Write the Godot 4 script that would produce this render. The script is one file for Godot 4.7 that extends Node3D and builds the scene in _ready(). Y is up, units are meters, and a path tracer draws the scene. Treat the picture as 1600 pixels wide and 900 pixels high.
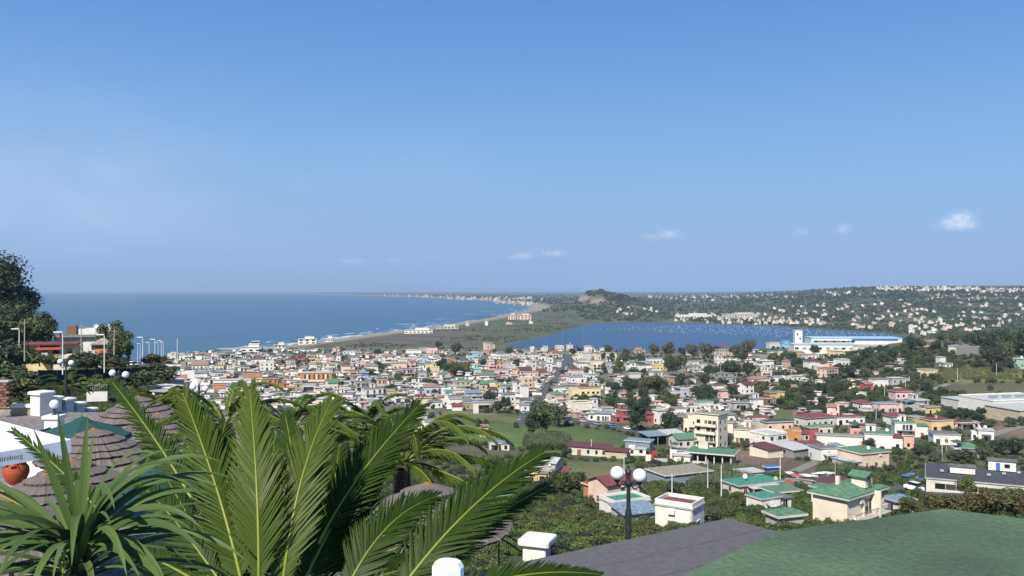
extends Node3D
# A bay, a lagoon and a hillside town seen from a terrace. Metres, y up, the view runs along -z.
const EYE := 72.0            # height of the eye above the sea
const LENS := 1331.0         # focal length in units of a 1600-wide frame
const CURVE := 12740000.0    # twice the earth's radius
const STOREY := 2.9
var rng := RandomNumberGenerator.new()
var mats := {}
var taken := {}
var landmarks := []          # [words, place]
var waiting := []            # things whose label is finished at the end: [node, words, category, group]
var built := []              # [x, z, radius] of what stands on the ground
var built_cells := {}
var sea_line := PackedVector2Array()
var lake_line := PackedVector2Array()
var fields := []             # [polygon, colour]
var roads := []              # [points, half width]
var rough := FastNoiseLite.new()
var fine := FastNoiseLite.new()
var unit_box: Mesh
var tex := {}

func _ready():
	var cam := Camera3D.new()
	cam.name = "camera"
	cam.position = Vector3(0, EYE, 0)
	cam.fov = rad_to_deg(2.0 * atan(450.0 / LENS))
	cam.near = 0.1
	cam.far = 60000.0
	cam.current = true
	add_child(cam)
	var env := Environment.new()
	env.background_mode = Environment.BG_SKY
	var sky := Sky.new()
	var dome := PanoramaSkyMaterial.new()
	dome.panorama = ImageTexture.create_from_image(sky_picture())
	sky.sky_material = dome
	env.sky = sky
	env.tonemap_mode = Environment.TONE_MAPPER_LINEAR
	env.tonemap_exposure = 1.4
	env.fog_enabled = true
	env.fog_density = 0.00007
	env.fog_light_color = Color(0.75, 0.875, 1.0)
	env.sdfgi_enabled = true
	env.ssao_enabled = true
	env.ssil_enabled = true
	var we := WorldEnvironment.new()
	we.name = "world_environment"
	we.environment = env
	add_child(we)
	var sun := DirectionalLight3D.new()
	sun.name = "sun"
	sun.light_energy = 1.6
	sun.light_color = Color(1.0, 0.97, 0.925)
	sun.light_angular_distance = 0.5
	sun.shadow_enabled = true
	add_child(sun)
	var el := deg_to_rad(45.0)
	var az := deg_to_rad(24.0)
	sun.look_at_from_position(Vector3(-sin(az) * cos(el), sin(el), cos(az) * cos(el)) * 100.0, Vector3.ZERO)
	rng.seed = 7
	rough.seed = 11
	rough.frequency = 0.006
	rough.fractal_octaves = 4
	fine.seed = 5
	fine.frequency = 0.035
	fine.fractal_octaves = 3
	unit_box = bevelled_box(0.0)
	textures()
	coasts()
	terrain()
	water()
	mountains()
	crowns()
	streets()
	town()
	hillside()
	headland()
	vegetation()
	terrace()
	near_plants()
	finish_labels()

# ---------------------------------------------------------------- sky
func sky_picture() -> Image:
	var w := 3072
	var h := 1536
	var im := Image.create(w, h, false, Image.FORMAT_RGBAF)
	for y in h:
		var up := 90.0 - (y + 0.5) * 180.0 / h
		im.fill_rect(Rect2i(0, y, w, 1), air(maxf(up, 0.0)) * 0.714)
	# the few small fair-weather clouds low over the horizon, [across, up, half width, half height, strength]
	var n := FastNoiseLite.new()
	n.seed = 3
	n.frequency = 0.35
	n.fractal_octaves = 4
	for c in [[1502, 341, 13, 8, 0.8], [1494, 351, 19, 6, 0.75], [1514, 353, 10, 4, 0.5], [1482, 345, 8, 4, 0.35], [1046, 366, 13, 5, 0.6], [1010, 369, 8, 3, 0.35], [1030, 370, 24, 4, 0.2], [864, 396, 15, 4.5, 0.7], [818, 400, 15, 4.5, 0.6], [800, 402, 20, 3, 0.3], [545, 408, 18, 3.5, 0.45], [560, 409, 14, 3, 0.3], [616, 407, 10, 3.5, 0.5], [1318, 358, 8, 6, 0.45], [1252, 362, 10, 4, 0.3], [435, 409, 12, 5, 0.25], [1065, 408, 60, 8, 0.10], [680, 405, 50, 7, 0.12], [90, 290, 230, 110, 0.13], [40, 340, 300, 60, 0.08], [640, 270, 120, 60, 0.04], [470, 285, 40, 18, 0.06], [1450, 420, 160, 18, 0.06]]:
		var az := rad_to_deg(atan((c[0] - 800.0) / LENS))
		var up := rad_to_deg(atan((450.0 - c[1]) / LENS * cos(deg_to_rad(az))))
		var sx: float = c[2] / LENS * 57.3
		var sy: float = c[3] / LENS * 57.3
		var cx := fposmod(az / 360.0, 1.0) * w
		var px := int(cx)
		var py := int((0.5 - up / 180.0) * h)
		var reach := int(sx * 2.0 * w / 360.0) + 2
		var rise := int(sy * 2.0 * h / 180.0) + 2
		for j in range(-rise, rise + 1):
			for i in range(-reach, reach + 1):
				var dx := (i + px + 0.5 - cx) * 360.0 / w / sx
				var dy := (j + py + 0.5 - (0.5 - up / 180.0) * h) * 180.0 / h / sy
				var r := dx * dx + dy * dy
				if r > 4.0: continue
				var a: float = c[4] * clampf(exp(-r * 1.1) * (0.85 + (1.5 if c[2] < 70 else 0.5) * n.get_noise_2d((px + i) * (1.0 if c[2] < 70 else 0.05), (py + j) * (1.6 if c[2] < 70 else 0.12))), 0.0, 1.0)
				var qx := posmod(px + i, w)
				var was := im.get_pixel(qx, py + j)
				im.set_pixel(qx, py + j, was.lerp(Color(0.80, 0.81, 0.85), minf(a * 1.05, 0.9)))
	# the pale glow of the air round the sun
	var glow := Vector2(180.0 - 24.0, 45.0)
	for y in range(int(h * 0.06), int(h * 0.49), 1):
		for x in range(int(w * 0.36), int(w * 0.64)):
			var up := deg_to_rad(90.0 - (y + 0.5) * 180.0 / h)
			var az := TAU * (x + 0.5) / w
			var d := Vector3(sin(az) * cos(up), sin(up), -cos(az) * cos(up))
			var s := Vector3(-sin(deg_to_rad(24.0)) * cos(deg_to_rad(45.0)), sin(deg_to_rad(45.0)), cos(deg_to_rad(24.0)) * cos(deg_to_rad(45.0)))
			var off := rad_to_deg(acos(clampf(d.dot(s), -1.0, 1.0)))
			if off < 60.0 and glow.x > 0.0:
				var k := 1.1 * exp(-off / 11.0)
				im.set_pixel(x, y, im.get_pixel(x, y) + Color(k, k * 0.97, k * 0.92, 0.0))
	return im

func air(up: float) -> Color:
	var stops := [[0.0, Color8(158, 194, 236)], [3.0, Color8(152, 192, 237)], [6.0, Color8(140, 187, 235)], [10.0, Color8(124, 176, 231)], [15.0, Color8(104, 157, 222)], [20.0, Color8(86, 140, 212)], [40.0, Color8(66, 114, 186)], [90.0, Color8(54, 96, 162)]]
	for i in range(1, stops.size()):
		if up <= stops[i][0]:
			var t: float = (up - stops[i - 1][0]) / (stops[i][0] - stops[i - 1][0])
			var c: Color = stops[i - 1][1].srgb_to_linear().lerp(stops[i][1].srgb_to_linear(), t)
			return c
	return stops[-1][1].srgb_to_linear()

# ---------------------------------------------------------------- small tools
func numbered(called: String) -> String:
	if not taken.has(called):
		taken[called] = 0
		return called
	taken[called] += 1
	return "%s_%03d" % [called, taken[called]]

func thing(called: String, at: Vector3, turn := 0.0) -> Node3D:
	var o := Node3D.new()
	o.name = numbered(called)
	o.position = at
	o.rotation.y = turn
	add_child(o)
	return o

func tag(o: Node, label: String, category: String, group := "") -> Node:
	o.set_meta("label", label)
	o.set_meta("category", category)
	if group != "": o.set_meta("group", group)
	return o

func later(o: Node3D, words: String, category: String, group := ""):
	waiting.append([o, words, category, group])

func mark(words: String, at: Vector3):
	landmarks.append([words, at])

func put(parent: Node, called: String, mesh: Mesh, m: Material, xf := Transform3D.IDENTITY) -> MeshInstance3D:
	var o := MeshInstance3D.new()
	o.name = numbered(called) if parent == self else called
	o.mesh = mesh
	o.material_override = m
	o.transform = xf
	parent.add_child(o, true)
	return o

func block(parent: Node, called: String, m: Material, at: Vector3, size: Vector3, turn := 0.0, tilt := 0.0) -> MeshInstance3D:
	var b := Basis(Vector3.UP, turn) * Basis(Vector3.RIGHT, tilt) * Basis.from_scale(size)
	return put(parent, called, unit_box, m, Transform3D(b, at))

func setting(o: Node, kind := "structure"):
	o.set_meta("kind", kind)

# A collector of faces
class Shape:
	var v := PackedVector3Array()
	var n := PackedVector3Array()
	var c := PackedColorArray()
	var t := PackedVector2Array()
	var ix := PackedInt32Array()
	var ink := Color.WHITE
	func face(a: Vector3, b: Vector3, d: Vector3, out := Vector3.ZERO, ua := Vector2.ZERO, ub := Vector2.ZERO, ud := Vector2.ZERO):
		var f := (d - a).cross(b - a)
		if out != Vector3.ZERO and f.dot(out) < 0.0:
			var k := b
			b = d
			d = k
			var uk := ub
			ub = ud
			ud = uk
			f = -f
		f = f.normalized()
		var s := v.size()
		v.append(a)
		v.append(b)
		v.append(d)
		t.append(ua)
		t.append(ub)
		t.append(ud)
		for k in 3:
			n.append(f)
			c.append(ink)
			ix.append(s + k)
	func quad(a: Vector3, b: Vector3, d: Vector3, e: Vector3, out := Vector3.ZERO):
		face(a, b, d, out, Vector2(0, 0), Vector2(1, 0), Vector2(1, 1))
		face(a, d, e, out, Vector2(0, 0), Vector2(1, 1), Vector2(0, 1))
	func box(at: Vector3, size: Vector3, b := Basis.IDENTITY):
		var x := b.x * size.x * 0.5
		var y := b.y * size.y * 0.5
		var z := b.z * size.z * 0.5
		quad(at - x - y + z, at + x - y + z, at + x + y + z, at - x + y + z, z)
		quad(at - x - y - z, at + x - y - z, at + x + y - z, at - x + y - z, -z)
		quad(at + x - y - z, at + x - y + z, at + x + y + z, at + x + y - z, x)
		quad(at - x - y - z, at - x - y + z, at - x + y + z, at - x + y - z, -x)
		quad(at - x + y - z, at + x + y - z, at + x + y + z, at - x + y + z, y)
		quad(at - x - y - z, at + x - y - z, at + x - y + z, at - x - y + z, -y)
	# a grid of points with smooth normals; rows of equal length
	func sheet(rows: Array, wrap := false, flip := false, uvs := Vector2.ONE):
		var s := v.size()
		var m: int = rows[0].size()
		var k := rows.size()
		for j in k:
			for i in m:
				var p: Vector3 = rows[j][i]
				var a: Vector3 = rows[j][(i + 1) % m if wrap else mini(i + 1, m - 1)] - rows[j][(i - 1 + m) % m if wrap else maxi(i - 1, 0)]
				var b: Vector3 = rows[mini(j + 1, k - 1)][i] - rows[maxi(j - 1, 0)][i]
				var f := a.cross(b).normalized()
				if f == Vector3.ZERO: f = Vector3.UP
				v.append(p)
				n.append(-f if flip else f)
				c.append(ink)
				t.append(Vector2(float(i) / (m if wrap else m - 1), float(j) / (k - 1)) * uvs)
		for j in k - 1:
			for i in (m if wrap else m - 1):
				var a0 := s + j * m + i
				var a1 := s + j * m + (i + 1) % m
				var b0 := a0 + m
				var b1 := a1 + m
				for q in ([a0, a1, b1, a0, b1, b0] if flip else [a0, b1, a1, a0, b0, b1]):
					ix.append(q)
	func lathe(at: Vector3, profile: Array, sides := 12):
		var rows := []
		for p in profile:
			var row := []
			for i in sides:
				var w := TAU * i / sides
				row.append(at + Vector3(cos(w) * p.x, p.y, sin(w) * p.x))
			rows.append(row)
		sheet(rows, true, true)
	func tube(path: Array, radii: Array, sides := 6):
		var rows := []
		for j in path.size():
			var along: Vector3 = (path[mini(j + 1, path.size() - 1)] - path[maxi(j - 1, 0)]).normalized()
			var side := along.cross(Vector3(0.31, 0.9, 0.27)).normalized()
			var other := side.cross(along)
			var row := []
			for i in sides:
				var w := TAU * i / sides
				row.append(path[j] + (side * cos(w) + other * sin(w)) * radii[j])
			rows.append(row)
		sheet(rows, true, true)
	func add(o: Shape, xf: Transform3D):
		var s := v.size()
		for i in o.v.size():
			v.append(xf * o.v[i])
			n.append((xf.basis * o.n[i]).normalized())
			c.append(o.c[i] * ink)
			t.append(o.t[i])
		for i in o.ix: ix.append(s + i)
	func done() -> ArrayMesh:
		var a := []
		a.resize(Mesh.ARRAY_MAX)
		a[Mesh.ARRAY_VERTEX] = v
		a[Mesh.ARRAY_NORMAL] = n
		a[Mesh.ARRAY_COLOR] = c
		a[Mesh.ARRAY_TEX_UV] = t
		a[Mesh.ARRAY_INDEX] = ix
		var m := ArrayMesh.new()
		m.add_surface_from_arrays(Mesh.PRIMITIVE_TRIANGLES, a)
		return m

func bevelled_box(_r: float) -> Mesh:
	var s := Shape.new()
	s.box(Vector3.ZERO, Vector3.ONE)
	return s.done()

# a block whose upper and side edges are softened, for things close by
func soft_block(size: Vector3, r: float) -> Mesh:
	var s := Shape.new()
	var rows := []
	for lv in [[-size.y / 2, 0.0], [size.y / 2 - r, 0.0], [size.y / 2 - r * 0.3, r * 0.3], [size.y / 2, r]]:
		var x: float = size.x / 2 - lv[1]
		var z: float = size.z / 2 - lv[1]
		var row := []
		var q: float = r
		for p in [[-x + q, z], [x - q, z], [x, z - q], [x, -z + q], [x - q, -z], [-x + q, -z], [-x, -z + q], [-x, z - q]]:
			row.append(Vector3(p[0], lv[0], p[1]))
		rows.append(row)
	for j in rows.size() - 1:
		for i in 8:
			var a: Vector3 = rows[j][i]
			var b: Vector3 = rows[j][(i + 1) % 8]
			s.quad(a, b, rows[j + 1][(i + 1) % 8], rows[j + 1][i], (a + b) * Vector3(1, 0, 1) + Vector3(0, 0.01, 0))
	for i in range(1, 7):
		s.face(rows[3][0], rows[3][i], rows[3][i + 1], Vector3.UP)
		s.face(rows[0][0], rows[0][i], rows[0][i + 1], Vector3.DOWN)
	return s.done()

func noise_texture(sd: int, freq: float, lo: Color, hi: Color, octaves := 5, size := 512, kind := FastNoiseLite.TYPE_SIMPLEX_SMOOTH) -> NoiseTexture2D:
	var f := FastNoiseLite.new()
	f.seed = sd
	f.noise_type = kind
	f.frequency = freq
	f.fractal_octaves = octaves
	var t := NoiseTexture2D.new()
	t.width = size
	t.height = size
	t.seamless = true
	t.noise = f
	var g := Gradient.new()
	g.set_color(0, lo)
	g.set_color(1, hi)
	t.color_ramp = g
	return t

func bumps(sd: int, freq: float, strength: float, octaves := 4) -> NoiseTexture2D:
	var t := noise_texture(sd, freq, Color.BLACK, Color.WHITE, octaves)
	t.as_normal_map = true
	t.bump_strength = strength
	t.color_ramp = null
	return t

func textures():
	tex.grime = noise_texture(21, 0.012, Color(0.86, 0.855, 0.84), Color(1, 1, 1), 6)
	tex.mottle = noise_texture(22, 0.02, Color(0.55, 0.57, 0.55), Color(1, 1, 1), 6)
	tex.soil = noise_texture(23, 0.03, Color(0.5, 0.5, 0.46), Color(1, 1, 1), 6)
	tex.grain = noise_texture(24, 0.2, Color(0.7, 0.7, 0.7), Color(1, 1, 1), 3)
	tex.grain_bump = bumps(25, 0.15, 2.0)
	tex.wave = bumps(26, 0.02, 6.0, 5)
	tex.bark = noise_texture(27, 0.05, Color(0.5, 0.47, 0.45), Color(1, 1, 1), 5)
	# reed thatch: fine stalks running down the slope
	var im := Image.create(512, 128, false, Image.FORMAT_RGB8)
	var r := RandomNumberGenerator.new()
	r.seed = 4
	for x in 512:
		var tone := r.randf_range(0.6, 1.0)
		var drift := r.randf_range(-0.15, 0.15)
		for y in 128:
			var k := clampf(tone + drift * y / 128.0 + r.randf_range(-0.06, 0.06), 0.2, 1.0)
			im.set_pixel(x, y, Color(k, k * 0.97, k * 0.95))
	tex.reed = ImageTexture.create_from_image(im)
	var bm: Image = im.duplicate()
	bm.bump_map_to_normal_map(3.0)
	tex.reed_bump = ImageTexture.create_from_image(bm)
	# corrugated sheet
	var co := Image.create(64, 8, false, Image.FORMAT_RGB8)
	for x in 64:
		var k := 0.5 + 0.5 * sin(TAU * x / 16.0)
		co.fill_rect(Rect2i(x, 0, 1, 8), Color(k, k, k))
	co.bump_map_to_normal_map(4.0)
	tex.sheet_bump = ImageTexture.create_from_image(co)

# base colours as they are painted (sRGB)
const PAINT := {
	"white": Color(0.90, 0.89, 0.86), "offwhite": Color(0.82, 0.80, 0.75), "cream": Color(0.90, 0.86, 0.78), "beige": Color(0.76, 0.70, 0.61), "stone": Color(0.66, 0.60, 0.52), "gray": Color(0.56, 0.55, 0.54),
	"lightgray": Color(0.70, 0.70, 0.70), "pink": Color(0.88, 0.73, 0.71), "palepink": Color(0.88, 0.76, 0.73), "salmon": Color(0.84, 0.68, 0.60), "peach": Color(0.88, 0.78, 0.70), "yellow": Color(0.87, 0.77, 0.55),
	"paleyellow": Color(0.89, 0.83, 0.65), "orange": Color(0.76, 0.53, 0.36), "ochre": Color(0.78, 0.66, 0.44), "red": Color(0.64, 0.34, 0.32), "crimson": Color(0.66, 0.36, 0.37), "lavender": Color(0.72, 0.73, 0.80),
	"blue": Color(0.26, 0.42, 0.68), "cyan": Color(0.50, 0.78, 0.90), "paleblue": Color(0.66, 0.78, 0.84), "mint": Color(0.68, 0.83, 0.75), "green": Color(0.45, 0.60, 0.47), "bluegray": Color(0.50, 0.56, 0.62),
	"brown": Color(0.50, 0.38, 0.31), "dark": Color(0.24, 0.24, 0.25), "olive": Color(0.56, 0.54, 0.40), "terracotta": Color(0.66, 0.36, 0.26),
	"greenroof": Color(0.42, 0.60, 0.47), "tealroof": Color(0.33, 0.63, 0.54), "maroonroof": Color(0.47, 0.27, 0.28), "redroof": Color(0.57, 0.31, 0.31), "grayroof": Color(0.52, 0.51, 0.50), "darkroof": Color(0.34, 0.34, 0.36),
	"whiteroof": Color(0.87, 0.87, 0.86), "blueroof": Color(0.58, 0.66, 0.73), "violetroof": Color(0.52, 0.50, 0.58), "beigeroof": Color(0.70, 0.65, 0.58), "orangeroof": Color(0.74, 0.38, 0.26), "paletiles": Color(0.70, 0.56, 0.49), "deepgreenroof": Color(0.29, 0.44, 0.35)}
const SAYS := {"greenroof": "green", "tealroof": "teal", "maroonroof": "maroon", "redroof": "red", "grayroof": "grey", "darkroof": "dark grey", "whiteroof": "white", "blueroof": "pale blue", "violetroof": "mauve-grey", "beigeroof": "beige",
	"orangeroof": "orange", "paletiles": "pale terracotta", "deepgreenroof": "dark green", "offwhite": "off-white", "gray": "grey", "lightgray": "light grey", "palepink": "pale pink", "paleyellow": "pale yellow", "bluegray": "blue-grey", "paleblue": "pale blue", "stone": "stone-coloured", "dark": "dark grey"}

func says(k: String) -> String:
	return SAYS.get(k, k)

func paint(k: String) -> StandardMaterial3D:
	if not mats.has(k):
		var m := StandardMaterial3D.new()
		m.resource_name = k
		m.albedo_color = PAINT[k]
		m.roughness = 0.85
		m.albedo_texture = tex.mottle if k.ends_with("roof") or k == "paletiles" else tex.grime
		m.uv1_triplanar = true
		m.uv1_world_triplanar = true
		m.uv1_scale = Vector3.ONE * (0.11 if k.ends_with("roof") else 0.07)
		mats[k] = m
	return mats[k]

func stuff(k: String, col: Color, roughness := 0.8, more := {}) -> StandardMaterial3D:
	if not mats.has(k):
		var m := StandardMaterial3D.new()
		m.resource_name = k
		m.albedo_color = col
		m.roughness = roughness
		for key in more: m.set(key, more[key])
		mats[k] = m
	return mats[k]

func glass() -> StandardMaterial3D:
	return stuff("window_glass", Color(0.10, 0.12, 0.14), 0.12)

func at(u: float, v: float, d: float) -> Vector3:
	return Vector3((u - 800.0) / LENS * d, EYE - (v - 450.0) / LENS * d, -d)

func smooth(a: float, b: float, x: float) -> float:
	var t := clampf((x - a) / (b - a), 0.0, 1.0)
	return t * t * (3.0 - 2.0 * t)

func profile(stops: Array, x: float) -> float:
	for i in range(1, stops.size()):
		if x <= stops[i][0]:
			var t: float = (x - stops[i - 1][0]) / (stops[i][0] - stops[i - 1][0])
			return lerpf(stops[i - 1][1], stops[i][1], clampf(t, 0.0, 1.0))
	return stops[-1][1]

# ---------------------------------------------------------------- land and water
# where a line of sight meets the level of the sea
func sea_point(u: float, v: float) -> Vector2:
	var k := (v - 450.0) / LENS
	var disc := k * k - 4.0 * EYE / CURVE
	var d := (k - sqrt(maxf(disc, 0.0))) * 0.5 * CURVE
	return Vector2((u - 800.0) / LENS * d, -d)

func coasts():
	for p in [[250, 456.6], [330, 457.5], [470, 459.2], [600, 462.5], [700, 466], [770, 470.5], [812, 475], [829, 479], [826, 483], [808, 488], [780, 494], [740, 501], [700, 507], [650, 514], [600, 520], [560, 525], [520, 530], [470, 537], [430, 542], [380, 547], [330, 549.5], [270, 551]]:
		sea_line.append(sea_point(p[0], p[1]))
	for p in [[-345, -830], [-300, -640], [-300, -450], [-400, -300], [-640, -160], [-900, 40], [-30000, 40], [-30000, -30000], [-9000, -30000]]:
		sea_line.append(Vector2(p[0], p[1]))
	for p in [[786, 541], [812, 534], [846, 527], [880, 518], [905, 510], [935, 504], [1000, 503], [1060, 504], [1120, 506], [1200, 509], [1300, 515.5], [1360, 519], [1408, 524], [1412, 529], [1380, 534], [1300, 538], [1218, 539], [1192, 546], [1100, 548], [1000, 548], [900, 546], [850, 544], [812, 543]]:
		lake_line.append(sea_point(p[0], p[1]))

func inside_by(line: PackedVector2Array, p: Vector2) -> float:    # distance to the edge, negative inside
	var best := INF
	for i in line.size():
		var a := line[i]
		var b := line[(i + 1) % line.size()]
		var ab := b - a
		var t := clampf((p - a).dot(ab) / ab.length_squared(), 0.0, 1.0)
		best = minf(best, p.distance_squared_to(a + ab * t))
	best = sqrt(best)
	return -best if Geometry2D.is_point_in_polygon(p, line) else best

const MIDDLE := [[0, 63.0], [24, 61.0], [60, 52.5], [100, 42.5], [130, 35.0], [165, 29.0], [200, 23.5], [230, 19.0], [260, 15.2], [330, 10.2], [410, 7.4], [520, 5.6], [690, 4.4], [830, 3.4], [980, 2.4], [1100, 2.2], [2000, 5.0], [3000, 7.0], [5000, 11.0], [8000, 8.0], [20000, 5.0]]
const CAPE := [[0, 63.5], [42, 63.5], [60, 60.0], [110, 55.0], [150, 52.8], [165, 53.4], [190, 53.6], [230, 50.7], [280, 47.0], [345, 42.0], [390, 28.0], [460, 14.0], [600, 5.0], [690, 4.4], [830, 3.4], [980, 2.4], [2000, 5.0], [20000, 8.0]]

func bump(x: float, z: float, cx: float, cz: float, rx: float, rz: float) -> float:
	return exp(-pow((x - cx) / rx, 2.0) - pow((z - cz) / rz, 2.0))

var net_deps := PackedFloat32Array()
var net := PackedFloat32Array()
const NET_COLS := 250
# the height of the land as it is meshed
func ground(x: float, z: float) -> float:
	var dep := -z
	if net.is_empty() or dep <= net_deps[0] or dep >= net_deps[-1]: return lie(x, z)
	var fa := (x / dep + 0.95) / 1.9 * (NET_COLS - 1)
	if fa < 0.0 or fa >= NET_COLS - 1: return lie(x, z)
	var j := net_deps.bsearch(dep) - 1
	var i := int(fa)
	var t := (dep - net_deps[j]) / (net_deps[j + 1] - net_deps[j])
	var k := j * NET_COLS + i
	return lerpf(lerpf(net[k], net[k + 1], fa - i), lerpf(net[k + NET_COLS], net[k + NET_COLS + 1], fa - i), t)

func lie(x: float, z: float) -> float:
	var dep := maxf(-z, 1.0)
	var a := x / dep
	var h := profile(MIDDLE, dep)
	if dep < 1000.0:
		var l := 1.0 - smooth(-0.408, -0.345, a)
		if l > 0.0:
			h = lerpf(h, profile(CAPE, dep), l)
			h += 9.0 * (1.0 - smooth(-0.68, -0.59, a)) * exp(-pow((dep - 160.0) / 80.0, 2.0))
	h += 30.0 * bump(x, z, 455, -690, 150, 230)
	h += 4.0 * bump(x, z, 260, -520, 90, 120)
	if dep > 1200.0:
		var ridge := smooth(0.20, 0.47, a) * smooth(1350.0, 3400.0, dep)
		h += 66.0 * ridge * (1.0 + 0.16 * rough.get_noise_2d(x * 0.35, z * 0.35))
		h += 6.0 * smooth(0.02, 0.2, a) * smooth(2300.0, 4200.0, dep)
		h += 47.0 * bump(x, z, 262, -2700, 82, 150) + 31.0 * bump(x, z, 366, -2700, 82, 150) + 24.0 * bump(x, z, 176, -2690, 85, 130)
		h += 10.0 * maxf(0.0, rough.get_noise_2d(x * 0.2, z * 0.2)) * smooth(3500.0, 6000.0, dep)
	if dep > 90.0:
		h += rough.get_noise_2d(x, z) * minf(1.2, (dep - 90.0) * 0.004)
	if dep > 560.0 and x < 700.0:
		var s := inside_by(sea_line, Vector2(x, z))
		if s < 200.0: h = minf(h, clampf(s * 0.05, -6.0, 8.0) if s < 150.0 else lerpf(7.5, 60.0, (s - 150.0) / 50.0))
	if dep > 850.0 and dep < 2100.0 and x < 900.0:
		var s := inside_by(lake_line, Vector2(x, z))
		if s < 120.0: h = minf(h, clampf(s * 0.06, -5.0, 7.0) if s < 100.0 else lerpf(6.0, 60.0, (s - 100.0) / 20.0))
	return h - (x * x + z * z) / CURVE

# where a line of sight meets the land
func site(u: float, v: float) -> Vector3:
	var kx := (u - 800.0) / LENS
	var ky := (v - 450.0) / LENS
	var d := 12.0
	var step := 1.03
	var last := d
	while d < 16000.0:
		if EYE - ky * d <= ground(kx * d, -d):
			break
		last = d
		d *= step
	for i in 9:
		var mid := (last + d) * 0.5
		if EYE - ky * mid <= ground(kx * mid, -mid): d = mid
		else: last = mid
	return Vector3(kx * d, ground(kx * d, -d), -d)

func flat(u: float, v: float) -> Vector2:
	var p := site(u, v)
	return Vector2(p.x, p.z)

func terrain():
	var deps := []
	for i in 34: deps.append(4.0 * pow(80.0 / 4.0, i / 34.0))
	for i in 250: deps.append(80.0 * pow(3200.0 / 80.0, i / 250.0))
	for i in 50: deps.append(3200.0 * pow(26000.0 / 3200.0, i / 49.0))
	var heights := PackedFloat32Array()
	for d in deps:
		for i in NET_COLS:
			var a := lerpf(-0.95, 0.95, float(i) / (NET_COLS - 1))
			heights.append(lie(a * d, -d))
	for d in deps: net_deps.append(d)
	net = heights
	for f in [
		[[[645, 652], [720, 655], [800, 660], [852, 668], [900, 666], [960, 676], [1015, 690], [960, 700], [880, 712], [840, 705], [770, 692], [690, 684], [640, 676]], Color(0.15, 0.235, 0.045)],
		[[[690, 643], [760, 647], [826, 650], [824, 659], [760, 658], [690, 652]], Color(0.25, 0.26, 0.075)],
		[[[880, 722], [960, 722], [1010, 735], [1000, 758], [930, 758], [880, 742]], Color(0.23, 0.24, 0.09)],
		[[[1150, 700], [1180, 697], [1235, 716], [1290, 735], [1330, 742], [1240, 746], [1180, 738], [1120, 728]], Color(0.30, 0.21, 0.15)],
		[[[1462, 582], [1500, 577], [1560, 576], [1600, 583], [1600, 594], [1500, 599], [1462, 594]], Color(0.29, 0.32, 0.10)],
		[[[1490, 598], [1600, 600], [1640, 618], [1530, 622], [1470, 612]], Color(0.18, 0.17, 0.075)],
		[[[1210, 640], [1245, 640], [1250, 662], [1205, 662]], Color(0.19, 0.25, 0.07)],
		[[[1540, 668], [1640, 662], [1640, 690], [1560, 684]], Color(0.33, 0.23, 0.16)],
		[[[560, 526], [640, 517], [720, 510], [740, 520], [690, 532], [600, 540], [520, 545]], Color(0.19, 0.16, 0.11)],
		[[[775, 500], [850, 498], [872, 512], [840, 528], [786, 540], [740, 540], [750, 520]], Color(0.15, 0.165, 0.065)]]:
		var poly := PackedVector2Array()
		for p in f[0]: poly.append(flat(p[0], p[1]))
		fields.append([poly, f[1]])
	var cols := NET_COLS
	var s := Shape.new()
	var rows := []
	for j in deps.size():
		var d: float = deps[j]
		var row := []
		for i in cols: row.append(Vector3(lerpf(-0.95, 0.95, float(i) / (cols - 1)) * d, heights[j * cols + i], -d))
		rows.append(row)
	s.sheet(rows)
	for i in s.v.size(): s.c[i] = soil(s.v[i])
	var m := stuff("earth", Color.WHITE, 0.95, {"vertex_color_use_as_albedo": true, "albedo_texture": tex.soil, "uv1_triplanar": true, "uv1_world_triplanar": true, "uv1_scale": Vector3.ONE * 0.05})
	setting(put(self, "ground", s.done(), m))

func quarried(p: Vector3) -> bool:
	return p.y > 29.0 + 5.0 * fine.get_noise_2d(p.x, 7.0) and p.y < 45.0 + 4.0 * fine.get_noise_2d(p.x * 1.5, 90.0) and -p.z > 2480.0 and -p.z < 2740.0 and p.x > 200.0 and p.x < 276.0

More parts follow.
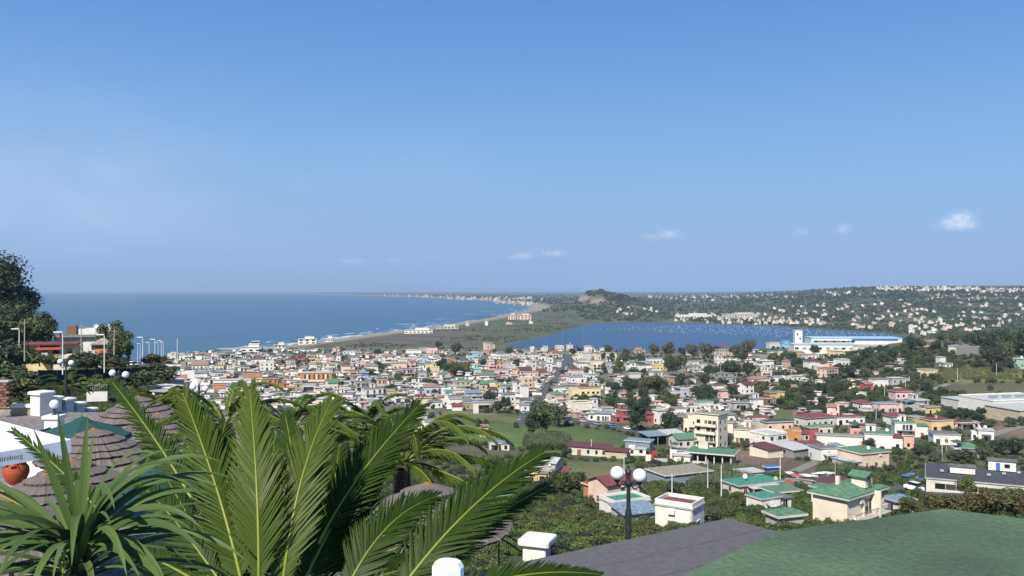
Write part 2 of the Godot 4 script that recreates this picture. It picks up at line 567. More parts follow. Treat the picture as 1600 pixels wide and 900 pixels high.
func soil(p: Vector3) -> Color:
	var dep := -p.z
	var n := rough.get_noise_2d(p.x * 2.2, p.z * 2.2)
	var k := fine.get_noise_2d(p.x, p.z)
	var c := Color(0.085, 0.108, 0.032).lerp(Color(0.19, 0.17, 0.085), clampf(0.5 + n + k * 0.5, 0.0, 1.0))
	if dep > 360.0 and dep < 1050.0: # yards and lanes between the houses
		c = c.lerp(Color(0.33, 0.31, 0.275), clampf(0.35 + k * 1.4, 0.0, 0.8) * smooth(360.0, 420.0, dep) * (1.0 - smooth(900.0, 1050.0, dep)) * (1.0 - smooth(0.32, 0.42, p.x / dep)))
	if dep > 1050.0:
		c = Color(0.075, 0.105, 0.034).lerp(Color(0.20, 0.175, 0.10), clampf(0.42 + n * 1.6 + k * 0.9, 0.0, 1.0))
		if dep > 4000.0: c = c.lerp(Color(0.2, 0.19, 0.14), 0.5 * clampf(0.5 + rough.get_noise_2d(p.x * 0.3, p.z) * 2.0, 0.0, 1.0))
	for f in fields:
		if Geometry2D.is_point_in_polygon(Vector2(p.x, p.z), f[0]):
			c = f[1] * (0.9 + 0.35 * n + 0.25 * k)
	# the bare quarried face of the far hill
	if quarried(p): c = Color(0.52, 0.43, 0.35) * (0.9 + 0.5 * k)
	elif -p.z > 2450.0 and -p.z < 2720.0 and p.x > 185.0 and p.x < 310.0 and p.y > 20.0 and p.y < 34.0: c = Color(0.24, 0.165, 0.115) * (0.9 + 0.5 * k)
	if dep > 700.0 and p.x < 700.0:
		var sea := inside_by(sea_line, Vector2(p.x, p.z))
		var wide := 60.0 if dep < 2500.0 else 110.0
		if sea < wide: c = c.lerp(Color(0.44, 0.375, 0.28), 1.0 - smooth(wide * 0.55, wide, sea))
	return c

func water():
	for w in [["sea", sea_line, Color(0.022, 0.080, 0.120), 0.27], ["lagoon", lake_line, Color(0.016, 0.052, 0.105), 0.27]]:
		var s := Shape.new()
		var deps := []
		var far := 40000.0 if w[0] == "sea" else 2200.0
		var near := 300.0 if w[0] == "sea" else 850.0
		var count := 150 if w[0] == "sea" else 70
		for i in count: deps.append(near * pow(far / near, float(i) / (count - 1)))
		var rows := []
		for d in deps:
			var row := []
			for i in 141:
				var x: float = lerpf(-1.2 if w[0] == "sea" else -0.05, 0.08 if w[0] == "sea" else 0.55, i / 140.0) * d
				row.append(Vector3(x, -(x * x + d * d) / CURVE, -d))
			rows.append(row)
		s.sheet(rows)
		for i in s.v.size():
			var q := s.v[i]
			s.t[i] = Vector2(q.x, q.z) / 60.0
			# wind-streak sheen painted as tint bands; shallows paler over sand
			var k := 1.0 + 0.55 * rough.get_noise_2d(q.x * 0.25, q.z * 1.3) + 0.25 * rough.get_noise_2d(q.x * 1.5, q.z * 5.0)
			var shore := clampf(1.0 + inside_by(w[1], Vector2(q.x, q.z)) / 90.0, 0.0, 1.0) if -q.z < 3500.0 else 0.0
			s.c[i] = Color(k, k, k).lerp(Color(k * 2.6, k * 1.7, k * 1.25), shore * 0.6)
		var m := StandardMaterial3D.new()
		m.resource_name = w[0] + "_water"
		m.albedo_color = w[2].linear_to_srgb()
		m.roughness = w[3]
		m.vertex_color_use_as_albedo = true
		m.metallic_specular = 0.3
		m.normal_enabled = true
		m.normal_texture = tex.wave
		m.normal_scale = 0.5
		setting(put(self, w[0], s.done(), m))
	# broken water along the beach, and the breakers further out
	var foam := Shape.new()
	rng.seed = 31
	for i in 150:
		var k := rng.randi_range(6, 18)
		var p := sea_line[k].lerp(sea_line[k + 1], rng.randf())
		var along := (sea_line[k + 1] - sea_line[k]).normalized()
		var out := Vector2(along.y, -along.x)
		if inside_by(sea_line, p + out * 5.0) > 0.0: out = -out
		p += out * rng.randf_range(3.0, 75.0) * rng.randf()
		ribbon(foam, p, along, rng.randf_range(12.0, 50.0), rng.randf_range(1.2, 4.5))
	for q in [[637, 508, 60, 9], [447, 543, 24, 7], [318, 552, 20, 5], [690, 500, 50, 7], [500, 538, 30, 6], [735, 493, 40, 6], [560, 526, 36, 5], [640, 512, 40, 5], [760, 488, 60, 6], [700, 489, 50, 4]]:
		ribbon(foam, sea_point(q[0], q[1] - 1.5), Vector2(0.95, -0.3), q[2], q[3])
	var o := put(self, "surf", foam.done(), stuff("foam", Color(0.9, 0.92, 0.93), 0.9))
	setting(o, "stuff")
	o.set_meta("label", "white broken surf along the long beach")
	# floats of the mussel beds, row on row
	var ball := Shape.new()
	ball.lathe(Vector3.ZERO, [Vector2(0.0, -0.4), Vector2(0.55, -0.3), Vector2(0.75, 0.1), Vector2(0.5, 0.55), Vector2(0.0, 0.7)], 7)
	var spots := []
	rng.seed = 12
	for j in 15:
		for i in 64:
			var v := lerpf(507.5, 526.0, pow(j / 14.0, 1.2)) + rng.randf_range(-0.7, 0.7)
			var u := 915.0 + 30.0 * absf(j - 6.0) + i * 7.3 + j * 3.1 + rng.randf_range(-4.5, 4.5)
			if u > 1390.0 or rng.randf() < 0.25 or (j > 10 and u < 1100.0): continue
			var p := sea_point(u, v)
			if inside_by(lake_line, p) < -12.0: spots.append(Transform3D(Basis.from_scale(Vector3.ONE * rng.randf_range(0.5, 0.95)), Vector3(p.x, 0.1 - p.length_squared() / CURVE, p.y)))
	var mm := scatter("mussel_floats", ball.done(), stuff("float_plastic", Color(0.80, 0.82, 0.84), 0.6), spots)
	mm.set_meta("label", "rows of small pale mussel-bed floats on the lagoon")

func ribbon(s: Shape, p: Vector2, along: Vector2, length: float, width: float):
	var pts := []
	var out := Vector2(along.y, -along.x)
	for side in [0.0, 1.0]:
		var row := []
		for i in 7:
			var t := i / 6.0
			var q: Vector2 = p + along * (t - 0.5) * length + out * (sin(t * 5.0 + p.x) * 1.2 + width * sin(PI * t) * (side - 0.5))
			row.append(Vector3(q.x, 0.12 - q.length_squared() / CURVE, q.y))
		pts.append(row)
	var base := s.v.size()
	s.sheet(pts)
	for i in range(base, s.v.size()): s.n[i] = Vector3.UP

func scatter(called: String, mesh: Mesh, m: Material, spots: Array, tints := []) -> MultiMeshInstance3D:
	var mm := MultiMesh.new()
	mm.transform_format = MultiMesh.TRANSFORM_3D
	mm.use_colors = tints.size() > 0
	mm.mesh = mesh
	mm.instance_count = spots.size()
	for i in spots.size():
		mm.set_instance_transform(i, spots[i])
		if tints.size() > 0: mm.set_instance_color(i, tints[i])
	var o := MultiMeshInstance3D.new()
	o.name = numbered(called)
	o.multimesh = mm
	o.material_override = m
	add_child(o)
	setting(o, "stuff")
	return o

# the faint range across the gulf
func mountains():
	var s := Shape.new()
	var rows := []
	var n := FastNoiseLite.new()
	n.seed = 2
	n.frequency = 0.012
	n.fractal_octaves = 4
	var tops := [[200, 455], [290, 449], [330, 443], [370, 440], [420, 437], [450, 434], [475, 430], [492, 428], [512, 432], [540, 438], [600, 442], [660, 446], [720, 448], [800, 450], [900, 454], [960, 457]]
	for j in 7:
		var d := 36000.0 + j * 900.0
		var row := []
		for i in 120:
			var u := lerpf(190, 970, i / 119.0)
			var v := profile(tops, u) + n.get_noise_1d(u * 3.0) * 1.5
			var share: float = [0.0, 0.35, 0.7, 1.0, 0.8, 0.4, 0.0][j]
			var top := EYE + (450.0 - v) / LENS * d + 6.0
			var foot := -d * d / CURVE - 20.0
			row.append(Vector3((u - 800.0) / LENS * d, lerpf(foot, top, share * (1.0 + (0.12 * n.get_noise_2d(u * 4.0, j * 40.0) if j != 3 else 0.0))), -d))
		rows.append(row)
	s.sheet(rows)
	setting(put(self, "mountains", s.done(), stuff("hazed_rock", Color(0.44, 0.49, 0.56), 0.95)))  # haze painted into the rock: pale blue close to the horizon sky

# ---------------------------------------------------------------- leaves
var crown_meshes := {}
var trunk_mesh: Mesh

func crown(sd: int, lumps: int, mid: float, rx: float, ry: float, leaf: float, per: int, core := 0.62) -> ArrayMesh:
	var r := RandomNumberGenerator.new()
	r.seed = sd
	var s := Shape.new()
	for b in lumps:
		var dir := Vector3(r.randfn(), r.randfn(), r.randfn()).normalized()
		var reach := pow(r.randf(), 0.5) * 0.78
		var p := Vector3(dir.x * rx, dir.y * ry, dir.z * rx) * reach + Vector3(0, mid, 0)
		var size := minf(rx, ry) * r.randf_range(0.34, 0.62) * (1.25 - 0.35 * reach)
		var tone := r.randf_range(0.72, 1.28)
		var warm := r.randf_range(-0.1, 0.12)
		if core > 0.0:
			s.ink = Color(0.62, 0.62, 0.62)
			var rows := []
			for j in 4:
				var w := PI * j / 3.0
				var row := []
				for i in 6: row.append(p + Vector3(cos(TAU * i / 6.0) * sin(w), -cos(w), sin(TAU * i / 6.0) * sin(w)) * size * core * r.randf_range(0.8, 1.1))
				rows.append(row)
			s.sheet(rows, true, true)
		for i in per:
			var o := Vector3(r.randfn(), r.randfn() + 0.25, r.randfn()).normalized()
			var q := p + o * size * r.randf_range(0.72, 1.12)
			var f := (o + Vector3(r.randfn(), r.randfn() + 0.6, r.randfn()) * 0.55).normalized()
			var x := f.cross(Vector3(r.randfn(), r.randfn(), r.randfn())).normalized()
			var y := f.cross(x)
			var l := leaf * r.randf_range(0.6, 1.3)
			var k := tone * r.randf_range(0.8, 1.2)
			s.ink = Color(k * (1.0 + warm), k, k * (1.0 - warm))
			s.face(q - x * l * 0.5, q + y * l * 0.38 + f * l * 0.1, q + x * l * 0.6, f)
			s.face(q - x * l * 0.5, q - y * l * 0.38 + f * l * 0.12, q + x * l * 0.6, f)
	return s.done()

func reed_tuft(sd: int) -> ArrayMesh:
	var r := RandomNumberGenerator.new()
	r.seed = sd
	var s := Shape.new()
	for i in 70:
		var w := r.randf() * TAU
		var p := Vector3(cos(w), 0, sin(w)) * r.randf() * 0.55
		var lean := Vector3(r.randfn() * 0.16, 1.0, r.randfn() * 0.16)
		var tall := r.randf_range(0.6, 1.0)
		var side := Vector3(cos(w * 3.0), 0, sin(w * 3.0)) * 0.03
		var k := r.randf_range(0.75, 1.25)
		s.ink = Color(k, k, k * 0.95)
		var top := p + lean * tall
		s.face(p - side, p + side, top)
		for j in 4:
			var q := p + lean * tall * r.randf_range(0.35, 1.0)
			var d := Vector3(r.randfn(), 0.35, r.randfn()).normalized() * 0.22
			var e := d.cross(Vector3.UP).normalized() * 0.03
			s.face(q - e, q + e, q + d, Vector3.UP)
	return s.done()

func crowns():
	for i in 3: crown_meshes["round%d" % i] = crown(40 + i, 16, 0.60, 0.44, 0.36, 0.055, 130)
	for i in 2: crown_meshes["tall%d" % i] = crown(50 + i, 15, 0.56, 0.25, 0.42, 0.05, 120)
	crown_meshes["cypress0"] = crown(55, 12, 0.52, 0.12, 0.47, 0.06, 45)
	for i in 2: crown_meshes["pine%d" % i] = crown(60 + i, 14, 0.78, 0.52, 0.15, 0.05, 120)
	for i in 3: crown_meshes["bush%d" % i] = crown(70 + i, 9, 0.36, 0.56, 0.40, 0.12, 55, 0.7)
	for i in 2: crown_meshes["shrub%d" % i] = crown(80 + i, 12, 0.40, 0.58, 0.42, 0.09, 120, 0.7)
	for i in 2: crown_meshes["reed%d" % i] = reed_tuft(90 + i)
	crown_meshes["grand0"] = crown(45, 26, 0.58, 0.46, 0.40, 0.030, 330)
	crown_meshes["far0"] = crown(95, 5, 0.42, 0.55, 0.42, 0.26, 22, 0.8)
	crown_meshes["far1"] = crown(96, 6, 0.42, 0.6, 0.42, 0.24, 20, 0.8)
	var s := Shape.new()
	s.tube([Vector3(0, -0.06, 0), Vector3(0.01, 0.15, 0), Vector3(-0.01, 0.4, 0.01), Vector3(0.0, 0.72, 0)], [0.035, 0.026, 0.02, 0.008], 7)
	for i in 5:
		var w := i * 2.4
		var p := Vector3(0, 0.28 + 0.07 * i, 0)
		s.tube([p, p + Vector3(cos(w) * 0.12, 0.1, sin(w) * 0.12), p + Vector3(cos(w) * 0.24, 0.24, sin(w) * 0.24)], [0.013, 0.009, 0.004], 5)
	trunk_mesh = s.done()

const LEAF := {"dark": Color(0.030, 0.048, 0.013), "mid": Color(0.058, 0.084, 0.017), "bright": Color(0.090, 0.130, 0.021), "olive": Color(0.088, 0.094, 0.028), "silver": Color(0.070, 0.090, 0.048), "autumn": Color(0.092, 0.078, 0.022), "brown": Color(0.088, 0.080, 0.036), "cane": Color(0.100, 0.125, 0.055), "straw": Color(0.19, 0.195, 0.07)}

func leaves(k: String) -> StandardMaterial3D:
	return stuff("leaves_" + k, LEAF[k].linear_to_srgb(), 0.62, {"vertex_color_use_as_albedo": true, "backlight_enabled": true, "backlight": LEAF[k].lerp(Color(0.2, 0.28, 0.06), 0.4)})

func bark() -> StandardMaterial3D:
	return stuff("bark", Color(0.36, 0.30, 0.25), 0.95, {"albedo_texture": tex.bark, "uv1_triplanar": true, "uv1_world_triplanar": true, "uv1_scale": Vector3.ONE * 0.6})

const KINDS := {"round": "round-crowned tree", "tall": "tall narrow tree", "cypress": "slim cypress", "pine": "umbrella pine", "bush": "bushy shrub", "shrub": "bushy shrub"}
const TONES := {"dark": "dark green", "mid": "green", "bright": "bright green", "olive": "olive-green", "silver": "silvery green", "autumn": "brownish autumn", "brown": "brown-tinged", "cane": "pale green", "straw": "straw-coloured"}
var tree_count := 0

# u, v: where its foot stands; tall in metres; wide as a share of the usual width
func tree(kind: String, tone: String, u: float, v: float, tall: float, wide := 1.0, words := "", where := Vector3.ZERO) -> Node3D:
	var p := where if where != Vector3.ZERO else site(u, v)
	var o := thing("cypress_tree" if kind == "cypress" else "pine_tree" if kind == "pine" else "shrub" if kind == "bush" or kind == "shrub" else "tree", p + Vector3(0, -0.15, 0), rng.randf() * TAU)
	var count := 3 if kind == "round" or kind == "bush" else 1 if kind == "cypress" or kind == "grand" else 2
	tree_count += 1
	var sc := Basis.from_scale(Vector3(tall * wide, tall, tall * wide))
	put(o, "trunk", trunk_mesh, bark(), Transform3D(sc, Vector3.ZERO))
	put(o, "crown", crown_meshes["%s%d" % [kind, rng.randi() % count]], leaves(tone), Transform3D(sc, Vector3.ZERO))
	var size := "tall " if tall > 13.0 and kind != "tall" else "small " if tall < 5.0 else ""
	if words != "":
		tag(o, words, "tree")
		mark_later(o, words)
	else: later(o, size + TONES[tone] + " " + KINDS[kind], "shrub" if kind == "bush" or kind == "shrub" else "tree", "trees in and around the town")
	stood(p.x, p.z, tall * 0.22 * wide)
	return o

func mark_later(_o, _w): pass

func stood(x: float, z: float, r: float):
	var key := Vector2i(floori(x / 25.0), floori(z / 25.0))
	if not built_cells.has(key): built_cells[key] = []
	built_cells[key].append(Vector3(x, z, r))

func is_free(x: float, z: float, r: float) -> bool:
	var k := Vector2i(floori(x / 25.0), floori(z / 25.0))
	for j in range(-1, 2):
		for i in range(-1, 2):
			for b in built_cells.get(k + Vector2i(i, j), []):
				if Vector2(x - b.x, z - b.y).length() < b.z + r: return false
	return true

# labels: what a thing looks like, and where it stands beside something one can find; ranks only where looks and place are alike
const RANK := ["nearest", "second-nearest", "third-nearest", "fourth-nearest", "fifth-nearest", "sixth-nearest", "seventh-nearest", "eighth-nearest", "ninth-nearest", "tenth-nearest", "eleventh-nearest", "twelfth-nearest"]
func finish_labels():
	var told := {}
	for w in waiting:
		var p: Vector3 = w[0].position
		var best := ""
		var near := INF
		for l in landmarks:
			var q: Vector3 = l[1]
			var away := Vector2(p.x - q.x, p.z - q.z).length()
			if away < near and away > 0.5:
				near = away
				var across := (p.x / -p.z - q.x / -q.z) * -q.z
				var deep := q.z - p.z
				best = ("right of " if across > 0.0 else "left of ") if absf(across) > absf(deep) * 0.8 else ("behind " if deep > 0.0 else "in front of ")
				best += l[0]
		var key: String = w[1] + " " + best
		if not told.has(key): told[key] = []
		told[key].append([near, w])
	for key in told:
		var list: Array = told[key]
		list.sort_custom(func(a, b): return a[0] < b[0])
		for i in list.size():
			var w: Array = list[i][1]
			var words: String = key
			if list.size() > 1:
				words = (RANK[i] if i < RANK.size() else "%dth-nearest" % (i + 1)) + " " + key
			tag(w[0], words, w[2], w[3])

# ---------------------------------------------------------------- houses
var house_count := 0
var depot_front := 0.0

func slab_mesh(w: float, d: float, h: float) -> Mesh:
	var s := Shape.new()
	s.box(Vector3(0, h / 2, 0), Vector3(w, h, d))
	return s.done()

func frame_ring(w: float, d: float, h: float, t: float) -> Mesh:   # a parapet
	var s := Shape.new()
	s.box(Vector3(0, h / 2, d / 2 - t / 2), Vector3(w, h, t))
	s.box(Vector3(0, h / 2, -d / 2 + t / 2), Vector3(w, h, t))
	s.box(Vector3(w / 2 - t / 2, h / 2, 0), Vector3(t, h, d - 2 * t))
	s.box(Vector3(-w / 2 + t / 2, h / 2, 0), Vector3(t, h, d - 2 * t))
	return s.done()

func gable_mesh(w: float, d: float, h: float, o: float) -> Mesh:   # ridge along x, with an overhang
	var s := Shape.new()
	var x := w / 2 + o
	var z := d / 2 + o
	var a := [Vector3(-x, 0, z), Vector3(x, 0, z), Vector3(x, h, 0), Vector3(-x, h, 0), Vector3(-x, 0, -z), Vector3(x, 0, -z)]
	var dn := Vector3(0, -0.22, 0)
	s.quad(a[0], a[1], a[2], a[3], Vector3(0, 1, 1))
	s.quad(a[4], a[5], a[2], a[3], Vector3(0, 1, -1))
	s.quad(a[0] + dn, a[1] + dn, a[2] + dn, a[3] + dn, Vector3(0, -1, -1))
	s.quad(a[4] + dn, a[5] + dn, a[2] + dn, a[3] + dn, Vector3(0, -1, 1))
	for e in [[0, 1], [1, 2], [2, 5], [5, 4], [4, 3], [3, 0]]:
		var out: Vector3 = (a[e[0]] + a[e[1]]) * 0.5
		s.quad(a[e[0]], a[e[1]], a[e[1]] + dn, a[e[0]] + dn, Vector3(out.x, 0, out.z))
	return s.done()

func hip_mesh(w: float, d: float, h: float, o: float) -> Mesh:
	var s := Shape.new()
	var x := w / 2 + o
	var z := d / 2 + o
	var r := maxf(x - z, 0.3)
	var p := [Vector3(-x, 0, z), Vector3(x, 0, z), Vector3(x, 0, -z), Vector3(-x, 0, -z)]
	var k := [Vector3(-r, h, 0), Vector3(r, h, 0)]
	s.quad(p[0], p[1], k[1], k[0], Vector3(0, 1, 1))
	s.quad(p[2], p[3], k[0], k[1], Vector3(0, 1, -1))
	s.face(p[1], p[2], k[1], Vector3(1, 1, 0))
	s.face(p[3], p[0], k[0], Vector3(-1, 1, 0))
	var dn := Vector3(0, -0.2, 0)
	for i in 4:
		s.quad(p[i], p[(i + 1) % 4], p[(i + 1) % 4] + dn, p[i] + dn, p[i] + p[(i + 1) % 4])
	s.quad(p[0] + dn, p[1] + dn, p[2] + dn, p[3] + dn, Vector3.DOWN)
	return s.done()

func gable_end(w: float, d: float, h: float) -> Mesh:   # the wall under a ridge
	var s := Shape.new()
	for x in [-w / 2, w / 2]: s.face(Vector3(x, 0, d / 2), Vector3(x, 0, -d / 2), Vector3(x, h, 0), Vector3(x, 0, 0))
	return s.done()

func window_at(o: Node3D, at_: Vector3, turn: float, w: float, h: float, close: bool, frame: Material, called := "window"):
	if not close:
		block(o, called, glass() if rng.randf() < 0.6 else paint("brown") if rng.randf() < 0.4 else paint("dark"), at_, Vector3(w, h, 0.10), turn)
		return
	var out := Vector3(sin(turn), 0, cos(turn))
	var f := Shape.new()
	f.box(Vector3(0, h / 2 + 0.05, 0), Vector3(w + 0.2, 0.1, 0.16))
	f.box(Vector3(0, -h / 2 - 0.06, 0.04), Vector3(w + 0.3, 0.12, 0.26))
	for x in [-w / 2 - 0.05, w / 2 + 0.05]: f.box(Vector3(x, 0, 0), Vector3(0.1, h, 0.16))
	var n := put(o, called, f.done(), frame, Transform3D(Basis(Vector3.UP, turn), at_ + out * 0.03))
	block(n, "pane", glass(), Vector3(0, 0, -0.03), Vector3(w, h, 0.06))
	if rng.randf() < 0.6: block(n, "shutter", paint("brown") if rng.randf() < 0.5 else paint("gray"), Vector3(0, h * 0.28, 0.02), Vector3(w, h * 0.44, 0.05))
	block(n, "mullion", frame, Vector3(0, 0, 0.012), Vector3(0.06, h, 0.05))

# u0..u1 the breadth in view, v the foot of the nearest wall; flags: b balconies, t terrace roof, g gable, h hip, m sheet roof, x no windows, s stair hut, k tank, d dish, c chimney, p porch, a awning, n no clutter
func h(u0: float, u1: float, v: float, floors: float, wall: String, roof: String, turn := 25.0, flags := "", deep := 1.05, words := "") -> Node3D:
	if deep > 0.5 and deep < 1.0 and words == "": deep *= 1.25
	if not ("t" in flags or "g" in flags or "h" in flags or "m" in flags or "f" in flags) and roof in ["redroof", "maroonroof", "greenroof", "paletiles", "orangeroof", "tealroof"] and words == "" and floors < 2.6:
		if rng.randf() < 0.45: flags += "g" if rng.randf() < 0.4 else "h"
	var mid := (u0 + u1) * 0.5
	var p := site(mid, v)
	var d := -p.z
	var th := deg_to_rad(turn)
	var across := (u1 - u0) * d / LENS
	var w := across / (cos(th) + deep * absf(sin(th)))
	var dp := w * deep
	var back := (w * absf(sin(th)) + dp * cos(th)) * 0.5
	p += Vector3(p.x / d, 0, -1.0) * back
	p.y = ground(p.x, p.z)
	# level with the lower side, so that no wall floats
	p.y = minf(p.y, site(mid, v).y + 0.6)
	# many houses have grown a lower wing at one end
	var wing := 0.0
	var wing_side := 1.0 if rng.randf() < 0.5 else -1.0
	var full := w
	if not "x" in flags and not "f" in flags and w > 5.5 and rng.randf() < 0.72:
		wing = w * rng.randf_range(0.24, 0.40)
		w -= wing
		p += Basis(Vector3.UP, th).x * (-wing_side * wing * 0.5)
	house_count += 1
	var plain := "x" in flags and floors < 1.7
	var o := thing("shed" if plain else "house", p, th)
	stood(p.x, p.z, maxf(full, dp) * 0.55)
	var wm := paint(wall)
	var high := floors * STOREY
	var close := d < 300.0
	var trim := paint("offwhite") if wall != "white" and wall != "offwhite" else paint("lightgray")
	depot_front = dp / 2
	put(o, "wall", slab_mesh(w, dp, high + 2.0), wm, Transform3D(Basis.IDENTITY, Vector3(0, -2.0, 0)))
	# roof
	if "g" in flags:
		put(o, "gable", gable_end(w, dp, dp * 0.22), wm, Transform3D(Basis.IDENTITY, Vector3(0, high, 0)))
		put(o, "roof", gable_mesh(w, dp, dp * 0.22, 0.5), paint(roof), Transform3D(Basis.IDENTITY, Vector3(0, high + 0.02, 0)))
	elif "h" in flags:
		block(o, "eaves", trim, Vector3(0, high + 0.1, 0), Vector3(w + 1.2, 0.2, dp + 1.2))
		put(o, "roof", hip_mesh(w, dp, dp * 0.17, 0.55), paint(roof), Transform3D(Basis.IDENTITY, Vector3(0, high + 0.41, 0)))
	elif "m" in flags:
		var m := put(o, "roof", unit_box, paint(roof), Transform3D(Basis(Vector3.RIGHT, 0.09) * Basis.from_scale(Vector3(w + 0.9, 0.14, dp + 1.2)), Vector3(0, high + dp * 0.045 + 0.12, 0)))
		m.name = "roof"
	elif "t" in flags:
		block(o, "cornice", trim, Vector3(0, high - 0.02, 0), Vector3(w + 0.3, 0.22, dp + 0.3))
		put(o, "parapet", frame_ring(w + 0.06, dp + 0.06, 0.6, 0.2), wm, Transform3D(Basis.IDENTITY, Vector3(0, high + 0.09, 0)))
		block(o, "roof", paint(roof), Vector3(0, high + 0.16, 0), Vector3(w - 0.36, 0.12, dp - 0.36))
	else:
		var hang := rng.randf_range(0.5, 1.1)
		block(o, "roof_slab", trim, Vector3(0, high + 0.12, 0), Vector3(w + hang, 0.3, dp + hang))
		block(o, "roof", paint(roof), Vector3(0, high + 0.30, 0), Vector3(w + hang - 0.24, 0.08, dp + hang - 0.24))
	if wing > 0.0:
		var hw2 := maxf(floors - 1.0, 0.95) * STOREY if rng.randf() < 0.75 else high * 0.82
		var wd := dp * rng.randf_range(0.6, 0.95)
		var wx := wing_side * (w + wing) * 0.5
		var wz := (dp - wd) * rng.randf_range(-0.3, 0.5)
		block(o, "wing_wall", wm if rng.randf() < 0.7 else paint(["white", "offwhite", "lightgray", "cream"][rng.randi() % 4]), Vector3(wx, hw2 / 2 - 1.0, wz), Vector3(wing + 0.04, hw2 + 2.0, wd))
		var wr := paint(["grayroof", "whiteroof", "paletiles", "greenroof", "redroof", "beigeroof"][rng.randi() % 6])
		if rng.randf() < 0.5:
			put(o, "wing_parapet", frame_ring(wing + 0.06, wd + 0.1, 0.7, 0.16), wm, Transform3D(Basis.IDENTITY, Vector3(wx, hw2 + 0.01, wz)))
			block(o, "wing_roof", wr, Vector3(wx, hw2 + 0.06, wz), Vector3(wing - 0.3, 0.1, wd - 0.3))
			if rng.randf() < 0.5:
				block(o, "canopy", paint(["whiteroof", "blueroof", "grayroof", "deepgreenroof"][rng.randi() % 4]), Vector3(wx, hw2 + 2.45, wz), Vector3(wing, 0.1, wd * 0.8), 0.0, 0.06)
				for q in [-1.0, 1.0]: block(o, "canopy_post", trim, Vector3(wx + wing_side * (wing * 0.46), hw2 + 1.2, wz + q * wd * 0.36), Vector3(0.12, 2.4, 0.12))
		else:
			block(o, "wing_roof", wr, Vector3(wx + wing_side * 0.2, hw2 + 0.1, wz), Vector3(wing + 0.3, 0.2, wd + 0.7))
		window_at(o, Vector3(wx, 1.4, wz + wd / 2), 0.0, minf(1.2, wing * 0.5), 1.5, close, frame_for(close))
	if close and not "x" in flags:
		block(o, "downpipe", paint("lightgray"), Vector3(w * 0.5 - 0.12, high * 0.5, dp / 2 + 0.06), Vector3(0.1, high, 0.1))
		block(o, "air_conditioner", paint("white"), Vector3(w * rng.randf_range(-0.3, 0.3), high - 0.7, dp / 2 + 0.2), Vector3(0.9, 0.6, 0.35))
		block(o, "gutter", paint("gray"), Vector3(0, high - 0.06, dp / 2 + 0.06), Vector3(w, 0.1, 0.12))
	# openings on the sides in view
	var frame := paint("offwhite") if rng.randf() < 0.7 else paint("brown")
	var balcony := "b" in flags
	if not "x" in flags:
		var nf := clampi(int(w / 3.0), 1, 9)
		var ns := clampi(int(dp / 3.6), 1, 5)
		var side := -1.0 if turn > 0.0 else 1.0
		for s in int(maxf(floors, 1.0)):
			var open := balcony and (s > 0 or floors < 2.0)
			for i in nf:
				var x := (i + 0.5) / nf * w - w / 2 + rng.randf_range(-0.2, 0.2)
				if rng.randf() < 0.1: continue
				if open or (s == 0 and rng.randf() < 0.25):
					window_at(o, Vector3(x, s * STOREY + 1.15, dp / 2), 0.0, rng.randf_range(1.1, 1.7), 2.2, close, frame, "door")
				else:
					window_at(o, Vector3(x, s * STOREY + 1.65, dp / 2), 0.0, rng.randf_range(0.9, 1.3), 1.35, close, frame)
			if open:
				var bw := w * rng.randf_range(0.72, 0.98)
				var b := block(o, "balcony", trim, Vector3(0, s * STOREY - 0.02, dp / 2 + 0.65), Vector3(bw, 0.18, 1.3))
				var solid := rng.randf() < 0.6
				var rail := put(o, "balcony_rail", Shape.new().done() if false else rail_mesh(bw, 1.25, solid), wm if solid else paint("gray"), Transform3D(Basis.IDENTITY, Vector3(0, s * STOREY + 0.07, dp / 2 + 0.02)))
				if rng.randf() < 0.55: # flat dark panel painted as the shade of a recess behind the balcony
					var lw := bw * rng.randf_range(0.35, 0.6)
					var lx := (bw - lw) * rng.randf_range(-0.5, 0.5)
					block(o, "loggia_shade", paint("dark"), Vector3(lx, s * STOREY + 1.15, dp / 2), Vector3(lw, 2.2, 0.14))
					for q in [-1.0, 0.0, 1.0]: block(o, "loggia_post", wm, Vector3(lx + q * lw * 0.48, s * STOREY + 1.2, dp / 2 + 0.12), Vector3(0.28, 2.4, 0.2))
				if rail == b: return o
			for i in ns:
				if rng.randf() < 0.3: continue
				window_at(o, Vector3(side * w / 2, s * STOREY + 1.65, (i + 0.5) / ns * dp - dp / 2 + rng.randf_range(-0.3, 0.3)), side * PI / 2, rng.randf_range(0.8, 1.2), 1.3, close, frame)
		if floors >= 2.0 and rng.randf() < 0.4: block(o, "string_course", trim, Vector3(0, STOREY, 0), Vector3(w + 0.08, 0.16, dp + 0.08))
	var top := high + 0.34
	var pitched := "g" in flags or "h" in flags or "m" in flags
	if "s" in flags or (not pitched and not "n" in flags and rng.randf() < 0.28):
		var sx := rng.randf_range(-0.28, 0.28) * w
		var hw := minf(rng.randf_range(2.4, 3.6), w * 0.5)
		block(o, "stair_hut", wm, Vector3(sx, top + 1.1, -dp * 0.18), Vector3(hw, 2.3, minf(2.8, dp * 0.5)))
		block(o, "hut_roof", trim, Vector3(sx, top + 2.33, -dp * 0.18), Vector3(hw + 0.5, 0.18, minf(2.8, dp * 0.5) + 0.5))
		window_at(o, Vector3(sx, top + 0.95, -dp * 0.18 + minf(2.8, dp * 0.5) / 2), 0.0, 0.8, 1.8, false, frame, "hut_door")
	if "k" in flags or (not pitched and not "n" in flags and rng.randf() < 0.3):
		put(o, "water_tank", tank_mesh(), paint("white") if rng.randf() < 0.5 else paint("blueroof"), Transform3D(Basis.IDENTITY, Vector3(rng.randf_range(-0.35, 0.35) * w, top, rng.randf_range(-0.3, 0.3) * dp)))
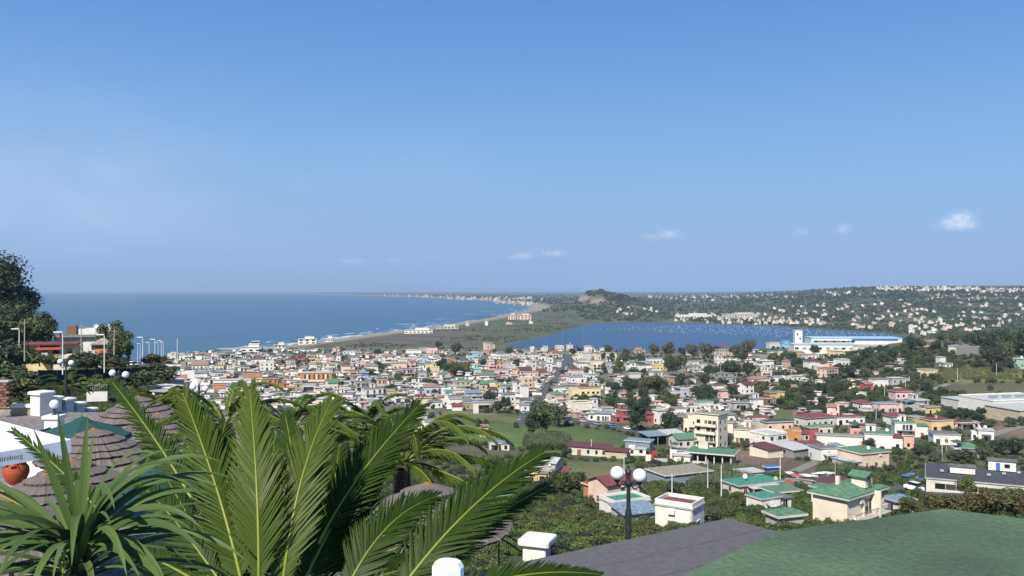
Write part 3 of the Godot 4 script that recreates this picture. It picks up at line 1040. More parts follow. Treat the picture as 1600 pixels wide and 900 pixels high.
	if "d" in flags or (not "n" in flags and rng.randf() < 0.3):
		put(o, "dish", dish_mesh(), paint("white"), Transform3D(Basis(Vector3.UP, rng.randf_range(-0.6, 0.4)), Vector3(rng.randf_range(-0.4, 0.4) * w, top, rng.randf_range(-0.2, 0.4) * dp)))
	if "c" in flags or (not "n" in flags and rng.randf() < 0.5):
		block(o, "chimney", wm if rng.randf() < 0.6 else paint("terracotta"), Vector3(rng.randf_range(-0.4, 0.4) * w, top + 0.5, rng.randf_range(-0.4, 0.3) * dp), Vector3(0.6, 1.2, 0.6))
	if not pitched and not "n" in flags and rng.randf() < 0.55:
		put(o, "aerial", aerial_mesh(), paint("gray"), Transform3D(Basis(Vector3.UP, rng.randf() * 3.0), Vector3(rng.randf_range(-0.4, 0.4) * w, top, rng.randf_range(-0.4, 0.2) * dp)))
	if "p" in flags:
		var px := w * rng.randf_range(0.5, 0.8)
		block(o, "porch_roof", paint("whiteroof") if rng.randf() < 0.5 else paint("grayroof"), Vector3(0, 2.7, dp / 2 + 1.3), Vector3(px, 0.14, 2.6), 0.0, 0.08)
		for x in [-px / 2 + 0.2, px / 2 - 0.2]: block(o, "post", trim, Vector3(x, 1.2, dp / 2 + 2.3), Vector3(0.22, 2.6, 0.22))
	if "a" in flags:
		block(o, "awning", paint("crimson") if roof == "redroof" else paint("whiteroof"), Vector3(0, high - 0.9, dp / 2 + 0.8), Vector3(w * 0.6, 0.08, 1.7), 0.0, 0.32)
	var kind := "apartment block" if floors >= 4.0 else "house"
	if words != "":
		tag(o, words, "building")
	else:
		var tall: String = "one-storey" if floors < 1.8 else "two-storey" if floors < 2.8 else "three-storey" if floors < 3.8 else "tall"
		if plain: later(o, "low %s windowless shed with %s roof" % [says(wall), says(roof)], "shed", "sheds of the town")
		else: later(o, "%s %s %s with %s %sroof" % [tall, says(wall), kind, says(roof), "gabled " if "g" in flags else "hipped " if "h" in flags else ""], "house", "houses of the town")
	return o

var tank_: Mesh
func frame_for(_close: bool) -> Material:
	return paint("offwhite") if rng.randf() < 0.6 else paint("brown")

func tank_mesh() -> Mesh:
	if tank_ == null:
		var s := Shape.new()
		s.lathe(Vector3.ZERO, [Vector2(0, 0), Vector2(0.6, 0.0), Vector2(0.62, 0.2), Vector2(0.62, 1.2), Vector2(0.4, 1.4), Vector2(0, 1.45)], 10)
		tank_ = s.done()
	return tank_
var dish_: Mesh
func dish_mesh() -> Mesh:
	if dish_ == null:
		var s := Shape.new()
		s.tube([Vector3.ZERO, Vector3(0, 0.9, 0)], [0.05, 0.05], 5)
		var rows := []
		for j in 4:
			var r := 0.62 * j / 3.0 + 0.01
			var row := []
			for i in 10: row.append(Vector3(cos(TAU * i / 10.0) * r, 1.2 + sin(TAU * i / 10.0) * r * 0.95, 0.1 + r * r * 0.4 + sin(TAU * i / 10.0) * r * -0.25))
			rows.append(row)
		s.sheet(rows, true)
		dish_ = s.done()
	return dish_
var aerial_: Mesh
func aerial_mesh() -> Mesh:
	if aerial_ == null:
		var s := Shape.new()
		s.box(Vector3(0, 1.3, 0), Vector3(0.05, 2.6, 0.05))
		s.box(Vector3(0, 2.4, 0.2), Vector3(0.04, 0.04, 1.4))
		for i in 6: s.box(Vector3(0, 2.4, -0.4 + i * 0.22), Vector3(0.7 - i * 0.05, 0.03, 0.03))
		aerial_ = s.done()
	return aerial_
func rail_mesh(w: float, d: float, solid: bool) -> Mesh:
	var s := Shape.new()
	if solid:
		s.box(Vector3(0, 0.5, d - 0.06), Vector3(w, 1.0, 0.12))
		for x in [-w / 2 + 0.06, w / 2 - 0.06]: s.box(Vector3(x, 0.5, d / 2 - 0.06), Vector3(0.12, 1.0, d - 0.12))
	else:
		s.box(Vector3(0, 1.0, d - 0.05), Vector3(w, 0.07, 0.07))
		var n := int(w / 0.35)
		for i in n + 1: s.box(Vector3(-w / 2 + w * i / maxf(n, 1), 0.5, d - 0.05), Vector3(0.05, 1.0, 0.05))
		for x in [-w / 2 + 0.05, w / 2 - 0.05]: s.box(Vector3(x, 1.0, d / 2), Vector3(0.07, 0.07, d))
	return s.done()

# ---------------------------------------------------------------- streets, vehicles, posts
func road(called: String, pts: Array, wide: float, m: Material, lift := 0.14) -> Array:
	var world := []
	for p in pts: world.append(site(p[0], p[1]))
	var line := []
	for i in world.size() - 1:
		var n := maxi(2, int(world[i].distance_to(world[i + 1]) / 6.0))
		for k in n: line.append(world[i].lerp(world[i + 1], float(k) / n))
	line.append(world[-1])
	var rows := []
	for i in line.size():
		var along: Vector3 = line[mini(i + 1, line.size() - 1)] - line[maxi(i - 1, 0)]
		var side := Vector3(along.z, 0, -along.x).normalized() * -1.0
		var row := []
		for k in 4:
			var q: Vector3 = line[i] + side * wide * (k / 3.0 - 0.5)
			row.append(Vector3(q.x, maxf(ground(q.x, q.z), ground(line[i].x, line[i].z) - 0.1) + lift, q.z))
		rows.append(row)
		stood(line[i].x, line[i].z, wide * 0.5)
	var s := Shape.new()
	s.sheet(rows)
	setting(put(self, called, s.done(), m))
	return line

func asphalt() -> Material:
	return stuff("asphalt", Color(0.40, 0.40, 0.41), 0.9, {"albedo_texture": tex.mottle, "uv1_triplanar": true, "uv1_world_triplanar": true, "uv1_scale": Vector3.ONE * 0.15})
func concrete() -> Material:
	return stuff("concrete", Color(0.64, 0.61, 0.57), 0.9, {"albedo_texture": tex.mottle, "uv1_triplanar": true, "uv1_world_triplanar": true, "uv1_scale": Vector3.ONE * 0.2})

var car_body: Mesh
var car_glass: Mesh
var car_wheel: Mesh
func car(p: Vector3, turn: float, k: String, words: String, van := false) -> Node3D:
	if car_body == null:
		var s := Shape.new()
		var rows := []
		for q in [[-2.1, 0.35, 0.62, 0.78], [-2.0, 0.3, 0.8, 0.84], [-1.2, 0.28, 0.92, 0.86], [1.3, 0.28, 0.95, 0.86], [2.0, 0.3, 0.85, 0.84], [2.15, 0.38, 0.7, 0.78]]:
			rows.append([Vector3(-q[3], q[1], q[0]), Vector3(-q[3], q[2], q[0]), Vector3(0, q[2] + 0.04, q[0]), Vector3(q[3], q[2], q[0]), Vector3(q[3], q[1], q[0])])
		s.sheet(rows, false, true)
		for e in [0, 5]:
			for i in range(1, 4): s.face(rows[e][0], rows[e][i], rows[e][i + 1], Vector3(0, 0, -1 if e == 0 else 1))
		s.box(Vector3(0, 1.43, 0.25), Vector3(1.3, 0.06, 1.9))
		car_body = s.done()
		var g := Shape.new()
		var a := [Vector3(-0.8, 0.9, -1.1), Vector3(0.8, 0.9, -1.1), Vector3(0.8, 0.9, 1.75), Vector3(-0.8, 0.9, 1.75)]
		var b := [Vector3(-0.65, 1.41, -0.6), Vector3(0.65, 1.41, -0.6), Vector3(0.65, 1.41, 1.2), Vector3(-0.65, 1.41, 1.2)]
		for i in 4: g.quad(a[i], a[(i + 1) % 4], b[(i + 1) % 4], b[i], (a[i] + a[(i + 1) % 4]) * Vector3(1, 0, 1) + Vector3(0, 0.1, 0))
		car_glass = g.done()
		var c := Shape.new()
		c.lathe(Vector3(0, -0.1, 0), [Vector2(0, 0), Vector2(0.3, 0), Vector2(0.32, 0.05), Vector2(0.32, 0.16), Vector2(0.3, 0.2), Vector2(0, 0.2)], 12)
		car_wheel = c.done()
	var o := thing("van" if van else "car", p, turn)
	var f := Vector3(1.05, 1.55, 1.15) if van else Vector3.ONE
	put(o, "body", car_body, stuff("car_" + k, PAINT[k], 0.25, {"clearcoat_enabled": true, "clearcoat": 0.6}), Transform3D(Basis.from_scale(f), Vector3.ZERO))
	put(o, "windows", car_glass, glass(), Transform3D(Basis.from_scale(f), Vector3.ZERO))
	for x in [-0.78, 0.78]:
		for z in [-1.35, 1.35]:
			put(o, "wheel", car_wheel, stuff("tyre", Color(0.06, 0.06, 0.06), 0.8), Transform3D(Basis(Vector3.BACK, PI / 2), Vector3(x * f.x, 0.32, z * f.z)))
	if words == "": later(o, "parked " + says(k) + (" van" if van else " car"), "van" if van else "car", "cars along the streets")
	else: tag(o, words, "van" if van else "car")
	return o

func streets():
	var main := road("main_street", [[822, 662], [833, 641], [846, 622], [860, 603], [872, 585], [883, 568], [893, 556]], 11.0, asphalt())
	var low := road("side_street", [[828, 654], [866, 651], [905, 657], [950, 666], [1000, 678], [1030, 684]], 6.5, asphalt())
	road("coast_track", [[739, 541], [752, 529], [765, 517], [779, 505], [792, 499]], 4.0, asphalt())
	road("farm_lane", [[1196, 742], [1240, 738], [1262, 728], [1290, 716]], 4.0, concrete())
	road("hill_lane", [[1386, 634], [1420, 620], [1450, 611], [1482, 600]], 4.5, concrete())
	road("orchard_lane", [[1655, 655], [1590, 668], [1555, 678], [1520, 690]], 5.0, concrete())
	road("depot_yard", [[1402, 770], [1440, 766], [1500, 778], [1560, 792]], 14.0, asphalt())
	road("boat_yard", [[1222, 756], [1250, 757], [1290, 759], [1330, 764]], 16.0, concrete())
	mark("the main street", main[main.size() / 2])
	mark("the field-side street", low[low.size() / 2])
	# parked nose to tail down both kerbs
	var tones := ["white", "lightgray", "gray", "dark", "white", "blue", "crimson", "bluegray"]
	rng.seed = 77
	var k := 2
	while k < main.size() - 1:
		var a: Vector3 = main[k]
		var along: Vector3 = (main[k + 1] - main[k - 1]).normalized()
		var side := Vector3(along.z, 0, -along.x).normalized()
		for s in [-1.0, 1.0]:
			if rng.randf() < 0.7:
				var q: Vector3 = a + side * s * 4.0
				q.y = ground(q.x, q.z) + 0.16
				car(q, atan2(along.x, along.z), tones[rng.randi() % 8], "", rng.randf() < 0.15)
		k += 2
	for i in 9:
		var a: Vector3 = low[3 + i * (low.size() - 6) / 9]
		var along: Vector3 = (low[4 + i * (low.size() - 6) / 9] - a).normalized()
		var q: Vector3 = a + Vector3(along.z, 0, -along.x).normalized() * (-1.8 if i % 2 else 1.9)
		q.y = ground(q.x, q.z) + 0.16
		if i != 4: car(q, atan2(along.x, along.z), tones[(i * 3) % 8], "")

func pole(u: float, v: float, tall: float, words: String, wooden := false, arm := false, r := 0.13):
	var p := site(u, v)
	post_at(p, tall, words, wooden, arm, r)

func post_at(p: Vector3, tall: float, words: String, wooden := false, arm := false, r := 0.13):
	if tall > 12.0: r = 0.075
	var o := thing("street_lamp" if arm else "utility_pole", p)
	var s := Shape.new()
	s.tube([Vector3(0, -1.0, 0), Vector3(0, tall * 0.5, 0), Vector3(0, tall, 0)], [r, r * 0.8, r * 0.6], 8)
	put(o, "post", s.done(), stuff("pole_wood", Color(0.62, 0.58, 0.53), 0.9) if wooden else paint("gray") if tall > 12.0 else stuff("pole_paint", Color(0.86, 0.86, 0.85), 0.5))
	if arm:
		var hd := Shape.new()
		hd.box(Vector3(-0.75, tall + 0.02, 0), Vector3(1.5, 0.16, 0.34))
		put(o, "lamp_head", hd.done(), stuff("lamp_head_paint", Color(0.9, 0.9, 0.9), 0.4))
	else:
		block(o, "crossarm", paint("gray"), Vector3(0, tall - 0.6, 0), Vector3(1.3, 0.1, 0.1))
	if words == "": later(o, ("white street lamp" if arm else "wooden utility pole" if wooden else "pale concrete utility pole"), "street lamp" if arm else "pole", "posts and poles")
	else: tag(o, words, "street lamp" if arm else "pole")

# ---------------------------------------------------------------- the town, read off row by row from the lagoon to the foot of the slope
func hero(o: Node3D, words: String):
	mark(words, o.position)

func town():
	rng.seed = 101
	town_landmarks()
	town_left()
	town_middle()
	town_right()
	town_near()

func town_landmarks():
	hero(school(), "the orange school")
	hero(h(755, 774, 549, 3.2, "peach", "beigeroof", 30, "n", 0.7, "tall pale peach tower block standing alone before the lagoon tip"), "the peach tower block")
	hero(h(888, 938, 626, 2.6, "paleyellow", "redroof", 12, "bsk", 0.5, "pale yellow block with deep balconies and red roof beside the main street"), "the pale yellow block")
	hero(h(1084, 1138, 702, 4.6, "cream", "beigeroof", -38, "bskdf", 0.9, "five-storey cream apartment block with balconies and a rooftop penthouse"), "the cream apartment block")
	hero(h(955, 984, 661, 2.0, "crimson", "grayroof", 16, "b", 0.8, "crimson house with white balcony on the field-side street"), "the crimson house")
	hero(h(1085, 1124, 642, 1.6, "offwhite", "tealroof", 12, "n", 0.6, "off-white house under a teal strip roof behind the apartments"), "the teal-strip house")
	hero(h(729, 752, 563, 2.4, "paleblue", "whiteroof", 24, "bn", 0.7, "pale blue-white house with a corner turret and two rows of balconies"), "the turreted blue-white house")
	hero(h(1119, 1146, 556, 2.0, "beige", "beigeroof", 8, "n", 0.6, "long beige house with a row of dark windows among lakeside trees"), "the beige lakeside house")
	hero(h(1277, 1309, 590, 2.2, "peach", "orangeroof", 26, "b", 0.7, "peach-orange house with rounded balconies in the dark orchard"), "the peach orchard house")
	hero(h(1496, 1530, 557, 2.2, "gray", "grayroof", 20, "nxt", 0.7, "bare grey concrete house on the wooded slope"), "the bare concrete house")
	hero(h(1242, 1302, 668, 1.5, "offwhite", "redroof", 20, "hn", 0.55, "long low house under a broad red hipped roof"), "the red hipped roof")
	hero(h(886, 982, 715, 1.1, "offwhite", "maroonroof", -22, "mn", 0.28, "long low farm shed with a maroon roof beside the field"), "the maroon farm shed")
	hero(h(1394, 1448, 684, 2.0, "white", "greenroof", -14, "bs", 0.6, "white house with two long balconies under a green flat roof"), "the green-roofed balcony house")
	var f := site(900, 700)
	mark("the green field", f)

func school() -> Node3D:
	var o := h(469, 520, 597, 2.2, "orange", "whiteroof", 8, "nx", 0.35, "long orange school with a white roof and a row of tall white windows")
	var w := 51.0 * -o.position.z / LENS / 1.1
	for i in 11:
		if i == 3 or i == 7: continue
		block(o, "window", paint("white") if i % 2 else glass(), Vector3(-w * 0.36 + i * w * 0.075, 3.6, depot_front), Vector3(w * 0.045, 3.4, 0.14))
	block(o, "base_band", paint("cream"), Vector3(w * 0.02, 0.7, depot_front), Vector3(w * 0.85, 1.2, 0.2))
	return o

func town_left():
	h(261, 277, 561, 2, "offwhite", "grayroof", 15, "t")
	h(280, 304, 562, 2, "white", "deepgreenroof", 12, "b")
	h(306, 322, 562, 1.5, "white", "redroof", 10, "h")
	h(328, 349, 566, 2, "white", "whiteroof", 20, "bst")
	h(299, 328, 577, 1.2, "white", "paletiles", 14, "g")
	h(331, 352, 579, 1.4, "paleyellow", "grayroof", 10)
	h(301, 326, 594, 1.8, "white", "blueroof", 22, "nm")
	h(326, 350, 590, 1.4, "offwhite", "blueroof", 14, "m")
	h(349, 367, 589, 1.0, "palepink", "maroonroof", 10, "n")
	h(353, 368, 586, 1.5, "white", "whiteroof", 16, "d")
	h(370, 392, 570, 1.6, "white", "grayroof", 18, "p")
	h(362, 369, 578, 2, "beige", "beigeroof", 12, "x")
	h(392, 416, 568, 1.3, "white", "redroof", 12, "n")
	h(403, 430, 579, 2.2, "white", "whiteroof", 20, "tk")
	h(335, 398, 603, 1.3, "white", "whiteroof", 6, "nx", 0.3)
	h(334, 372, 607, 0.9, "orange", "redroof", 6, "nx", 0.4)
	h(355, 414, 612, 1.2, "white", "blueroof", 8, "mn", 0.4)
	h(378, 411, 596, 1.9, "orange", "deepgreenroof", 14, "n", 0.6)
	h(408, 447, 607, 2.2, "orange", "deepgreenroof", 18, "n", 0.7)
	h(425, 448, 622, 1.1, "gray", "greenroof", 10, "n")
	h(464, 479, 567, 2, "crimson", "maroonroof", 12, "b")
	h(479.5, 499, 566, 2, "yellow", "beigeroof", 10, "b")
	h(438, 464, 569, 1.2, "palepink", "maroonroof", 8, "n")
	h(447, 464, 577, 1.3, "cream", "grayroof", 12)
	h(482, 494, 575, 1.2, "white", "whiteroof", 20, "xn")
	h(508, 522, 566, 2, "palepink", "maroonroof", 14)
	h(522, 533, 564, 1.7, "white", "maroonroof", 12)
	h(496, 527, 580, 2, "cream", "beigeroof", 16, "b", 0.5)
	h(439, 466, 588, 1.3, "cream", "paletiles", 10, "n", 0.4)
	h(531, 556, 582, 1.8, "cream", "redroof", 18, "b")
	h(543, 560, 588, 1.3, "yellow", "redroof", 14, "ba")
	h(561, 577, 589, 1.1, "blue", "blueroof", 8, "nx")
	h(507, 535, 610, 1.7, "cream", "greenroof", 24, "n")
	h(535, 545, 605, 0.9, "offwhite", "tealroof", 10, "nx")
	h(455, 472, 614, 2, "stone", "grayroof", 16, "n")
	h(470, 496, 610, 1.5, "lightgray", "darkroof", 12, "p")
	h(545, 581, 612, 2, "lightgray", "grayroof", 16, "bk", 0.6)
	h(563, 600, 624, 2, "white", "grayroof", 24, "bd", 0.7)
	h(527, 564, 627, 1.4, "white", "grayroof", 10, "b", 0.5)
	h(522, 541, 632, 0.9, "white", "redroof", 10, "mn")
	h(492, 514, 634, 1.3, "cream", "whiteroof", 14, "n")
	h(490, 497, 549, 1, "white", "whiteroof", 5, "nx")
	h(501, 507, 549, 0.8, "offwhite", "beigeroof", 5, "nx")
	h(519, 531, 549, 1, "white", "paletiles", 12, "g")
	h(536, 554, 554, 1, "white", "whiteroof", 6, "n")
	h(547, 562, 566, 1.6, "offwhite", "grayroof", 15, "b")
	h(557, 573, 574, 1.6, "palepink", "whiteroof", 18, "t")
	h(565, 592, 582, 1.7, "white", "paletiles", 16, "b")
	h(574, 593, 637, 1.2, "cream", "blueroof", 14, "n")
	h(447, 457, 562, 1.2, "offwhite", "tealroof", 10, "n")
	h(466, 482, 581, 1.0, "gray", "grayroof", 8, "n")

func town_middle():
	h(634, 659, 552, 1.2, "white", "whiteroof", 4, "nx", 0.4)
	h(665, 694, 552, 1.5, "palepink", "whiteroof", 10, "nt", 0.5)
	h(652, 667, 549, 1.2, "lightgray", "blueroof", 8, "n")
	h(595, 619, 567, 2, "white", "palepinkroof" if false else "paletiles", 20, "bn")
	h(623, 653, 575, 2.6, "offwhite", "whiteroof", 12, "b", 0.6)
	h(637, 653, 576, 2.1, "pink", "paletiles", 22, "b")
	h(654, 670, 567, 1.6, "paleblue", "violetroof", 10, "n")
	h(610, 637, 577, 1.8, "peach", "beigeroof", 14, "c")
	h(612, 649, 590, 2, "palepink", "violetroof", 24, "b", 0.6)
	h(648, 663, 578, 1.4, "white", "greenroof", 14)
	h(661, 680, 578, 1.8, "paleyellow", "greenroof", 18, "n")
	h(673, 687, 584, 1.7, "paleyellow", "beigeroof", 20, "t")
	h(652, 673, 591, 1.6, "lightgray", "deepgreenroof", 14, "b")
	h(681, 699, 592, 1.3, "white", "greenroof", 10, "p")
	h(698, 713, 588, 1.2, "salmon", "maroonroof", 12, "g")
	h(592, 607, 594, 1.3, "lightgray", "whiteroof", 12, "n")
	h(587, 607, 607, 2, "salmon", "maroonroof", 12, "b")
	h(578, 588, 602, 2, "white", "whiteroof", 18, "n")
	h(602, 624, 621, 1.4, "beige", "beigeroof", 14, "n")
	h(638, 653, 616, 1.1, "white", "maroonroof", 10)
	h(650, 686, 617, 1.7, "lavender", "paletiles", 10, "n", 0.6)
	h(661, 685, 623, 0.9, "yellow", "beigeroof", 8, "n", 0.4)
	h(697, 736, 611, 2, "beige", "greenroof", 14, "bk", 0.6)
	h(688, 707, 621, 1.0, "white", "tealroof", 12, "n")
	h(707, 724, 619, 1.2, "white", "whiteroof", 14, "nx")
	h(649, 673, 625, 0.9, "white", "redroof", 10, "n", 0.4)
	h(656, 684, 631, 1.2, "yellow", "grayroof", 14, "n", 0.6)
	h(660, 692, 638, 1.2, "white", "greenroof", 18, "n", 0.7)
	h(684, 694, 630, 1.3, "salmon", "paletiles", 14, "n")
	h(687, 723, 635, 1.8, "white", "grayroof", 12, "b", 0.6)
	h(705, 723, 642, 0.9, "white", "redroof", 10, "n")
	h(701, 713, 571, 1.8, "orange", "orangeroof", 15)
	h(751, 769, 554, 1.2, "salmon", "paletiles", 10, "n")
	h(766, 797, 559, 1.3, "white", "grayroof", 8, "n", 0.4)
	h(797, 816, 559, 1.4, "offwhite", "grayroof", 12)
	h(816, 842, 561, 1.5, "white", "paletiles", 12, "n", 0.5)
	h(828, 835, 549, 1.8, "white", "whiteroof", 14, "n")
	h(848, 856, 547, 1.5, "cream", "whiteroof", 14, "n")
	h(776, 796, 567, 1.7, "ochre", "beigeroof", 14, "n")
	h(760, 778, 578, 2.5, "pink", "whiteroof", 14, "b", 0.7)
	h(777, 788, 577, 2, "salmon", "paletiles", 20, "n")
	h(786, 798, 572, 1.3, "lightgray", "grayroof", 10)
	h(788, 806, 580, 1.5, "offwhite", "beigeroof", 16, "t")
	h(740, 753, 580, 1.4, "offwhite", "tealroof", 16, "h")
	h(736, 757, 585, 1.5, "mint", "whiteroof", 18, "s")
	h(737, 771, 593, 1.2, "peach", "greenroof", 6, "n", 0.4)
	h(772, 795, 589, 1.9, "pink", "violetroof", 18, "bn")
	h(770, 784, 593, 0.9, "crimson", "redroof", 10, "nx")
	h(783, 794, 594, 1.2, "white", "whiteroof", 20, "nx")
	h(800, 809, 586, 1.6, "yellow", "beigeroof", 14, "n")
	h(811, 830, 580, 2.4, "white", "whiteroof", 18, "bt")
	h(827, 838, 581, 3, "offwhite", "whiteroof", 20, "n")
	h(808, 831, 586, 1.3, "palepink", "maroonroof", 12, "g")
	h(840, 852, 582, 2, "offwhite", "grayroof", 16, "b")
	h(850, 863, 581, 2.4, "white", "whiteroof", 22, "n")
	h(838, 859, 588, 1.3, "green", "redroof", 12, "n")
	h(817, 841, 589, 1.3, "peach", "greenroof", 10, "n", 0.5)
	h(811, 841, 606, 2, "peach", "beigeroof", 24, "nt", 0.6)
	h(801, 814, 618, 3, "white", "redroof", 26, "n", 0.8)
	h(813, 826, 621, 2.4, "white", "grayroof", 20, "nx")
	h(740, 762, 609, 1.3, "beige", "greenroof", 12, "n")
	h(762, 776, 608, 1.7, "paleyellow", "tealroof", 14, "n")
	h(773, 783, 608, 1.3, "yellow", "beigeroof", 14, "n")
	h(781, 801, 611, 1.3, "lightgray", "greenroof", 12, "p")
	h(714, 727, 615, 1.1, "white", "tealroof", 10, "n")
	h(725, 760, 623, 1.1, "offwhite", "blueroof", 12, "mn", 0.6)
	h(762, 780, 619, 1.4, "offwhite", "maroonroof", 12, "gp")
	h(700, 749, 635, 1.4, "white", "grayroof", 10, "bn", 0.5)
	h(721, 776, 640, 1.3, "stone", "violetroof", 14, "pn", 0.5)
	h(739, 748, 646, 2, "white", "whiteroof", 20, "nx")
	h(778, 812, 637, 2.6, "white", "grayroof", 26, "sdk", 0.7)
	h(811, 827, 643, 1.1, "white", "blueroof", 12, "n")
	h(656, 681, 672, 1.3, "white", "blueroof", 14, "n", 0.7)
	h(640, 668, 661, 1.4, "offwhite", "whiteroof", 12, "p")
	h(634, 656, 684, 2, "white", "whiteroof", 12, "b")
	h(749, 763, 683, 1.6, "palepink", "paletiles", 20, "n")
	h(765, 804, 704, 0.9, "offwhite", "blueroof", -20, "pn", 0.6)
	# along and across the main street
	h(845, 856, 549, 1.4, "white", "whiteroof", 14, "n")
	h(867, 881, 548, 1.7, "offwhite", "whiteroof", 14, "t")
	h(885, 895, 548, 2.2, "cream", "beigeroof", 16)
	h(913, 929, 549, 1.9, "white", "whiteroof", 20, "b")
	h(937, 944, 548, 1, "white", "whiteroof", 10, "nx")
	h(848, 859, 557, 1.3, "offwhite", "orangeroof", 12, "h")
	h(859, 878, 558, 1.5, "offwhite", "orangeroof", 14, "g")
	h(842, 853, 564, 1.5, "white", "grayroof", 14, "n")
	h(853, 869, 571, 2, "white", "grayroof", 16, "bt")
	h(870, 877, 574, 1.8, "white", "whiteroof", 26, "nx")
	h(894, 912, 563, 1.8, "cream", "beigeroof", 14, "t")
	h(895, 918, 571, 1.6, "cream", "olive", 10, "n", 0.5)
	h(900, 918, 577, 1.7, "white", "grayroof", 14, "b")
	h(911, 924, 566, 2.9, "offwhite", "whiteroof", 18, "nx")
	h(925, 963, 561, 1.9, "peach", "beigeroof", 12, "n", 0.5)
	h(950, 962, 567, 1.4, "yellow", "beigeroof", 14, "n")
	h(922, 943, 580, 2.9, "cream", "paletiles", 14, "b", 0.7)
	h(942, 961, 575, 1.6, "lightgray", "grayroof", 12, "b")
	h(940, 958, 583, 1.1, "lightgray", "blue", 10, "nx")
	h(962, 978, 577, 1.9, "offwhite", "grayroof", 14, "b")
	h(976, 993, 579, 2.2, "white", "greenroof", 16, "b")
	h(882, 908, 589, 1.9, "palepink", "maroonroof", 16, "n", 0.6)
	h(907, 916, 587, 1.7, "cream", "beigeroof", 18, "n")
	h(912, 934, 600, 2.3, "white", "whiteroof", 26, "s", 0.8)
	h(886, 913, 598, 1.4, "white", "blueroof", 14, "n")
	h(873, 884, 601, 1, "white", "maroonroof", 12, "n")
	h(877, 886, 596, 1.4, "palepink", "paletiles", 18, "n")
	h(982, 1001, 591, 1.2, "offwhite", "whiteroof", 10, "nx", 0.5)
	h(865, 902, 612, 1.4, "gray", "violetroof", 12, "n", 0.5)
	h(862, 883, 615, 1.3, "white", "grayroof", 10, "b")
	h(854, 880, 626, 1.3, "salmon", "greenroof", 24, "n", 0.7)
	h(916, 936, 605, 1.2, "offwhite", "blueroof", 10, "m")
	h(944, 972, 605, 0.8, "white", "whiteroof", -10, "nx", 0.4)
	h(887, 925, 647, 1.8, "cream", "grayroof", 18, "tn", 0.6)
	h(921, 934, 641, 2, "white", "lightgray", 20, "n")
	h(918, 957, 658, 1.2, "white", "blueroof", -14, "mb", 0.5)
	h(941, 957, 649, 1.3, "beige", "beigeroof", 14, "n")

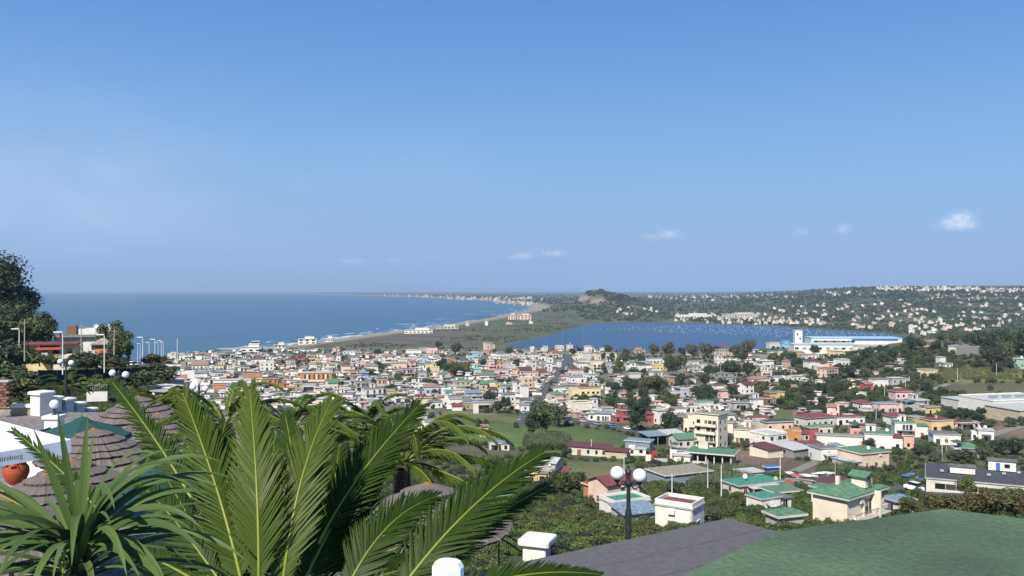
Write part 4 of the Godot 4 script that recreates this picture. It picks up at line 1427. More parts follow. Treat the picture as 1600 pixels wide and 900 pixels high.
func town_right():
	h(990, 1007, 552, 1.2, "beige", "paletiles", 10, "n")
	h(1009, 1041, 568, 1.5, "white", "blueroof", 16, "n", 0.5)
	h(1018, 1041, 579, 1.6, "yellow", "greenroof", 18, "t")
	h(996, 1017, 580, 1.6, "white", "maroonroof", 14, "b")
	h(1006, 1034, 595, 2, "white", "greenroof", 18, "n", 0.6)
	h(1039, 1058, 602, 2, "stone", "paletiles", 20, "n")
	h(1116, 1137, 546, 1.2, "white", "redroof", 12, "h")
	h(1095, 1108, 560, 1, "white", "whiteroof", 10, "n")
	h(1117, 1130, 561, 1, "white", "whiteroof", 12, "n")
	h(1117, 1133, 569, 1.2, "white", "whiteroof", 14, "t")
	h(1072, 1091, 572, 1.3, "white", "beigeroof", 14, "n")
	h(1088, 1098, 570, 1, "stone", "paletiles", 10, "g")
	h(1072, 1094, 578, 1.1, "lightgray", "grayroof", 10, "n")
	h(1093, 1106, 578, 1.4, "white", "whiteroof", 20, "n")
	h(1104, 1121, 577, 1.0, "brown", "grayroof", 10, "n")
	h(1111, 1151, 590, 1.1, "gray", "grayroof", 8, "n", 0.3)
	h(1120, 1150, 599, 1.0, "lightgray", "grayroof", 8, "p", 0.3)
	h(1052, 1076, 620, 1.5, "lavender", "whiteroof", 16, "n")
	h(1076, 1086, 620, 1.2, "lightgray", "grayroof", 12, "n")
	h(1114, 1130, 615, 1.8, "white", "maroonroof", 14, "n")
	h(1122, 1137, 623, 1.6, "pink", "paletiles", 14, "b")
	h(1198, 1220, 544, 2.2, "offwhite", "whiteroof", 10, "nx", 0.6, "off-white box annex at the left end of the waterside factory")
	h(1219, 1233, 544, 2.8, "cyan", "cyan", 14, "n", 0.7, "bright cyan block beside the factory tower")
	h(1178, 1204, 562, 1.2, "gray", "grayroof", 12, "nt")
	h(1200, 1223, 556, 1.5, "offwhite", "blue", 8, "n", 0.5)
	h(1235, 1255, 558, 1.7, "ochre", "beigeroof", 14, "n")
	h(1238, 1256, 566, 1.4, "offwhite", "whiteroof", 16, "b")
	h(1256, 1277, 561, 1.2, "white", "beigeroof", 10)
	h(1257, 1283, 576, 1.9, "white", "maroonroof", 14, "bh", 0.7)
	h(1273, 1290, 578, 1.7, "white", "maroonroof", 10, "gb")
	h(1178, 1208, 575, 1.9, "white", "peach", 22, "b", 0.6)
	h(1153, 1164, 580, 1.8, "pink", "paletiles", 18, "n")
	h(1180, 1195, 579, 1.2, "white", "whiteroof", 12, "n")
	h(1223, 1234, 573, 1.5, "salmon", "paletiles", 20, "n")
	h(1180, 1208, 593, 2, "palepink", "whiteroof", -16, "ba", 0.7)
	h(1168, 1202, 601, 1.4, "pink", "paletiles", 12, "n", 0.5)
	h(1204, 1228, 596, 1.1, "white", "blueroof", 8, "n", 0.5)
	h(1228, 1252, 596, 1.2, "offwhite", "whiteroof", 8, "n", 0.5)
	h(1140, 1160, 615, 1.5, "white", "maroonroof", 12, "g")
	h(1152, 1177, 616, 2, "white", "maroonroof", 26, "g", 0.8)
	h(1191, 1212, 627, 1.6, "ochre", "grayroof", 12, "h")
	h(1208, 1225, 624, 1.4, "yellow", "beigeroof", 22, "n")
	h(1190, 1210, 632, 1.1, "brown", "brown", 10, "n")
	h(1294, 1319, 557, 1.6, "paleyellow", "yellow", 20, "n")
	h(1304, 1329, 572, 1.6, "white", "whiteroof", 22, "n")
	h(1332, 1349, 588, 1.2, "white", "whiteroof", 14, "n")
	h(1352, 1386, 607, 1.9, "white", "grayroof", 10, "n", 0.5)
	h(1345, 1362, 610, 1.3, "crimson", "paletiles", 14, "n")
	h(1387, 1421, 601, 1.3, "lightgray", "whiteroof", 12, "n", 0.4)
	h(1391, 1432, 624, 1.4, "palepink", "redroof", 8, "n", 0.5)
	h(1436, 1462, 588, 1.4, "paleyellow", "olive", 18, "n")
	h(1486, 1514, 551, 1.4, "white", "whiteroof", 14, "b")
	h(1444, 1467, 542, 1.2, "pink", "paletiles", 12, "n")
	h(1464, 1476, 567, 1.3, "white", "whiteroof", 12, "nx")
	h(1470, 1486, 576, 1.1, "white", "beigeroof", 10, "n")
	h(1586, 1618, 577, 2, "mint", "whiteroof", 20, "b", 0.7)
	h(1407, 1447, 645, 2, "lightgray", "lightgray", 12, "b", 0.6)
	h(1366, 1409, 646, 1.6, "palepink", "blueroof", 10, "b", 0.5)
	h(1433, 1467, 649, 1.3, "yellow", "paletiles", 14, "n", 0.5)
	h(1336, 1365, 642, 1.3, "white", "redroof", 12, "h")
	h(1290, 1313, 653, 1.8, "palepink", "paletiles", -18, "n")
	h(1300, 1349, 664, 1.2, "white", "redroof", 8, "n", 0.4)
	h(1383, 1420, 664, 1.3, "white", "redroof", 12, "hn", 0.6)
	h(1440, 1485, 675, 1.7, "yellow", "redroof", 12, "b", 0.6)
	h(1484, 1530, 671, 1.0, "palepink", "maroonroof", 8, "p", 0.4)
	h(1420, 1440, 664, 1.2, "ochre", "blueroof", 10, "n")
	h(1143, 1168, 641, 1.4, "lightgray", "grayroof", 10, "p", 0.5)
	h(1164, 1192, 640, 1.9, "white", "grayroof", 14, "b", 0.5)
	h(1006, 1021, 662, 1.6, "red", "redroof", 18, "n")
	h(1020, 1042, 663, 2.2, "white", "whiteroof", 24, "n")
	h(1038, 1072, 652, 1.5, "white", "paletiles", 12, "b", 0.5)
	h(1120, 1156, 661, 1.4, "white", "greenroof", 12, "n", 0.5)
	h(1153, 1199, 667, 1.3, "white", "redroof", 8, "n", 0.4)
	h(1170, 1199, 672, 1.4, "lightgray", "whiteroof", 14, "tn", 0.5)
	h(1066, 1100, 677, 2.8, "cream", "beigeroof", -18, "bsk", 0.7)
	h(1141, 1196, 694, 1.9, "cream", "beigeroof", -20, "b", 0.7)
	h(1128, 1150, 692, 2.8, "cream", "paletiles", -30, "bn", 0.7)
	h(1188, 1238, 674, 1.4, "peach", "darkroof", 14, "n", 0.5)
	h(1173, 1228, 703, 2, "white", "whiteroof", 30, "btn", 0.8)
	h(1225, 1253, 694, 1.8, "orange", "paletiles", -14, "tn")
	h(1250, 1277, 689, 1.8, "crimson", "greenroof", 10, "bn", 0.6)
	h(1276, 1346, 700, 1.5, "white", "beigeroof", -16, "nx", 0.25)
	h(1262, 1300, 680, 1.3, "offwhite", "greenroof", 10, "n", 0.4)
	h(1346, 1412, 702, 1.9, "white", "greenroof", -20, "s", 0.6)
	h(1410, 1430, 702, 1.8, "salmon", "redroof", -24, "n", 0.8)
	h(1324, 1373, 683, 1.4, "salmon", "maroonroof", -12, "n", 0.6)
	h(1453, 1498, 696, 1.4, "white", "grayroof", -12, "n", 0.6)
	h(1516, 1552, 690, 1.5, "white", "lightgray", -20, "p", 0.6)
	h(1485, 1526, 715, 1.2, "white", "greenroof", -14, "p", 0.7)

func town_near():
	h(1173, 1222, 716, 1.1, "cream", "maroonroof", 30, "mnx", 0.9)
	h(1212, 1268, 716, 1.1, "gray", "whiteroof", 30, "mnx", 0.7)
	h(1240, 1282, 704, 0.9, "stone", "redroof", 10, "mnx", 0.4)
	h(1267, 1320, 721, 1.6, "white", "grayroof", 12, "p", 0.6)
	h(1296, 1386, 734, 1.8, "peach", "greenroof", 22, "b", 0.7, "peach two-storey house with light green flat roof and outside stair")
	h(976, 1022, 706, 1.3, "bluegray", "blueroof", -24, "nx", 0.6, "windowless blue-grey warehouse right of the maroon farm shed")
	h(1046, 1090, 700, 1.2, "offwhite", "greenroof", 16, "n", 0.7)
	h(1046, 1102, 720, 1.1, "white", "grayroof", -20, "n", 0.4)
	h(1053, 1080, 725, 0.9, "white", "whiteroof", -20, "n", 0.4)
	h(1010, 1112, 757, 1.1, "bluegray", "beigeroof", 24, "nx", 0.6, "low blue-grey warehouse with a broad pale flat roof")
	h(945, 984, 717, 0.9, "beige", "maroonroof", -22, "mnx", 0.5)
	h(982, 1010, 712, 0.8, "white", "whiteroof", -10, "n", 0.4)
	h(1128, 1222, 774, 1.0, "offwhite", "tealroof", 24, "p", 0.5, "low farmhouse with a long bright teal roof and white awning")
	h(1150, 1190, 752, 0.9, "paleblue", "whiteroof", 20, "nx", 0.6)
	h(1200, 1236, 772, 0.9, "offwhite", "orangeroof", 14, "p", 0.5)
	h(1195, 1216, 742, 0.8, "blue", "blue", 14, "nx", 0.5, "dark blue shipping container beside the brown field")
	h(1165, 1240, 800, 1.0, "white", "tealroof", 28, "an", 0.5, "long white bungalow with bright teal roof and striped awning")
	h(1190, 1250, 779, 0.6, "olive", "greenroof", 18, "nx", 0.6)
	h(1198, 1254, 832, 0.9, "lightgray", "greenroof", 20, "nx", 0.7, "small rendered shed with green felt roof below the roof edge")
	h(1275, 1346, 778, 1.0, "white", "maroonroof", 30, "mnx", 0.7, "white shed with maroon sheet roof behind the cream villa")
	h(1268, 1300, 800, 1.6, "white", "greenroof", 34, "nx", 0.8, "white rear wing against the cream villa")
	h(1383, 1425, 806, 1.0, "white", "blueroof", 20, "n", 0.6)
	villa()
	h(1022, 1102, 838, 1.45, "white", "redroof", -34, "tn", 0.8, "white house with red terrace floor inside a white parapet")
	h(918, 1000, 790, 1.7, "peach", "redroof", 34, "gdn", 0.7, "apricot house with red gabled roof and round white dish")
	h(936, 1016, 808, 1.0, "white", "tealroof", 26, "tnx", 0.7, "white terrace block with pale teal floor below the apricot house")
	h(955, 1028, 815, 0.6, "lightgray", "blueroof", 20, "mnx", 0.6)
	h(912, 930, 784, 1.3, "orange", "orangeroof", 30, "n", 0.8)
	h(834, 880, 748, 1.7, "lightgray", "whiteroof", -26, "gn", 0.8, "light grey gabled house with a white roof above yellow walls")
	h(820, 858, 756, 1.2, "yellow", "redroof", -16, "n", 0.6, "yellow house with steps below the white gable")
	h(858, 890, 747, 0.7, "salmon", "redroof", -12, "nx", 0.6)
	depot = h(1431, 1640, 776, 1.35, "offwhite", "darkroof", -26, "nxf", 0.75, "wide flat-roofed depot with dark felt roof and ribbon window")
	depot_details()
	pavilion()
	gazebo()
	factory()
	sheds_right()
	open_shed()
	truck()
	boats()
	for p in [[975, 735, 5.5, false], [1106, 770, 8.0, false], [1219, 752, 8.0, false], [1305, 772, 9.0, true], [1127, 786, 8.0, false], [924, 712, 6.0, false], [1050, 795, 7.0, false], [1472, 722, 9.0, false], [1479, 720, 8.5, true], [1369, 655, 8.0, false], [1496, 596, 8.5, false], [1557, 589, 8.5, false], [1415, 610, 8.0, false], [1066, 590, 9.0, false], [1126, 586, 9.0, false], [1074, 556, 14.0, false], [1102, 556, 13.0, false], [912, 549, 26.0, false], [879, 551, 30.0, false], [651, 549, 20.0, false], [720, 551, 14.0, true], [733, 549, 20.0, true], [1188, 548, 20.0, false], [1057, 547, 18.0, false], [1382, 622, 8.0, false]]:
		pole(p[0], p[1], p[2], "", p[3])
	cable([1127, 786, 8.0], [1106, 770, 8.0], "thin sagging cable from the near concrete pole to the next uphill")
	cable([1106, 770, 8.0], [1050, 795, 7.0], "thin sagging cable crossing to the pole behind the globe lamp")
	cable([1219, 752, 8.0], [1305, 772, 9.0], "thin sagging cable over the boat yard")
	cable([1472, 722, 9.0], [1369, 655, 8.0], "thin sagging cable over the green-roofed houses")
	for k in 6: car(site(1412 + k * 3.2, 752 - k * 1.2) + Vector3(0, 0.1, 0), 0.9, ["dark", "blue", "dark", "gray", "dark", "blue"][k], "")
	car(site(1436, 757) + Vector3(0, 0.15, 0), 0.7, "blue", "blue car parked under the wall of the dark-roofed depot")
	car(site(1428, 768) + Vector3(0, 0.15, 0), 0.4, "white", "white van standing in the depot yard", true)
	car(site(946, 783) + Vector3(0, 0.15, 0), 1.2, "lightgray", "silver car parked left of the apricot house")

# the cream villa: two storeys, green felt hip roof with wide eaves and a dormer, balconies on its long side
func villa():
	var v := h(1262, 1390, 832, 2.05, "cream", "greenroof", 40, "hbnf", 0.5, "cream two-storey villa with green hipped roof, dormer and long balconies")
	mark("the cream villa", v.position)
	block(v, "dormer", paint("cream"), Vector3(1.2, 7.6, 1.4), Vector3(2.0, 1.7, 2.2))
	put(v, "dormer_roof", gable_mesh(2.4, 2.4, 0.55, 0.25), paint("greenroof"), Transform3D(Basis(Vector3.UP, PI / 2), Vector3(1.2, 8.45, 1.4)))
	window_at(v, Vector3(1.2, 7.75, 2.52), 0.0, 0.7, 0.8, true, paint("brown"))
	block(v, "wing_wall", paint("cream"), Vector3(1.6, 3.2, 3.1), Vector3(0.25, 6.3, 2.0))
	block(v, "chimney", paint("cream"), Vector3(-2.0, 7.6, -0.6), Vector3(0.5, 1.4, 0.5))

var depot: Node3D
func depot_details():
	for i in 9: block(depot, "ribbon_window", paint("dark") if i % 3 else glass(), Vector3(-9.5 + i * 2.3, 2.3, depot_front), Vector3(2.2, 1.3, 0.16))
	for i in 6: block(depot, "rooflight", paint("lightgray"), Vector3(-9 + i * 3.4, 4.7, 2.0 - 3.0 * (i % 3)), Vector3(0.8, 0.4, 0.8))
	for c in [[-4.5, 1.5, 5.5, 2.6, 1.6], [4.5, -6.5, 6.0, 3.0, 2.4]]:
		block(depot, "cabin_wall", paint("white"), Vector3(c[0], 4.5 + c[4] / 2, c[1]), Vector3(c[2], c[4], c[3]))
		block(depot, "cabin_roof", paint("grayroof"), Vector3(c[0], 4.6 + c[4], c[1]), Vector3(c[2] + 0.6, 0.2, c[3] + 0.6))
	block(depot, "cabin_door", paint("blue"), Vector3(3.6, 5.5, -4.95), Vector3(0.9, 1.9, 0.1))
	block(depot, "cabin_window", glass(), Vector3(5.6, 5.8, -4.95), Vector3(1.2, 0.9, 0.1))

func cable(a: Array, b: Array, words: String):
	var p := site(a[0], a[1]) + Vector3(0, a[2] - 0.55, 0)
	var q := site(b[0], b[1]) + Vector3(0, b[2] - 0.55, 0)
	var o := thing("overhead_cable", p)
	var s := Shape.new()
	var path := []
	var radii := []
	for i in 13:
		var t := i / 12.0
		path.append((q - p) * t + Vector3(0, -1.6 * sin(PI * t), 0))
		radii.append(0.022)
	s.tube(path, radii, 5)
	put(o, "wire", s.done(), stuff("cable_black", Color(0.09, 0.09, 0.09), 0.6))
	tag(o, words, "cable")

func pavilion():
	var p := site(1120, 727)
	p.z -= 6.0
	p.y = ground(p.x, p.z)
	var o := thing("pavilion", p, deg_to_rad(-24))
	block(o, "floor", concrete(), Vector3(0, 0.1, 0), Vector3(14.5, 0.5, 9.5))
	block(o, "roof_slab", paint("offwhite"), Vector3(0, 4.0, 0), Vector3(16.5, 0.4, 11))
	block(o, "roof", paint("greenroof"), Vector3(0, 4.25, 0), Vector3(16, 0.1, 10.5))
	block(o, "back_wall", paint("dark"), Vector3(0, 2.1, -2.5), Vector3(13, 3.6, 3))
	block(o, "stair_hut", paint("offwhite"), Vector3(-3.5, 5.3, -3.0), Vector3(3.2, 2.1, 2.4))
	for i in 6:
		for z in [4.3, -4.3]:
			block(o, "column", paint("offwhite"), Vector3(-6.8 + i * 2.72, 2.1, z), Vector3(0.4, 3.6, 0.4))
	for i in 3: block(o, "column", paint("offwhite"), Vector3(6.8, 2.1, -2.4 + i * 2.4), Vector3(0.4, 3.6, 0.4))
	block(o, "parapet", paint("offwhite"), Vector3(-3.6, 0.7, 4.5), Vector3(6.0, 0.9, 0.2))
	tag(o, "open pavilion on white columns with green flat roof", "pavilion")
	mark("the green pavilion", p)
	stood(p.x, p.z, 9)

func gazebo():
	var p := site(795, 806)
	var o := thing("gazebo", p, 0.5)
	block(o, "base", paint("palepink"), Vector3(0, 0.2, 0), Vector3(3.2, 0.8, 3.2))
	for x in [-1.4, 1.4]:
		for z in [-1.4, 1.4]: block(o, "post", paint("offwhite"), Vector3(x, 1.5, z), Vector3(0.2, 2.6, 0.2))
	put(o, "roof", hip_mesh(3.4, 3.4, 1.1, 0.7), paint("greenroof"), Transform3D(Basis.IDENTITY, Vector3(0, 3.0, 0)))
	tag(o, "small gazebo with green pyramid roof on the near slope", "gazebo")
	mark("the green gazebo", p)
	stood(p.x, p.z, 3)

# the long white works on the lagoon shore, with its square tower
func factory():
	var p := site(1320, 546)
	var d := -p.z
	var px := d / LENS
	var o := thing("factory", Vector3((1238 - 800) / LENS * d, p.y, p.z), deg_to_rad(-4))
	stood(p.x, p.z, 60)
	block(o, "low_hall", paint("white"), Vector3(42 * px, 1.5, 10), Vector3(96 * px, 9, 22))
	block(o, "low_roof", paint("paleblue"), Vector3(42 * px, 6.2, 10), Vector3(97 * px, 0.5, 23))
	block(o, "front_hall", paint("offwhite"), Vector3(124 * px, 0.6, 12), Vector3(86 * px, 9, 20))
	block(o, "front_roof", paint("whiteroof"), Vector3(124 * px, 5.3, 12), Vector3(87 * px, 0.4, 21))
	block(o, "main_hall", paint("white"), Vector3(100 * px, 3.6, -16), Vector3(138 * px, 14, 24))
	block(o, "main_roof", paint("paleblue"), Vector3(100 * px, 10.9, -16), Vector3(139 * px, 0.6, 25))
	block(o, "blue_band", paint("blue"), Vector3(128 * px, 9.3, -3.9), Vector3(70 * px, 1.6, 0.3))
	block(o, "tower", paint("white"), Vector3(10 * px, 6, -4), Vector3(11 * px, 24, 8))
	block(o, "tower_cap", paint("offwhite"), Vector3(10 * px, 18.2, -4), Vector3(11.6 * px, 0.5, 8.5))
	for i in 2: block(o, "tower_window", glass(), Vector3((8 + i * 4) * px, 14.5 - i * 4, 0.1), Vector3(1.4, 1.8, 0.2))
	for i in 14: block(o, "window", paint("gray") if i % 3 else glass(), Vector3((-2 + i * 11.6) * px, 2.6, 22.1 if i > 7 else 21.1), Vector3(3.2, 1.8, 0.2))
	for i in 9: block(o, "window", paint("brown") if i % 2 else glass(), Vector3((38 + i * 7) * px, 7.6, -3.9), Vector3(4.0, 1.6, 0.2))
	tag(o, "long white waterside factory with pale blue roofs and a square tower", "factory")
	mark("the white factory", o.position + Vector3(60 * px, 0, 0))

func sheds_right():
	# white sheds cut off by the right edge of the view
	var a := h(1475, 1560, 640, 1.6, "offwhite", "whiteroof", 12, "nx", 0.5, "small white shed at the left end of the industrial sheds")
	var b := h(1506, 1640, 650, 2.4, "white", "whiteroof", 14, "ntx", 0.6, "large white industrial shed with parapet at the right")
	var c := h(1545, 1700, 662, 2.0, "beige", "whiteroof", 14, "nx", 0.5, "beige-fronted industrial shed nearest the trees")
	mark("the white industrial sheds", b.position)
	for i in 4: block(b, "rooflight", paint("bluegray"), Vector3(-10 + i * 8, 8.0, 2.0), Vector3(5.0, 0.6, 1.2))
	if a == null or c == null: return

func open_shed():
	var p := site(1040, 698)
	p.z -= 8.0
	p.y = ground(p.x, p.z)
	var o := thing("open_shed", p, deg_to_rad(20))
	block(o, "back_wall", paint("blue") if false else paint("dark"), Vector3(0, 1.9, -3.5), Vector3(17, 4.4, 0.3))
	block(o, "left_roof", paint("blueroof"), Vector3(-4.2, 4.4, 0), Vector3(9.0, 0.15, 8.6), 0.0, 0.08)
	block(o, "right_roof", paint("whiteroof"), Vector3(4.6, 4.55, 0), Vector3(8.8, 0.15, 8.6), 0.0, 0.08)
	for i in 5: block(o, "post", paint("gray"), Vector3(-8.2 + i * 4.1, 1.9, 3.9), Vector3(0.25, 4.6, 0.25))
	tag(o, "open-fronted yard shed with pale blue and white sheet roofs", "shed")
	stood(p.x, p.z, 9)

func truck():
	var p := site(1026, 724)
	var o := thing("crane_truck", p, 1.35)
	var red := stuff("truck_red", Color(0.75, 0.14, 0.10), 0.4)
	block(o, "chassis", paint("dark"), Vector3(0, 0.7, 0), Vector3(2.0, 0.3, 7.5))
	put(o, "cab", soft_block(Vector3(2.2, 2.0, 1.9), 0.25), paint("white"), Transform3D(Basis.IDENTITY, Vector3(0, 1.7, -2.7)))
	block(o, "windscreen", glass(), Vector3(0, 2.1, -3.67), Vector3(1.8, 0.8, 0.08))
	block(o, "bed", paint("lightgray"), Vector3(0, 1.2, 1.4), Vector3(2.3, 0.7, 4.4))
	block(o, "crane_column", red, Vector3(0, 2.3, -1.3), Vector3(0.5, 2.8, 0.5))
	block(o, "crane_arm", red, Vector3(0, 3.3, -0.6), Vector3(0.35, 0.4, 2.4), 0.0, 0.9)
	for x in [-1.0, 1.0]:
		for z in [-2.7, 1.6, 2.7]: put(o, "wheel", car_wheel, stuff("tyre", Color(0.06, 0.06, 0.06)), Transform3D(Basis(Vector3.BACK, PI / 2) * Basis.from_scale(Vector3.ONE * 1.5), Vector3(x, 0.48, z)))
	tag(o, "flatbed truck with a red folding crane behind its cab", "truck")

func boats():
	var hull := Shape.new()
	var rows := []
	for q in [[-3.2, 0.95, 1.0], [-1.5, 1.1, 1.0], [0.5, 1.1, 1.05], [2.2, 0.75, 1.2], [3.4, 0.06, 1.35]]:
		rows.append([Vector3(-q[1], q[2], q[0]), Vector3(-q[1] * 0.85, 0.55, q[0]), Vector3(0, 0.25 + 0.2 * maxf(q[0] - 1.0, 0.0), q[0] * 0.96), Vector3(q[1] * 0.85, 0.55, q[0]), Vector3(q[1], q[2], q[0])])
	hull.sheet(rows, false, false)
	for i in range(1, 4): hull.face(rows[0][0], rows[0][i], rows[0][i + 1], Vector3(0, 0, -1))
	var cover := Shape.new()
	var top := []
	for q in [[-3.1, 0.97, 1.02], [-1.5, 1.12, 1.45], [0.5, 1.12, 1.6], [2.2, 0.77, 1.4], [3.3, 0.08, 1.37]]:
		top.append([Vector3(-q[1], 1.0 + 0.1 * maxf(q[0], 0) , q[0]), Vector3(0, q[2], q[0]), Vector3(q[1], 1.0 + 0.1 * maxf(q[0], 0), q[0])])
	cover.sheet(top, false, true)
	var hm := hull.done()
	var cm := cover.done()
	var list := [[1266, 757, 0.9, "dark", "black-covered boat nearest the camera in the boat yard"], [1258, 752, 1.2, "white", "white boat lying open in the middle of the boat yard"], [1278, 752, 1.9, "dark", "black-covered boat at the right of the boat yard"], [1286, 748, 1.6, "white", "white-decked boat at the far right of the boat yard"], [1247, 752, 0.4, "crimson", "boat with a dull red cover left in the boat yard"], [1238, 749, 0.1, "white", "white boat at the left end of the boat yard"]]
	for b in list:
		var o := thing("boat", site(b[0], b[1]) + Vector3(0, 0.5, 0), b[2])
		put(o, "hull", hm, stuff("boat_hull", Color(0.88, 0.88, 0.87), 0.3))
		put(o, "cover", cm, paint(b[3]))
		block(o, "cradle", paint("gray"), Vector3(0, 0.0, -0.5), Vector3(1.4, 0.9, 2.5))
		tag(o, b[4], "boat", "boats laid up in the yard")

# ---------------------------------------------------------------- the far shore and the hills
func far_house_mesh(k: int) -> ArrayMesh:
	var s := Shape.new()
	var w: float = [9.0, 12.0, 8.0, 16.0][k]
	var t: float = [6.0, 5.0, 8.5, 5.5][k]
	s.ink = Color(1, 1, 1)
	s.box(Vector3(0, t / 2 - 1.5, 0), Vector3(w, t + 3.0, 7.5))
	s.box(Vector3(-w * 0.2, t + 1.0, -1.0), Vector3(w * 0.35, 2.0, 3.5))
	s.ink = Color(0.62, 0.55, 0.5) if k % 2 else Color(0.8, 0.76, 0.7)
	s.box(Vector3(0, t + 0.15, 0), Vector3(w + 0.9, 0.3, 8.4))
	s.ink = Color(0.16, 0.16, 0.17)
	for f in int(t / 2.8):
		for i in int(w / 3.0): s.box(Vector3(-w / 2 + 1.5 + i * 3.0, f * 2.9 + 1.6, 3.78), Vector3(1.1, 1.4, 0.1))
		for i in 2: s.box(Vector3(-w / 2 - 0.02, f * 2.9 + 1.6, -1.6 + i * 3.2), Vector3(0.1, 1.3, 1.0))
	return s.done()

func hillside():
	rng.seed = 55
	var meshes := []
	for k in 4: meshes.append(far_house_mesh(k))
	var tones := ["offwhite", "beige", "white", "offwhite", "palepink", "cream", "offwhite", "beige", "white", "peach"]
	mark("the far lakeshore", site(1180, 500))
	mark("the quarried hill", site(930, 490))
	mark("the ridge crest", site(1450, 456))
	mark("the long white hotel", site(1160, 492))
	mark("the gap below the ridge", site(1240, 484))
	mark("the upper ridge road", site(1550, 474))
	mark("the lagoon's right corner", site(1420, 520))
	mark("the mid-slope terraces", site(1400, 495))
	var found := []
	# hamlets, each [u0, u1, v0, v1, how many]
	for c in [[1052, 1190, 491, 500, 14], [1090, 1290, 502, 508, 18], [1195, 1290, 482, 496, 10], [1228, 1330, 470, 488, 10], [1330, 1470, 494, 503, 12], [1420, 1530, 506, 518, 16], [1340, 1430, 466, 482, 8], [1380, 1500, 484, 493, 9], [1500, 1600, 474, 482, 9], [1500, 1600, 484, 500, 9], [1060, 1125, 467, 472, 8], [975, 1050, 480, 492, 6], [960, 1000, 484, 494, 4], [1410, 1460, 518, 526, 5], [1300, 1400, 506, 514, 8], [700, 850, 500, 514, 5]]:
		for i in c[4]:
			var u := rng.randf_range(c[0], c[1])
			var v := rng.randf_range(c[2], c[3])
			var p := site(u, v)
			if not is_free(p.x, p.z, 8.0): continue
			if inside_by(lake_line, Vector2(p.x, p.z)) < 12.0: continue
			if inside_by(sea_line, Vector2(p.x, p.z)) < 30.0: continue
			var tone: String = tones[rng.randi() % tones.size()]
			stood(p.x, p.z, 8.0)
			var xf := Transform3D(Basis(Vector3.UP, rng.randf_range(-0.6, 0.7)) * Basis.from_scale(Vector3(rng.randf_range(0.8, 1.3), rng.randf_range(0.8, 1.2), 1.0) * clampf(-p.z / 3000.0, 0.7, 1.0)), p)
			found.append([-p.z, xf, tone, rng.randi() % 4])
	# those that show largest are houses of their own, the rest join the far towns
	found.sort_custom(func(a, b): return a[0] < b[0])
	var spots := []
	var tints := []
	var left := 299 - int(taken.get("house", 0)) - 3
	for w in found:
		if left > 0:
			left -= 1
			var o := put(self, "house", meshes[w[3]], tinted(w[2]), w[1])
			later(o, "small far-off %s house" % says(w[2]), "house", "houses on the far shore and hills")
		else:
			spots.append(w[1])
			var c0: Color = PAINT[w[2]]
			tints.append(c0.srgb_to_linear())
	# larger buildings over there
	far_block(1133, 1187, 497, 9.0, "offwhite", "long pale hotel-like block with a flat roof above the far lakeshore")
	far_block(1056, 1112, 496, 6.0, "white", "row of low white holiday buildings on the far lakeshore")
	far_block(794, 806, 499.5, 10.0, "peach", "left block of the orange hotel behind the long beach")
	far_block(808, 830, 500, 10.5, "peach", "main block of the orange hotel behind the long beach")
	far_block(632, 676, 521, 5.0, "white", "large white beach club behind the breakwater")
	far_block(682, 716, 514, 4.0, "offwhite", "long pale beach pavilion further along the sand")
	far_block(466, 494, 538, 6.5, "white", "white two-tier beach pavilion on the near shore")
	far_block(376, 408, 550, 5.0, "white", "low white beach hall left of the ship-like building")
	far_block(508, 520, 534, 4.0, "white", "small white beach cabin block on the sand")
	far_block(428, 446, 544, 3.5, "offwhite", "low pale beach cabins by the near shore")
	ship_house()
	# the towns too small to tell house from house: on the crest, along the gulf, over the plain
	for c in [[1370, 1530, 449.5, 455, 190], [1530, 1600, 452, 458, 90], [1060, 1240, 463, 467, 45], [700, 850, 466, 470, 90], [600, 720, 462, 465, 30], [770, 840, 472, 478, 40], [1000, 1060, 464, 468, 15], [1290, 1370, 456, 462, 25], [1440, 1600, 461, 470, 30], [1050, 1290, 498, 507, 70], [1240, 1600, 486, 516, 45]]:
		for i in c[4]:
			var p := site(rng.randf_range(c[0], c[1]), rng.randf_range(c[2], c[3]))
			if p.z < -15500.0 or not is_free(p.x, p.z, 3.0): continue
			if inside_by(lake_line, Vector2(p.x, p.z)) < 10.0: continue
			var big := clampf(-p.z / 5000.0, 0.5, 1.2)
			spots.append(Transform3D(Basis(Vector3.UP, rng.randf() * 3.0) * Basis.from_scale(Vector3(rng.randf_range(0.7, 1.6), rng.randf_range(0.8, 1.9), 1.0) * big), p))
			var c2: Color = PAINT[tones[rng.randi() % tones.size()]].srgb_to_linear()
			tints.append(c2.lerp(Color(0.36, 0.29, 0.25), rng.randf() * (0.2 if c[2] < 458.0 else 0.6)))
	var m := stuff("far_render", Color.WHITE, 0.9, {"vertex_color_use_as_albedo": true})
	var o := scatter("far_town", meshes[0], m, spots, tints)
	o.set_meta("label", "far-off towns on the ridge crest and along the gulf")

func tinted(k: String) -> Material:
	return stuff("far_" + k, PAINT[k], 0.9, {"vertex_color_use_as_albedo": true})

